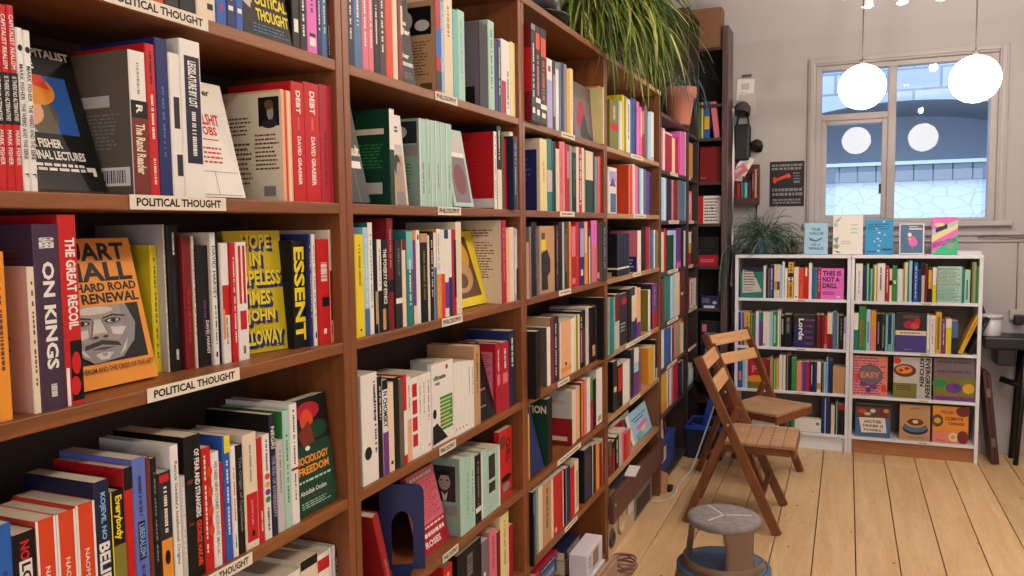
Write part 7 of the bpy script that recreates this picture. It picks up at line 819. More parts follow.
def setting():
    # floor of long boards
    fl=wood('floor_boards',(204,164,114),(230,200,154),'Y',5,.42,9,.12,True)
    dark=pmat('floor_gap',(40,28,20),.9)
    mb=MB(); rnd=random.Random(4)
    x=XL-.1
    edges=[]
    x=.684-6*.19
    while x<XR+.2: edges.append(x); x+=.19
    for a in edges:
        y=YF-.2-rnd.uniform(0,2)
        while y<YW+.1:
            l=rnd.uniform(2.2,4.2); b=min(y+l,YW+.12)
            mb.box(a+.0025,a+.19-.0025,max(y,YF-.1)+.001,b-.001,-.03,0,fl,bev=.0015)
            y+=l
    mb.box(XL-.1,XR+.2,YF-.1,YW+.12,-.08,-.03,dark)
    structure(mb.build('floor'))
    wp=pmat('wall_paint',(176,171,171),.75,.03,8)
    cp=pmat('ceiling_paint',(196,194,198),.85,.02,6)
    m=MB(); m.box(XL-.12,XL,YF-.1,YW+.12,0,3.5,pmat('shelf_wall_paint',(96,84,76),.8)); structure(m.build('wall_left'))
    m=MB(); m.box(XR,XR+.12,YF-.1,YW+.12,0,3.5,wp); structure(m.build('wall_right'))
    m=MB(); m.box(XL-.12,XR+.12,YF-.2,YF-.1,0,3.5,wp); structure(m.build('wall_front'))
    # window wall with its opening
    wx0,wx1,wz0,wz1=.775,1.918,1.60,2.72
    m=MB()
    for a,b,c,d in [(XL-.12,wx0,0,3.5),(wx1,XR+.12,0,3.5),(wx0,wx1,0,wz0),(wx0,wx1,wz1,3.5)]: m.box(a,b,YW,YW+.12,c,d,wp)
    structure(m.build('wall_back'))
    m=MB(); m.box(XL-.12,XR+.12,YF-.2,5.92,3.36,3.45,cp)
    m.add([(XL-.12,5.92,3.36),(XR+.12,5.92,3.36),(XR+.12,YW+.12,2.81),(XL-.12,YW+.12,2.81),(XL-.12,5.92,3.45),(XR+.12,5.92,3.45),(XR+.12,YW+.12,3.0),(XL-.12,YW+.12,3.0)],[(0,1,2,3),(7,6,5,4),(0,4,5,1),(2,6,7,3)],cp)
    structure(m.build('ceiling'))
    fp=pmat('frame_paint',(174,168,167),.5,.03,10)
    # architrave round the window
    m=MB()
    for a,b,c,d in [(.72,.775,1.585,2.775),(1.918,1.975,1.585,2.775),(.775,1.918,2.72,2.775)]:
        m.box(a,b,YW-.022,YW,c,d,fp,bev=.006); 
    m.box(.735,.765,YW-.032,YW-.022,1.6,2.76,fp,bev=.004); m.box(1.93,1.96,YW-.032,YW-.022,1.6,2.76,fp,bev=.004); m.box(.765,1.93,YW-.032,YW-.022,2.735,2.76,fp,bev=.004)
    structure(m.build('trim_1'))
    m=MB(); m.box(.70,2.02,YW-.05,YW,1.565,1.6,fp,bev=.006); structure(m.build('trim_2'))   # sill
    m=MB(); m.box(XL,XR,YW-.02,YW,1.50,1.525,fp,bev=.005); m.box(XL,XR,YW-.014,YW,1.455,1.47,fp,bev=.004); structure(m.build('trim_3'))
    m=MB(); m.box(XL,XR,YW-.018,YW,0,.14,fp,bev=.005); structure(m.build('baseboard_back'))
    m=MB(); m.box(XR-.018,XR,YF,YW,0,.14,fp,bev=.005); structure(m.build('baseboard_right'))
    # the window itself
    w=bpy.data.objects.new('window_1',None); COL.objects.link(w); w['kind']='structure'; w.location=(wx0,YW+.03,wz0)
    def fr(name,bs):
        m=MB()
        for a,b,c,d,y0,y1 in bs: m.box(a-wx0,b-wx0,y0,y1,c-wz0,d-wz0,fp,bev=.004)
        o=m.build(name,w); o['kind']='structure'
    fr('window_frame',[(wx0,.815,wz0,wz1,-.03,.06),(1.872,wx1,wz0,wz1,-.03,.06),(.815,1.872,2.685,wz1,-.03,.06),(.815,1.872,wz0,1.625,-.03,.06),(1.25,1.302,1.625,2.685,-.03,.06),(.815,1.25,2.33,2.375,-.03,.06)])
    fr('casement',[(.815,.85,1.625,2.33,-.02,.03),(1.215,1.25,1.625,2.33,-.02,.03),(.85,1.215,2.30,2.33,-.02,.03),(.85,1.215,1.625,1.655,-.02,.03)])
    g,nt,bs=new_mat('window_glass'); bs.inputs['Base Color'].default_value=(1,1,1,1); bs.inputs['Roughness'].default_value=0; bs.inputs['IOR'].default_value=1.5
    # thin pane: clear with a real mirror reflection
    N=nt.nodes.new; tr=N('ShaderNodeBsdfTransparent'); gl=N('ShaderNodeBsdfGlossy'); gl.inputs['Roughness'].default_value=.0; fz=N('ShaderNodeFresnel'); fz.inputs['IOR'].default_value=1.62; mx=N('ShaderNodeMixShader')
    tr.inputs['Color'].default_value=(.93,.97,1,1)
    nt.links.new(fz.outputs[0],mx.inputs[0]); nt.links.new(tr.outputs[0],mx.inputs[1]); nt.links.new(gl.outputs[0],mx.inputs[2]); nt.links.new(mx.outputs[0],nt.nodes['Material Output'].inputs['Surface'])
    for a,b,c,d in [(.85,1.215,1.655,2.30),(.815,1.25,2.375,2.685),(1.302,1.872,1.625,2.685)]:
        m=MB(); m.add([(a-wx0,.012,c-wz0),(b-wx0,.012,c-wz0),(b-wx0,.012,d-wz0),(a-wx0,.012,d-wz0)],[(0,1,2,3)],g); o=m.build('window_pane',w); o['kind']='structure'
    m=MB(); m.tube([(1.207-wx0,-.035,1.86-wz0),(1.207-wx0,-.05,1.86-wz0)],.008,pmat('iron',(50,46,44),.4,metal=.8)); m.box(1.2-wx0,1.214-wx0,-.06,-.05,1.80-wz0,1.87-wz0,MATS['iron'],bev=.003); o=m.build('window_latch',w); o['kind']='structure'
def outside():
    # stone railway-style arch across the yard
    st,nt,bs=new_mat('pale_stone'); N=nt.nodes.new; L=nt.links.new
    tc=N('ShaderNodeTexCoord'); br=N('ShaderNodeTexBrick'); br.inputs['Scale'].default_value=1.0; br.inputs['Brick Width'].default_value=.56; br.inputs['Row Height'].default_value=.24; br.inputs['Mortar Size'].default_value=.014
    br.inputs['Color1'].default_value=lin((200,202,204)); br.inputs['Color2'].default_value=lin((184,186,190)); br.inputs['Mortar'].default_value=lin((150,152,156))
    mp=N('ShaderNodeMapping'); mp.inputs['Rotation'].default_value=(PI/2,0,0); L(tc.outputs['Object'],mp.inputs[0]); L(mp.outputs[0],br.inputs['Vector'])
    L(br.outputs['Color'],bs.inputs['Base Color']); bs.inputs['Roughness'].default_value=.9
    yw=10.5; m=MB(); x0,x1=-3,7; zs=3.06
    # arch opening: half ellipse cx 2.0
    cx=1.62; hw=2.7; n=40; zt=6.5; sp=1.6; rise=1.4
    pts=[(cx+hw*math.cos(PI-PI*k/n),sp+rise*math.sin(PI*k/n)) for k in range(n+1)]
    vs=[];fs=[]
    for (x,z) in pts: vs+= [(x,yw,z),(x,yw,zt),(x,yw+1.6,z)]
    for k in range(n): a=3*k; fs.append((a,a+3,a+4,a+1))
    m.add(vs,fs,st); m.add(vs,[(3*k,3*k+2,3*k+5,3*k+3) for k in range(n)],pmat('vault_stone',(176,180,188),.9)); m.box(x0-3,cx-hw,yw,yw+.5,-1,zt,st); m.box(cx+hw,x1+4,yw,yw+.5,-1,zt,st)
    structure(m.build('wall_arch'))
    wb,nt,bs=new_mat('white_rubble'); N=nt.nodes.new; L=nt.links.new
    tc=N('ShaderNodeTexCoord'); vo=N('ShaderNodeTexVoronoi'); vo.feature='DISTANCE_TO_EDGE'; mp=N('ShaderNodeMapping'); mp.inputs['Scale'].default_value=(4.5,1,9); vo.inputs['Scale'].default_value=1.0
    L(tc.outputs['Object'],mp.inputs[0]); L(mp.outputs[0],vo.inputs['Vector'])
    cr=N('ShaderNodeValToRGB'); cr.color_ramp.elements[0].color=lin((190,198,204)); cr.color_ramp.elements[1].color=lin((222,226,228)); cr.color_ramp.elements[1].position=.05; cr.color_ramp.elements[0].position=.0
    L(vo.outputs['Distance'],cr.inputs[0]); L(cr.outputs[0],bs.inputs['Base Color']); bs.inputs['Roughness'].default_value=.9
    m=MB(); m.box(x0,x1,9.4,9.7,-1,2.02,wb)
    structure(m.build('wall_yard'))
    cb=pmat('coping_stone',(128,136,144),.85); cl=pmat('coping_edge',(216,222,226),.8)
    m=MB(); x=x0
    while x<x1: m.box(x,x+.17,9.34,9.76,2.02,2.19,cb,bev=.01); x+=.178
    m.box(x0,x1,9.32,9.78,2.19,2.225,cl); structure(m.build('trim_4'))
    m=MB(); m.box(-4,8,12.1,12.2,-1,5,pmat('vault_wall',(206,212,222),.9)); structure(m.build('wall_vault'))
    m=MB(); m.box(-8,12,YW+.13,16,-1.05,-1,pmat('yard_paving',(150,150,148),.9)); structure(m.build('ground'))
    w=bpy.data.worlds.new('sky'); scene.world=w; w.use_nodes=True; nt=w.node_tree
    bg=nt.nodes['Background']; bg.inputs[0].default_value=lin((190,218,255)); bg.inputs[1].default_value=SKY
SKY=2.6
# ------------------------------------------------------------------ shelving
def shelf_units():
    W1=wood('shelf_wood',(106,60,27),(150,90,46),'Y',5,.42,16,.06)
    W1z=wood('upright_wood',(106,58,27),(146,84,43),'Z',5,.42,16,.06)
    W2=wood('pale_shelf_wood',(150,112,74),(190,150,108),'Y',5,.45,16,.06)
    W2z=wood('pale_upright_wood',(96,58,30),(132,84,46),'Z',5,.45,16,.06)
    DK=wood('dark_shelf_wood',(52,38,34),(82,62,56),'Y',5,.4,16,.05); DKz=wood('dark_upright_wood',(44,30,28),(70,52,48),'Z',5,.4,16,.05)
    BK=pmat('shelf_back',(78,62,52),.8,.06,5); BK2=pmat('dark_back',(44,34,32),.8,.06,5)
    card=pmat('card',(222,212,192),.7,.03,40)
    zs=[.10,.42,.71,1.01,1.355,1.655,1.955]; key={0:1.955,1:1.655,2:1.355,3:1.01,4:.71,5:.42,6:.10}
    zs5=[.06,.465,.74,1.01,1.32,1.625,1.92]; key5={1:1.92,2:1.625,3:1.32,4:1.01,5:.74,6:.465}
    bays=[(1,.45,1.476,2.335,zs,W1,W1z,BK,'nearest tall wooden bookcase with political signs on its shelf edges'),
          (2,1.478,2.504,2.335,zs,W1,W1z,BK,'second tall wooden bookcase holding the blue metal bookend'),
          (3,2.506,3.502,2.335,zs,W1,W1z,BK,'third tall wooden bookcase with the black plant pot on top'),
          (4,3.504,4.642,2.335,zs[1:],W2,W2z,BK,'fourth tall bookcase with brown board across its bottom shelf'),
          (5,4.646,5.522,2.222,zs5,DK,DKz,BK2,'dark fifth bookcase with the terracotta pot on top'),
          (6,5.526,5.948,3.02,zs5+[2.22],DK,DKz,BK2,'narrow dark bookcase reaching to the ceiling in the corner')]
    for n,y0,y1,top,zz,ws,wz,bk,lab in bays:
        o=thing('bookcase',lab,'bookcase',(0,y0,0),(0,0,0),None); L=y1-y0
        m=MB(); m.box(-.28,-.272,0.001,L-.001,.02,top-.002,bk); m.build('back_panel',o)
        for a,b in [(0,.024),(L-.024,L)]:
            m=MB(); m.box(-.272,0,a,b,0,top,wz,bev=.002); m.build('side_panel',o)
        m=MB(); m.box(-.28,.004,0,L,top,top+.024,ws,bev=.002); m.build('top_board',o)
        for z in zz:
            m=MB(); m.box(-.271,-.001,.0245,L-.0245,z-.023,z,ws,bev=.002); sh=m.build('shelf',o)
            for (bn,r,a,b,txt) in CARDS:
                if bn!=n: continue
                kz=(key5 if n>=5 else key)[r]
                if abs(kz-z)>.011: continue
                c=MB(); hh=.0225; zt=z+.001
                if n>2: hh=.02
                a=max(a,y0+.03);b=min(b,y1-.03)
                c.box(0,.0012,a-y0,b-y0,zt-hh,zt,card)
                S=Surf(c,(.0012,a-y0,zt),(0,1,0),(0,0,-1),b-a,hh)
                if txt: S.text('black',.06,.2,.94,.78,txt)
                else: S.words('charcoal',.12,.3,.88,.7,1,False,random.Random(n*10+r))
                c.build('label_card',sh)
        if n==4:
            m=MB(); m.box(.002,.024,.03,L-.004,.215,.345,pmat('apron_brown',(96,62,52),.5,.06,8),bev=.003); m.build('apron_board',o)
            m=MB(); m.tube([(.024,.06,.30),(.027,.06,.30)],.008,pmat('screw',(220,210,200),.3,metal=.6),10); m.build('screw_head',o)
        if n==6 or n==5: pass
    # corner bookcase facing the room
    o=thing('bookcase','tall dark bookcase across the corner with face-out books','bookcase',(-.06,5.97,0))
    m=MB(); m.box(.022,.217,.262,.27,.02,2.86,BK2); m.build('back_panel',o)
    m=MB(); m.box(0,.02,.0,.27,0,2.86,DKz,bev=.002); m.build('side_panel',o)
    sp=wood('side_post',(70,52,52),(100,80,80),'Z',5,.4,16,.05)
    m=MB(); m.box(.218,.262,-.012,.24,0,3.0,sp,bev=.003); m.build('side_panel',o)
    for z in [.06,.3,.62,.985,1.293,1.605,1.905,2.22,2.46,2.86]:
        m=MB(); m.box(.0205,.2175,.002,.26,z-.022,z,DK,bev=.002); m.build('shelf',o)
    # two white bookcases
    wh=pmat('white_laminate',(224,227,234),.4,.02,10); wb=pmat('taupe_back',(122,108,96),.7,.04,6); pl=wood('plinth_wood',(150,96,56),(182,124,78),'X',5,.5,16,.05)
    for x0,x1,lab,zz,plinth in [(.258,1.028,'white bookcase on the left with two wooden chairs in front',[.12,.41,.722,1.068],wh),(1.03,1.818,'white bookcase on the right filled with cookbooks on its lower shelves',[.12,.408,.722,1.063],pl)]:
        o=thing('bookcase',lab,'bookcase',(x0,5.97,0)); L=x1-x0
        m=MB(); m.box(.001,L-.001,.27,.276,.1,1.36,wb); m.build('back_panel',o)
        for a,b in [(0,.022),(L-.022,L)]:
            m=MB(); m.box(a,b,0,.27,0,1.355,wh,bev=.0015); m.build('side_panel',o)
        m=MB(); m.box(-.0,L,-.006,.276,1.355,1.378,wh,bev=.002); m.build('top_board',o)
        for z in zz:
            m=MB(); m.box(.0225,L-.0225,.002,.268,z-.02,z,wh,bev=.0015); sh=m.build('shelf',o)
            c=MB(); q=L*.55; c.box(q,q+.06,.0005,.0018,z-.019,z-.003,card); S=Surf(c,(q,.0005,z-.003),(1,0,0),(0,0,-1),.06,.016); S.words('charcoal',.1,.3,.9,.7,1,False,random.Random(7)); c.build('label_card',sh)
        m=MB(); m.box(.0225,L-.0225,.03,.05,0,.098,plinth); m.build('plinth',o)
# ------------------------------------------------------------------ furniture
def chair(label,loc,rz):
    o=thing('folding_chair',label,'chair',loc,(0,0,rz),'wooden folding chairs')
    fw=wood('chair_frame',(98,56,29),(136,82,45),'Z',6,.4,10,.06); sl=wood('chair_slat',(196,144,96),(222,176,128),'Y',6,.45,12,.05); st=wood('chair_seat',(150,112,78),(196,156,118),'X',6,.45,12,.08)
    hw=.235
    P0=Vector((-.175,0,.905)); P1=Vector((.235,0,.0)); d=(P1-P0)
    for s in (-1,1):
        m=MB(); y=s*hw
        a=P0+Vector((0,y,0)); b=P1+Vector((0,y,0))
        m.bar(a,b+d.normalized()*.0,.022,.05,fw,up=(1,0,.45),bev=.006); m.build('long_leg',o)
        m=MB(); ap=P0+d*.385; y2=s*(hw-.026)
        m.bar((ap.x,y2,ap.z),(-.24,y2,0),.02,.04,fw,up=(1,0,-.3),bev=.005); m.build('rear_leg',o)
        m=MB(); m.bar((-.03,s*(hw-.048),.425),(.29,s*(hw-.048),.425),.02,.045,fw,bev=.004); m.build('seat_rail',o)
    for f in (.035,.165):
        c=P0+d*f; m=MB(); M=Matrix.Translation(c+Vector((.012,0,-.012)))@Matrix.Rotation(-R(24),4,'Y')
        m.box(-.009,.009,-hw+.01,hw-.01,-.036,.036,sl,M,bev=.004); m.build('back_slat',o)
    n=6
    m=MB()
    for k in range(n):
        a=-.06+k*.0625; m.box(a,a+.0605,-hw+.02,hw-.02,.446,.462,st,bev=.003)
    m.build('seat',o)
    m=MB(); m.box(.302,.318,-hw+.02,hw-.02,.40,.446,fw,bev=.003); m.box(-.05,-.035,-hw+.03,hw-.03,.41,.446,fw,bev=.003); m.build('seat_apron',o)
    m=MB(); c=P0+d*.8; m.bar((c.x,-hw+.01,c.z),(c.x,hw-.01,c.z),.03,.016,fw); m.build('stretcher',o)
    m=MB(); m.bar((-.19,-hw+.03,.125),(-.19,hw-.03,.125),.03,.016,fw); m.build('stretcher',o)
    for s in (-1,1):
        m=MB(); q=P0+d*.385; m.tube([(q.x,s*(hw+.008),q.z),(q.x,s*(hw+.016),q.z)],.009,pmat('bolt',(190,170,140),.35,metal=.8),10); m.build('pivot_bolt',o)
def stool():
    o=thing('kick_stool','brown step stool with scuffed grey round top in the foreground','stool',(.56,3.245,0),(0,0,R(-20)))
    br=pmat('stool_brown',(122,98,74),.45,.08,14); bl=pmat('stool_blue',(70,96,132),.6,.12,20); gy=pmat('stool_rubber',(132,126,126),.8,.45,38,bump=.5); sc=pmat('scratch_pale',(212,208,204),.7); dk=pmat('stool_inside',(70,56,44),.6)
    m=MB(); m.lathe([(.205,0),(.212,.02),(.2,.12),(.186,.205),(.183,.215)],br,40); m.lathe([(.199,.02),(.172,.205)],dk,40); m.build('base',o)
    m=MB(); m.lathe([(.178,.217),(.186,.212),(.186,.224),(.178,.23),(.0,.23)],bl,40); m.lathe([(.168,.2302),(.171,.2312),(.174,.2302)],dk,40); m.build('lower_step',o)
    m=MB(); m.lathe([(.158,.2302),(.16,.262),(.154,.264),(.148,.262),(.146,.2302)],br,40,a0=R(-170),a1=R(25)); m.build('upright_ring',o)
    # three tapering uprights cut from the upper drum
    for a0,a1,w in [(-62,-8,1.0),(176,192,.6),(80,100,.7)]:
        m=MB(); n=8; vs=[];fs=[]
        prof=[(.16,.232,.9),(.148,.33,.86),(.139,.405,1.08)]
        for r,z,k in prof:
            for j in range(n+1):
                mid=(a0+a1)/2; a=R(mid+(a0-mid)*k+(a1-a0)*k*j/n); vs.append((r*math.cos(a),r*math.sin(a),z)); vs.append(((r-.012)*math.cos(a),(r-.012)*math.sin(a),z))
        q=2*(n+1)
        for i_ in range(2):
            for j in range(n):
                a=i_*q+2*j; fs+=[(a,a+2,a+2+q,a+q),(a+1,a+1+q,a+3+q,a+3)]
            for j in (0,n):
                a=i_*q+2*j; fs.append((a,a+q,a+q+1,a+1))
        m.add(vs,fs,br,smooth=True); m.build('upright',o)
    m=MB(); m.lathe([(.0,.43),(.128,.432),(.142,.426),(.146,.415),(.142,.402),(.12,.4),(.0,.4)],gy,44)
    for a,l0,l1 in [(35,.01,.11),(150,.01,.12),(262,.0,.1)]:
        c,s=math.cos(R(a)),math.sin(R(a)); m.bar((c*l0,s*l0,.4318),(c*l1,s*l1,.4322),.006,.0012,sc,bev=0)
    m.build('round_top',o)
    m=MB(); m.tube([(.06,-.115,.37),(.062,-.1225,.37)],.006,MATS['scratch_pale'],8); m.build('rivet',o)
def pendants():
    gm=emit('globe_glow',(255,247,234),GLOBE)
    ir=pmat('flex_grey',(70,66,64),.5)
    for x,y,z,lab in [(1.06,4.8,2.327,'white glass globe pendant lamp on the left before the window'),(1.592,4.8,2.326,'white glass globe pendant lamp on the right before the window')]:
        o=thing('pendant_lamp',lab,'lamp',(x,y,z),(0,0,0),'globe pendant lamps')
        m=MB(); n=24; r=.119
        m.lathe([(max(.0005,r*math.sin(PI*k/n)),-r*math.cos(PI*k/n)) for k in range(n+1)],gm,40); m.build('globe',o)
        m=MB(); m.lathe([(.0,.146),(.014,.145),(.016,.135),(.016,.116),(.0,.116)],ir,20); m.build('lamp_cap',o)
        m=MB(); m.tube([(0,0,.14),(0,0,3.36-z)],.0035,ir,8); m.build('flex',o)
    # spot bar hung under the ceiling
    o=thing('track_light','ceiling spot bar with glowing bulbs above the globe pendants','lamp',(1.25,4.9,2.832))
    wm=pmat('lamp_white',(226,222,216),.4); bm=emit('bulb_glow',(255,238,210),30)
    m=MB(); m.bar((-.3,0,0),(.36,0,-.005),.03,.02,wm); m.build('bar',o)
    m=MB(); m.tube([(-.15,0,.01),(-.15,0,.5)],.006,wm); m.tube([(.2,0,.01),(.2,0,.5)],.006,wm); m.build('rod',o)
    for x in (-.17,0.0,.19):
        m=MB(); m.lathe([(.018,.0),(.032,-.05),(.03,-.052),(.015,-.005)],wm,18,Matrix.Translation((x,0,-.01))); m.build('spot_shade',o)
        m=MB(); m.lathe([(.0,-.058),(.018,-.054),(.026,-.046),(.026,-.04)],bm,18,Matrix.Translation((x,0,-.01))); m.build('bulb',o)
    # the room's other ceiling lamps
    def lamp(name,x,y,z,e,rad,colr,typ='POINT'):
        l=bpy.data.lights.new(name,typ); l.energy=e; l.color=lin(colr)[:3]; l.shadow_soft_size=rad
        ob=bpy.data.objects.new(name,l); COL.objects.link(ob); ob.location=(x,y,z); return ob
    # added cool fill light behind the camera; the front wall has no opening
    l=bpy.data.lights.new('front_fill_light','AREA'); l.shape='RECTANGLE'; l.size=2.2; l.size_y=1.7; l.energy=FRONT_FILL; l.color=lin((232,240,255))[:3]
    ob=bpy.data.objects.new('front_fill_light',l); COL.objects.link(ob); ob.location=(1.9,YF+.05,1.6); ob.rotation_euler=(R(-90),0,R(180))
    for x,y,z,e in LAMPS: lamp('ceiling_lamp',x,y,z,e,.035,(255,236,216))
GLOBE=16.0
LAMPS=[(1.9,.3,3.1,60),(2.1,2.6,3.1,66),(1.7,4.3,3.0,52)]
FRONT_FILL=38  # strength of the added fill light behind the camera
# ------------------------------------------------------------------ plants
def blade(m,p0,dirv,length,droop,w,mat,n=9,xmin=-9,curl=(0,0,0),edge=None):
    """a long thin leaf: leaves p0 along dirv and bends down under its weight"""
    vs=[];fs=[]; p=Vector(p0); d=Vector(dirv).normalized(); st=length/n
    for k in range(n+1):
        side=d.cross(Vector((0,0,1)))
        if side.length<1e-3: side=Vector((1,0,0))
        side.normalize(); ww=w*(.55+1.2*(k/n)*(1-k/n)*1.6)*(1-.85*(k/n)**3); up=side.cross(d).normalized()
        vs+= [p-side*ww/2+up*ww*.16,p-up*ww*.05,p+side*ww/2+up*ww*.16]
        p=p+d*st
        if p.x<xmin: p.x=xmin
        if edge and p.x<edge and p.z<.012: p.z=.012; d=Vector((abs(d.x)+.4,d.y,.05)).normalized()
        d=(d+Vector((0,0,-droop*st*(1+1.2*k/n)))+Vector(curl)*(k/n)).normalized()
    for k in range(n):
        a=3*k; fs+=[(a,a+1,a+4,a+3),(a+1,a+2,a+5,a+4)]
    m.add(vs,fs,mat,smooth=True)
def leafmat(name,rgb):
    m=pmat(name,rgb,.45,.12,18)
    bs=m.node_tree.nodes['Principled BSDF']; bs.inputs['Subsurface Weight'].default_value=0.0
    return m
def plants():
    rnd=random.Random(11)
    G=[leafmat('leaf_green',(92,128,46)),leafmat('leaf_olive',(132,146,58)),leafmat('leaf_pale',(190,194,110)),leafmat('leaf_dark',(56,84,34))]
    blk=pmat('pot_black',(26,24,28),.35,.05,8); soil=pmat('soil',(44,32,24),.95,.2,60)
    # black pot on the third bookcase
    o=thing('plant_pot','black plastic plant pot standing in a saucer on third bookcase','pot',(-.125,2.93,2.3595))
    m=MB(); m.lathe([(.0,.008),(.108,.008),(.115,.08),(.124,.24),(.132,.25),(.132,.27),(.122,.27),(.116,.25),(.0,.24)],blk,32); m.build('pot_body',o)
    m=MB(); m.lathe([(.0,.0),(.118,.0),(.143,.028),(.147,.032),(.139,.034),(.114,.008),(.0,.007)],blk,32); m.build('saucer',o)
    m=MB(); m.lathe([(.0,.245),(.115,.244)],soil,24); m.build('soil',o)
    # big spider plant
    o=thing('spider_plant','large spider plant with long arching leaves spilling over the fourth bookcase','plant',(-.13,3.72,2.3595))
    m=MB(); m.lathe([(.0,.002),(.09,.002),(.12,.19),(.126,.19),(.126,.21),(.114,.21),(.11,.18),(.0,.18)],pmat('pot_grey',(120,118,118),.5),30); m.build('pot_body',o)
    m=MB()
    for k in range(640):
        a=rnd.uniform(0,2*PI)
        if rnd.random()<.7: a=rnd.gauss(-.25,.8)
        el=rnd.uniform(.2,1.25); r=rnd.uniform(0,.07)
        d=(math.cos(a)*math.cos(el),math.sin(a)*math.cos(el)*1.5,math.sin(el))
        L=rnd.uniform(.3,.7); mt=G[rnd.choices([0,1,2,3],[4,3,2.6,2])[0]]
        blade(m,(math.cos(a)*r,math.sin(a)*r*1.6,.2),d,L,rnd.uniform(2.4,5.6),rnd.uniform(.009,.016),mt,n=11,xmin=-.145,edge=.142,curl=(rnd.uniform(-.12,.16),rnd.gauss(0,.22),rnd.uniform(-.05,.12)))
    for k in range(90):
        y=rnd.uniform(-.38,.5); x=rnd.uniform(.1,.16)
        d=(rnd.uniform(.2,.8),rnd.uniform(-.7,.7),rnd.uniform(-.1,.7))
        blade(m,(x-.1,y,rnd.uniform(.06,.2)),d,rnd.uniform(.25,.45),rnd.uniform(4,8),rnd.uniform(.006,.0105),G[rnd.choices([0,1,2,3],[3,3,3,2])[0]],xmin=-.145,edge=.142,curl=(rnd.uniform(-.1,.2),rnd.gauss(0,.3),rnd.uniform(0,.15)))
    m.build('foliage',o)
    # terracotta pot on the dark bookcase
    tc=pmat('terracotta',(186,116,96),.75,.06,14)
    o=thing('potted_plant','terracotta pot with thin trailing leaves on the dark fifth bookcase','plant',(-.03,5.36,2.2465))
    m=MB(); m.lathe([(.0,.0),(.066,.0),(.07,.01),(.096,.175),(.108,.178),(.114,.235),(.112,.24),(.1,.24),(.094,.21),(.0,.205)],tc,36); m.build('pot_body',o)
    m=MB(); m.lathe([(.0,.212),(.095,.21)],soil,24); m.build('soil',o)
    T=[leafmat('leaf_grey_green',(112,138,112)),leafmat('leaf_blue_green',(66,112,116)),leafmat('leaf_teal',(60,128,136))]
    m=MB()
    for k in range(34):
        a=rnd.uniform(0,2*PI) if k>22 else rnd.gauss(-1.2,.6); el=rnd.uniform(.3,1.2)
        blade(m,(rnd.uniform(-.05,.05),rnd.uniform(-.05,.05),.21),(math.cos(a)*math.cos(el),math.sin(a)*math.cos(el),math.sin(el)),rnd.uniform(.25,.5),rnd.uniform(5,8),rnd.uniform(.004,.008),rnd.choice(T),xmin=-.23,edge=.04)
    m.build('foliage',o)
    # feathery plant on the white bookcase
    o=thing('potted_plant','bushy feathery green plant in blue pot at left end of white bookcase','plant',(.44,6.1,1.3785))
    m=MB(); m.lathe([(.0,.0),(.05,.0),(.066,.085),(.07,.085),(.07,.1),(.062,.1),(.058,.08),(.0,.08)],pmat('pot_blue',(86,116,150),.35,.06,10),28); m.build('pot_body',o)
    K=[leafmat('fern_dark',(46,72,54)),leafmat('fern_mid',(74,106,82)),leafmat('fern_pale',(124,150,128))]
    m=MB()
    for k in range(300):
        a=rnd.uniform(0,2*PI); el=rnd.uniform(.0,1.35); L=rnd.uniform(.16,.31)
        p=Vector((rnd.uniform(-.04,.04),rnd.uniform(-.03,.03),.1)); d=Vector((math.cos(a)*math.cos(el),math.sin(a)*math.cos(el)*.55,math.sin(el))); mt=rnd.choice(K)
        n=9; st=L/n
        for q in range(n):
            d=(d+Vector((0,0,-.22-.2*q/n))*.75+Vector((rnd.uniform(-.22,.22),rnd.uniform(-.16,.16),rnd.uniform(-.1,.1)))).normalized(); p2=p+d*st
            if p2.z<.012: p2.z=.012
            if p2.y>.17: p2.y=.17
            if q>1:
                for s in range(5):
                    b=rnd.uniform(0,2*PI); e=Vector((math.cos(b),math.sin(b)*.6,rnd.uniform(-.4,.7))).normalized()
                    t=p2+e*rnd.uniform(.012,.03); t.z=max(t.z,.008); t.y=min(t.y,.175); sd=e.cross(Vector((0,0,1)))*.0022
                    m.add([p2-sd,p2+sd,t],[(0,1,2)],mt)
            sd=d.cross(Vector((0,1,0)))*.0016
            m.add([p-sd,p+sd,p2+sd,p2-sd],[(0,1,2,3)],mt); p=p2
    # stems trailing down the left side
    for k in range(34):
        p=Vector((rnd.uniform(-.2,-.1),rnd.uniform(-.13,-.06),.06)); d=Vector((-.75,rnd.uniform(-.5,-.1),.15)).normalized()
        L=rnd.uniform(.22,.5); mt=rnd.choice(K)
        for q in range(14):
            tgt=Vector((rnd.uniform(-.12,.12),rnd.uniform(-.25,.02),-1)) if p.x<-.19 else Vector((-.9,-.1,0))
            d=(d*.55+tgt*.4).normalized(); p2=p+d*L/14
            if p2.x>-.186 and p2.z<.02: p2.z=.02
            for s in range(2):
                b=rnd.uniform(0,2*PI); e=Vector((math.cos(b),math.sin(b),rnd.uniform(-.6,.4))).normalized(); t=p2+e*rnd.uniform(.012,.028)
                if t.x>-.187 and t.z<.01: t.z=.012
                sd=e.cross(Vector((0,0,1)))*.003; m.add([p2-sd,p2+sd,t],[(0,1,2)],mt)
            sd=Vector((.0014,0,0)); m.add([p-sd,p+sd,p2+sd,p2-sd],[(0,1,2,3)],mt); p=p2
    m.build('foliage',o)
    o=thing('potted_plant','small leafy plant in brown pot between fern and pale blue book','plant',(.64,6.12,1.3785))
    m=MB(); m.lathe([(.0,.0),(.03,.0),(.04,.055),(.036,.058),(.0,.05)],pmat('pot_brown',(90,58,44),.5),20); m.build('pot_body',o)
    m=MB(); K2=[leafmat('leaf_moss',(74,98,52)),leafmat('leaf_moss_pale',(126,148,96))]
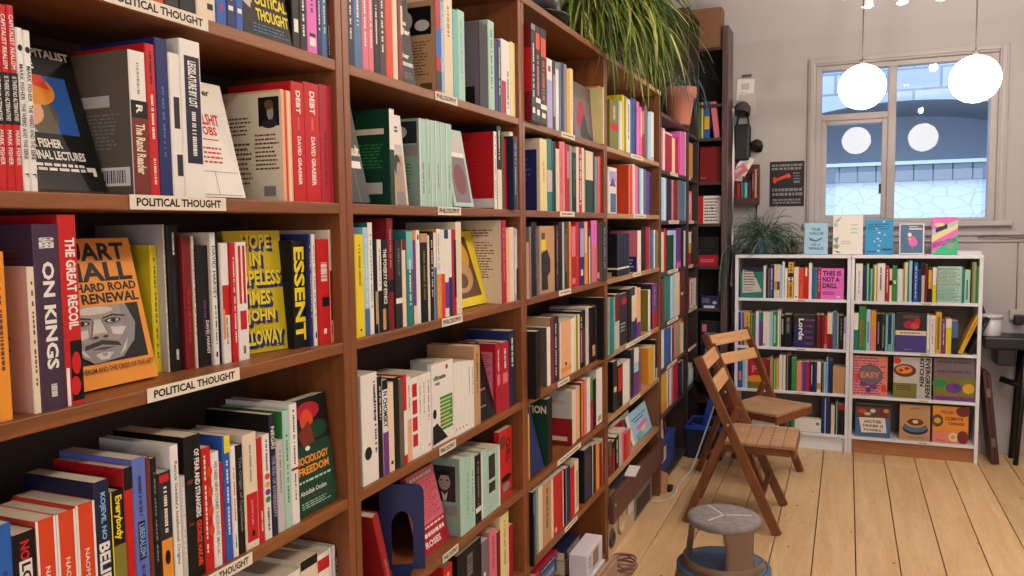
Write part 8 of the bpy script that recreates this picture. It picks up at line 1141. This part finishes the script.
    for k in range(60):
        a=rnd.uniform(0,2*PI); el=rnd.uniform(-.1,1.4); d=Vector((math.cos(a)*math.cos(el),math.sin(a)*math.cos(el),math.sin(el)))
        p=Vector((rnd.uniform(-.025,.025),rnd.uniform(-.025,.025),.055)); L=rnd.uniform(.02,.06); q=p+d*L; q.z=max(q.z,.02); s=d.cross(Vector((0,0,1))).normalized()*.009; u=Vector((0,0,.006))
        m.add([p,q-s*1.0-d*.01,q+d*.014,q+s*1.0-d*.01],[(0,1,2,3)],rnd.choice(K2))
    m.build('foliage',o)
# ------------------------------------------------------------------ smaller things
def bits():
    rnd=random.Random(5)
    # blue bookend
    bl=pmat('bookend_blue',(34,46,92),.35,.04,10,metal=.2)
    o=thing('bookend','navy blue metal bookend with arched cut-out on second bookcase','bookend',(-.006,1.80,.711),(0,0,R(27)))
    m=MB(); w=.116;h=.226
    out=[(0,0),(0,h-.02),(.006,h-.006),(.02,h),(w-.02,h),(w-.006,h-.006),(w,h-.02),(w,0)]
    # plate with arch opening (front at local x from -w to 0)
    ix0,ix1,ih=.03,w-.03,.15; arch=[(ix1,.012)]+[((ix0+ix1)/2+(ix1-ix0)/2*math.cos(PI*k/12),ih-.04+.045*math.sin(PI*k/12)) for k in range(13)]+[(ix0,.012)]
    def pl(pts,y0,y1):
        t=tessellate_polygon(pts); flat=[p for l in pts for p in l]; n=len(flat)
        vs=[(-p.x,y0,p.y) for p in flat]+[(-p.x,y1,p.y) for p in flat]; fs=[tuple(q) for q in t]+[tuple(n+x for x in q)[::-1] for q in t]
        k=0
        for l in pts:
            c=len(l)
            for j in range(c): fs.append((k+j,k+(j+1)%c,n+k+(j+1)%c,n+k+j))
            k+=c
        m.add(vs,fs,bl)
    pl([[Vector((x,z,0)) for x,z in out],[Vector((x,z,0)) for x,z in arch]],0,.0035)
    m.build('plate',o)
    m=MB(); m.prism([(-ix0-.002,0),(-ix1+.002,0),(-ix1+.006,-.06),(-ix1+.02,-.075),(-ix0-.02,-.075),(-ix0-.006,-.06)],.0,.0035,bl); m.build('foot',o)
    # books lying in piles on the bottom shelf of the third bookcase
    def pile(x,y,z,spec,gname,lab):
        for n,(L,wd,t,c,rot,side,l) in enumerate(spec):
            o=thing('book',l,'book',(x,y,z+t/2),(R(-90),0,R(rot)),gname)
            cv=MB();pg=MB(); book_shapes(t,wd,L,c,c,[('b',side,.0,.1,1,.85),('i','greylight',.3,.15,.7,.8)] ,random.Random(n),cv,pg)
            cv.build('cover',o); pg.build('page_block',o); z+=t+.0006
    pile(-.02,2.64,.1005,[(.24,.17,.035,'charcoal',0,'black','charcoal-grey book at the bottom of the pile under the red book'),(.235,.17,.03,'brown',2,'redbrown','brown book second from bottom in pile under red book'),(.24,.175,.05,'nightblue',-1,'charcoal','thick dark-blue book in middle of pile under the red book'),(.23,.16,.04,'redbrown',3,'darkred','red-brown book just below the red book in floor pile'),(.235,.165,.055,'navy',1,'steelblue','navy book with blue lettering second from top of floor pile'),(.235,.16,.03,'crimson',0,'navy','red covered book on top of pile below third bookcase')],'pile of lying books below third bookcase','')
    pile(-.02,2.96,.1005,[(.22,.16,.05,'black',0,'charcoal','black book at the bottom of the pile behind white boxes'),(.22,.16,.05,'charcoal',2,'grey','charcoal-grey book in middle of pile behind the white boxes'),(.21,.15,.06,'tan',-2,'tan','tan book second from top of pile behind white boxes'),(.22,.15,.035,'nightblue',1,'grey','dark-blue book on top of pile behind white boxes')],'pile of lying books behind white boxes','')
    whb=pmat('box_white',(216,212,218),.5,.03,10); pic=pmat('box_picture',(150,122,104),.5,.2,20)
    for n,(y,z,l) in enumerate([(2.93,.0,'lowest white boxed set with brown picture below third bookcase'),(2.94,.103,'middle white boxed set with brown picture below third bookcase'),(2.935,.206,'top white boxed set with brown picture below third bookcase')]):
        o=thing('boxed_set',l,'box',(.006,y,z+.0005),(0,0,R(-2+1.5*n)),'white boxed sets')
        q=.085-.006*n; m=MB(); m.box(0,q,0,.235,0,.101,whb,bev=.003); m.build('box',o)
        m=MB(); m.box(q,q+.0008,.09,.17,.02,.085,pic); S=Surf(m,(q+.0009,.02,.09),(0,1,0),(0,0,-1),.05,.06); S.words('steelblue',.1,.1,.9,.9,3,False,rnd); m.build('front_print',o)
    o=thing('cardboard_box','flattened brown cardboard box leaning before the white boxed sets','box',(.105,2.9,.0005),(0,R(-2),R(-2)))
    cb=pmat('cardboard',(172,138,110),.8,.06,12); m=MB(); m.box(0,.012,0,.3,0,.215,cb,bev=.002); m.build('panel',o)
    m=MB(); m.box(.0125,.022,.01,.3,0,.2,cb,bev=.002); m.build('flap',o)
    # coil of cable
    o=MB(); pts=[]
    for k in range(70):
        a=k*.36; r=.075+.008*math.sin(k*1.3); pts.append((.06+r*math.cos(a)*.8,3.55+r*math.sin(a),.012+.0006*k+.004*math.sin(k*.7)))
    o.tube(pts,.005,pmat('cable_rose',(150,108,104),.5),6); tag(o.build('cable_coil'),'pinkish coiled cable on the floor by the brown board','cable')
    # appliances under the fourth bookcase
    be=pmat('casing_beige',(196,172,138),.5,.05,8); dk=pmat('dial_dark',(70,56,48),.4)
    o=thing('radio','beige rounded casing with two round dials under the fourth bookcase','appliance',(-.03,3.56,.0005))
    m=MB(); n=10; prof=[]
    W_=.58;H_=.195; r=.09
    pts=[(r-r*math.cos(PI/2*k/n),H_-r+r*math.sin(PI/2*k/n)) for k in range(n+1)]; pts=[(0,.02)]+pts+[(W_-.06,H_),(W_,H_-.05),(W_,.0),(.06,0.0)]
    vs=[(0,y,z) for y,z in pts]+[(-.2,y,z) for y,z in pts]; k=len(pts); m.add(vs,[tuple(range(k)),tuple(range(2*k-1,k-1,-1))]+[(j,k+j,k+(j+1)%k,(j+1)%k) for j in range(k)],be); m.build('casing',o)
    MX=Matrix.Rotation(PI/2,4,'Y')
    for y,z,rr,mm in [(.13,.085,.042,dk),(.3,.105,.052,be)]:
        m=MB(); M=Matrix.Translation((0,y,z))@MX; m.lathe([(rr,0),(rr,.008),(rr-.006,.011),(rr-.012,.008),(rr-.012,.002),(0,.002)],mm,30,M); m.lathe([(rr+.001,.001),(rr+.005,.003),(rr+.009,.001)],dk,30,M); m.build('dial',o)
    m=MB(); m.box(.0,.004,.42,.52,.1,.19,whb,Matrix.Rotation(R(0),4,'Z'),bev=.001); tag(m.build('paper_sheet'),'crumpled white paper tucked beside beige casing on the floor','paper'); bpy.data.objects['paper_sheet'].location=(-.026,3.56,.0005)
    o=thing('metal_box','grey metal box on the floor beyond the beige casing','box',(-.03,4.17,.0005))
    gm=pmat('metal_grey',(132,130,134),.4,.05,10,metal=.3); m=MB(); m.box(-.21,0,0,.4,0,.165,gm,bev=.006); m.build('case',o)
    m=MB(); m.box(.0002,.003,.02,.33,.02,.11,pmat('vent_dark',(62,48,40),.6),bev=.001); m.build('side_panel',o)
    # teal book flat behind the board, white cards
    o=thing('book','teal book lying flat at the right end behind brown board','book',(-.03,4.34,.4105),(R(-90),0,R(0)),'loose books on the bottom shelf')
    cv=MB();pg=MB(); book_shapes(.02,.17,.25,'teal','teal',[],rnd,cv,pg); cv.build('cover',o); pg.build('page_block',o)
    m=MB(); m.box(-.002,.055,0,.11,0,.004,whb,Matrix.Rotation(R(12),4,'X')); o=m.build('card'); o.location=(-.01,3.86,.346); tag(o,'white card lying on the edge of the brown board','card')
    # below the dark bookcase
    o=thing('storage_box','blue box with pale label on the bottom of the dark fifth bookcase','box',(-.03,4.78,.0605))
    bx=pmat('box_blue',(40,70,150),.5,.05,10); m=MB(); m.box(-.2,0,0,.46,0,.2,bx,bev=.008); m.build('box',o)
    m=MB(); m.box(-.205,.004,-.004,.464,.1705,.205,bx,bev=.008); m.build('lid',o)
    m=MB(); m.box(.0045,.006,.03,.16,.08,.165,pmat('label_pale',(206,186,180),.6)); m.build('label',o)
    m=MB(); m.add([(-.05,0,0),(.02,0,0),(.03,.02,.12),(-.05,.01,.14),(-.05,.1,0),(.015,.11,0),(.01,.09,.1),(-.05,.09,.12)],[(0,1,2,3),(5,4,7,6),(1,5,6,2),(0,3,7,4),(3,2,6,7),(0,4,5,1)],pmat('cloth_peach',(206,150,110),.85,.15,20,bump=.4)); o=m.build('paper_bag'); o.location=(.012,4.67,.0005); tag(o,'peach paper bag on the floor below the dark bookcase','bag')
    for y,t,c,l in [(4.86,12,'crimson','red magazine leaning above the blue box'),(4.93,12,'white','white patterned magazine leaning above the blue box'),(5.0,12,'darkred','dark-red magazine leaning above the blue box')]:
        o=thing('magazine',l,'magazine',(-.04,y,.2665),(R(t),0,0),'magazines above the blue box'); cv=MB();pg=MB(); book_shapes(.012,.1,.135,c,c,[('b','rose',0,.3,1,.6),('Lb','greylight',.2,.2,.8,.4)],rnd,cv,pg); cv.build('cover',o); pg.build('page_block',o)
    cbk=pmat('plug_black',(24,22,24),.45)
    # white cable along the bookcases, with plug
    m=MB(); pts=[(.27,5.2,.6),(.22,5.28,.42),(.15,5.26,.2),(.11,5.2,.06),(.09,5.12,.008),(.07,4.95,.007),(.07,4.78,.007),(.085,4.68,.007),(.07,4.56,.007),(.02,4.5,.007),(-.02,4.51,.007)]
    def smooth(p):
        q=[p[0]]
        for a,b in zip(p,p[1:]):
            q+= [tuple(a[i_]*.75+b[i_]*.25 for i_ in range(3)),tuple(a[i_]*.25+b[i_]*.75 for i_ in range(3))]
        return q+[p[-1]]
    m.tube(smooth(smooth(pts)),.0055,pmat('cable_white',(206,204,204),.5),8); tag(m.build('cable'),'white cable trailing along the floor beside the dark bookcase','cable')
    m=MB(); m.box(-.02,.02,-.03,.03,.0,.035,cbk,bev=.008); m.tube([(0,.03,.015),(.01,.06,.015)],.006,cbk); o=m.build('plug'); o.location=(.035,4.735,.0005); tag(o,'black plug on the floor beside the white cable','plug')
    # crate and blue scoop in the corner
    nb=pmat('crate_navy',(26,34,66),.45,.06,10); bb=pmat('plastic_blue',(38,84,190),.35,.05,8)
    o=thing('crate','dark navy plastic crate with blue rim in the corner behind chairs','crate',(.0,5.46,.0005))
    m=MB(); vs=[(.012,.012,0),(.238,.012,0),(.238,.288,0),(.012,.288,0),(0,0,.22),(.25,0,.22),(.25,.3,.22),(0,.3,.22),(.008,.008,.22),(.242,.008,.22),(.242,.292,.22),(.008,.292,.22),(.02,.02,.01),(.23,.02,.01),(.23,.28,.01),(.02,.28,.01)]
    m.add(vs,[(3,2,1,0)]+[(k,(k+1)%4,4+(k+1)%4,4+k) for k in range(4)]+[(4+k,4+(k+1)%4,8+(k+1)%4,8+k) for k in range(4)]+[(8+k,8+(k+1)%4,12+(k+1)%4,12+k) for k in range(4)]+[(12,13,14,15)],nb); m.build('body',o)
    m=MB()
    for a in [(-.006,.256,-.006,.008),(-.006,.256,.292,.306),(-.006,.008,.008,.292),(.242,.256,.008,.292)]: m.box(a[0],a[1],a[2],a[3],.205,.232,bb,bev=.003)
    m.build('rim',o)
    o=thing('dustpan','bright blue plastic dustpan standing in the navy crate','dustpan',(.085,5.6,.012),(R(6),R(8),0))
    m=MB(); m.add([(-.07,-.02,0),(.07,-.02,0),(.09,-.03,.2),(-.09,-.03,.2),(-.07,.03,0),(.07,.03,0),(.09,.0,.2),(-.09,.0,.2)],[(0,1,2,3),(5,4,7,6),(0,3,7,4),(1,5,6,2),(0,4,5,1),(3,2,6,7)],bb); m.build('pan',o)
    m=MB(); m.bar((0,-.015,.19),(.03,-.02,.44),.05,.018,bb,up=(0,1,0),bev=.006); m.build('handle',o)
    o=MB(); o.lathe([(.0,.0),(.075,.0),(.098,.07),(.1,.16),(.075,.25),(.045,.3),(.02,.34),(.0,.335)],pmat('bag_black',(20,20,24),.4,.1,10,bump=.5),22,sx=.75); o=o.build('shopping_bag'); o.location=(.07,5.855,.4); 
    tag(o,'black shopping bag hanging at the dark corner bookcase','bag')
    m=bpy.data.objects['shopping_bag']
    # cardboard box on top of the corner bookcase
    o=thing('cardboard_box','plain brown cardboard box on top of the corner bookcase','box',(-.065,5.985,2.8605))
    cb2=pmat('cardboard_dark',(134,92,66),.8,.05,8); m=MB(); m.box(0,.215,0,.13,0,.28,cb2,bev=.003); m.build('carton',o)
    m=MB(); m.box(.09,.125,-.0006,.13,.2802,.2808,pmat('tape',(176,140,100),.3)); m.build('tape',o)
def wall_bits():
    rnd=random.Random(9); Y=YW
    # chalk poster
    o=thing('poster','black poster with chalk lettering and red bar beside the window','poster',(.461,Y-.0045,1.724))
    m=MB(); w,h=.242,.33; m.box(0,w,0,.004,0,h,pmat('poster_black',(30,28,30),.7)); m.build('sheet',o)
    m=MB(); S=Surf(m,(0,-.0003,h),(1,0,0),(0,0,-1),w,h)
    for v0,v1,u0,u1,n in [(.05,.2,.06,.94,2),(.24,.42,.68,.92,3),(.42,.5,.7,.88,1),(.58,.78,.08,.95,2),(.82,.95,.1,.9,2)]: S.words('grey',u0,v0,u1,v1,n,False,rnd); S.up()
    m.build('chalk_lettering',o)
    m=MB(); S=Surf(m,(0,-.0006,h),(1,0,0),(0,0,-1),w,h)
    S.poly('orangered',[(.1,.36),(.1,.46),(.17,.5),(.2,.44),(.5,.36),(.56,.38),(.62,.33),(.55,.26),(.5,.29),(.2,.37),(.15,.33)]); m.build('red_bar',o)
    # papers pinned by the bookcase
    def sheet(name,lab,x,z,w,h,rot,c,y=Y-.012,dec=True,t=.002):
        o=thing(name,lab,'paper',(x,y,z),(0,R(rot),0))
        m=MB(); m.box(0,w,0,t,0,h,pmat('paper_'+c,PAL[c],.7)); m.build('sheet',o)
        if dec:
            m=MB(); S=Surf(m,(0,-.0003,h),(1,0,0),(0,0,-1),w,h); S.rect('greylight',.25,.2,.7,.5); S.up(); S.words('grey',.2,.6,.8,.85,3,False,rnd); m.build('print',o)
    sheet('notice','white notice with small picture pinned highest beside dark bookcase',.215,2.52,.125,.155,3,'white',Y-.008)
    sheet('notice','white notice with grey print tilted below the highest notice on wall',.25,2.40,.115,.16,-4,'greylight',Y-.016)
    sheet('notice','dark brown card above the highest white notice on wall',.255,2.685,.07,.02,-1,'brown',Y-.006,False)
    sheet('flyer','white and black flyer slanting over the hanging booklets',.215,1.99,.09,.14,30,'white',Y-.115)
    sheet('flyer','pink and white flyer slanting above turquoise booklets',.225,1.93,.115,.065,-32,'rose',Y-.125)
    sheet('flyer','grey flyer half hidden above the red booklet on wall',.215,1.92,.06,.1,8,'greylight',Y-.112)
    blk=pmat('bag_black2',(26,26,30),.6,.1,14,bump=.4)
    o=thing('shoulder_bag','black shoulder bag hanging beside the dark corner bookcase','bag',(.275,Y-.08,2.06))
    m=MB(); m.box(-.065,.055,-.05,.05,0,.27,blk,bev=.02); m.build('body',o)
    m=MB(); m.tube([(-.045,0,.265),(-.035,.03,.34),(0,.05,.39),(.03,.03,.34),(.04,0,.265)],.008,blk); m.build('strap',o)
    o=MB(); o.lathe([(.0,.09),(.03,.086),(.055,.06),(.062,.02),(.062,.0),(.056,.0),(.05,.05),(.0,.075)],pmat('cap_grey',(74,72,74),.8,.1,20),24); o=o.build('felt_hat'); o.location=(.262,Y-.085,2.41); o.rotation_euler=(R(-20),R(12),0); tag(o,'dark grey felt hat hanging over the black shoulder bag','hat')
    o=MB(); o.lathe([(.0,.07),(.03,.064),(.048,.035),(.052,.0),(.046,.0),(.04,.04),(.0,.058)],blk,20); o.add([(-.05,-.02,.004),(.05,-.02,.004),(.045,-.075,-.006),(-.045,-.075,-.006)],[(0,1,2,3)],blk); o=o.build('cap'); o.location=(.362,Y-.07,2.15); o.rotation_euler=(R(-25),R(20),0); tag(o,'black peaked cap hanging right of the shoulder bag','cap')
    dr=pmat('rack_brown',(78,40,36),.5,.06,10)
    o=thing('magazine_rack','narrow dark brown magazine rack fixed to the wall beside dark bookcase','rack',(.225,Y-.1,1.74))
    m=MB(); m.box(0,.165,.092,.098,0,.3,dr,bev=.002); m.build('back_board',o)
    for x in (0,.16): 
        m=MB(); m.box(x,x+.008,.0,.0915,0,.2 if x==0 else .27,dr,bev=.002); m.build('side_board',o)
    m=MB(); m.box(.0085,.1595,.0,.0915,0,.008,dr); m.build('bottom_board',o)
    m=MB(); m.box(.0085,.1595,.0,.006,.0085,.05,dr); m.build('front_rail',o)
    for x,w,h,c,l in [(.01,.026,.15,'red','red booklet at left end of the wall rack'),(.038,.024,.155,'teal','left turquoise booklet in the wall rack'),(.064,.024,.155,'aqua','right turquoise booklet in the wall rack'),(.09,.026,.17,'aubergine','dark purple booklet in the wall rack'),(.118,.016,.24,'darkred','dark red folder in the wall rack'),(.136,.02,.25,'tan','brown folder at right end of the wall rack')]:
        o=thing('booklet',l,'booklet',(.225+x+w/2,Y-.0925,1.7487),(0,0,-PI/2),'booklets in the wall rack'); cv=MB();pg=MB(); book_shapes(w*.9,.078,h,c,c,[('b','greylight',.4,.1,.6,.6)] if h>.2 else [],rnd,cv,pg); cv.build('cover',o); pg.build('page_block',o)
    m=MB(); m.tube([(.37,Y-.02,1.74),(.372,Y-.02,1.6),(.368,Y-.025,1.45),(.37,Y-.025,1.395)],.006,dr,8); tag(m.build('wooden_cane'),'thin brown cane standing behind the feathery plant','stick')
    # white strip down the side post
    m=MB(); m.tube([(.235,5.985,2.42),(.238,5.985,2.1),(.232,5.985,1.8),(.236,5.985,1.5),(.232,5.985,1.15)],.009,pmat('cable_white',(206,204,204),.5),8); tag(m.build('conduit'),'white vertical cable running down beside dark bookcase post','cable')
    # right of the bookcases: black table, tub and leaning leaf
    bk=pmat('table_black',(20,20,22),.35,.06,10)
    o=thing('side_table','black table to the right of the white bookcases','table',(1.835,5.99,0))
    m=MB(); m.box(0,.7,0,.27,.765,.845,bk,bev=.012); m.build('table_top',o)
    m=MB(); m.box(.08,.19,.02,.25,.655,.7645,bk,bev=.008); m.build('drawer',o)
    for x,y in [(.25,.05),(.25,.22),(.66,.05),(.66,.22)]: 
        m=MB(); m.tube([(x,y,.765),(x+.04*(1 if x>.5 else -1),y,.0)],[.022,.016],bk,12); m.build('leg',o)
    m=MB(); m.tube([(.12,.14,.55),(.4,.12,.46),(.68,.14,.4)],.02,bk,10); m.build('crossbar',o)
    tb=pmat('tub_white',(196,198,208),.35,.03,8)
    o=thing('tub','white round plastic tub on the black table','tub',(1.886,6.06,.8455))
    m=MB(); m.lathe([(.0,.0),(.052,.0),(.056,.008),(.058,.12),(.05,.12),(.048,.012),(.0,.01)],tb,32); m.build('body',o)
    m=MB(); m.lathe([(.0,.14),(.06,.14),(.064,.136),(.064,.118),(.0585,.118),(.0585,.122)],tb,32); m.build('lid',o)
    m=MB(); m.add([(0,0,0),(.075,0,0),(.012,.0,.19),(0,.0,.2),(0,.05,0),(.075,.05,0),(.012,.05,.19),(0,.05,.2)],[(0,1,2,3),(5,4,7,6),(1,5,6,2),(0,3,7,4),(3,2,6,7),(0,4,5,1)],bk); o=m.build('bag'); o.location=(1.835,6.15,.8455); tag(o,'black bag standing behind the white tub','bag')
    db=pmat('board_maroon',(72,34,34),.45,.08,8)
    o=thing('folded_table','dark red-brown folded table leaf leaning against the white bookcase','table',(1.925,5.985,.0),(0,R(-6.5),0))
    m=MB(); m.box(-.022,.0,0,.23,.004,.62,db,bev=.003); m.build('leaf',o); m=MB(); m.box(.001,.024,0.01,.23,.004,.6,db,bev=.003); m.build('leaf',o)
    for z in (.12,.45):
        m=MB(); m.box(-.012,.012,-.004,.0,z,z+.06,pmat('hinge',(120,110,96),.4,metal=.7)); m.build('hinge',o)
    m=MB(); m.box(2.02,2.12,Y-.035,Y-.001,.93,1.0,pmat('socket',(178,168,164),.5),bev=.006); m.box(2.04,2.1,Y-.0695,Y-.035,.9,.97,bk,bev=.01); tag(m.build('wall_socket'),'wall socket with black adaptor above the black table','socket')
    m=MB(); m.tube([(2.06,Y-.012,1.455),(2.06,Y-.012,1.0)],.004,pmat('wire_grey',(140,130,126),.6),6); tag(m.build('wire'),'thin grey wire running down the wall to the socket','wire')
    m=MB(); pts=[(1.82+.05*k,Y-.028,1.487+.006*math.sin(k*.9)) for k in range(16)]; m.tube(pts,.005,pmat('wire_dark',(92,80,74),.6),6); tag(m.build('wire'),'dark wire running along the dado rail right of the window','wire')
    # papers and stands on the white bookcase
    m=MB(); m.box(0,.24,0,.2,0,.022,pmat('paper_stack',(214,210,214),.7),bev=.002); o=m.build('paper_stack'); o.location=(1.575,6.02,1.3785); tag(o,'stack of white paper behind the pink and green book','paper')
    for x,l in [(.865,'black stand between the pale blue and white books'),(1.035,'black stand between the white and bright blue books'),(1.355,'black stand between the navy and the pink green books')]:
        o=thing('book_stand',l,'stand',(x,6.05,1.3785),(0,0,0),'black book stands')
        m=MB(); m.add([(0,0,0),(.05,0,0),(.05,.005,.05),(0,.005,.05),(0,.006,0),(.05,.006,0),(.05,.011,.05),(0,.011,.05)],[(0,1,2,3),(5,4,7,6),(1,5,6,2),(0,3,7,4),(3,2,6,7),(0,4,5,1)],bk); m.build('plate',o)
        m=MB(); m.box(0,.05,.007,.06,0,.003,bk); m.build('foot',o)
make_camera(); setting(); outside(); shelf_units(); make_books()
chair('wooden folding chair in front with both long legs fully seen',(.46,4.47,0.0005),0)
chair('wooden folding chair turned behind the front one beside white bookcase',(.437,5.28,0.0005),R(-25))
stool(); pendants(); plants(); bits(); wall_bits()
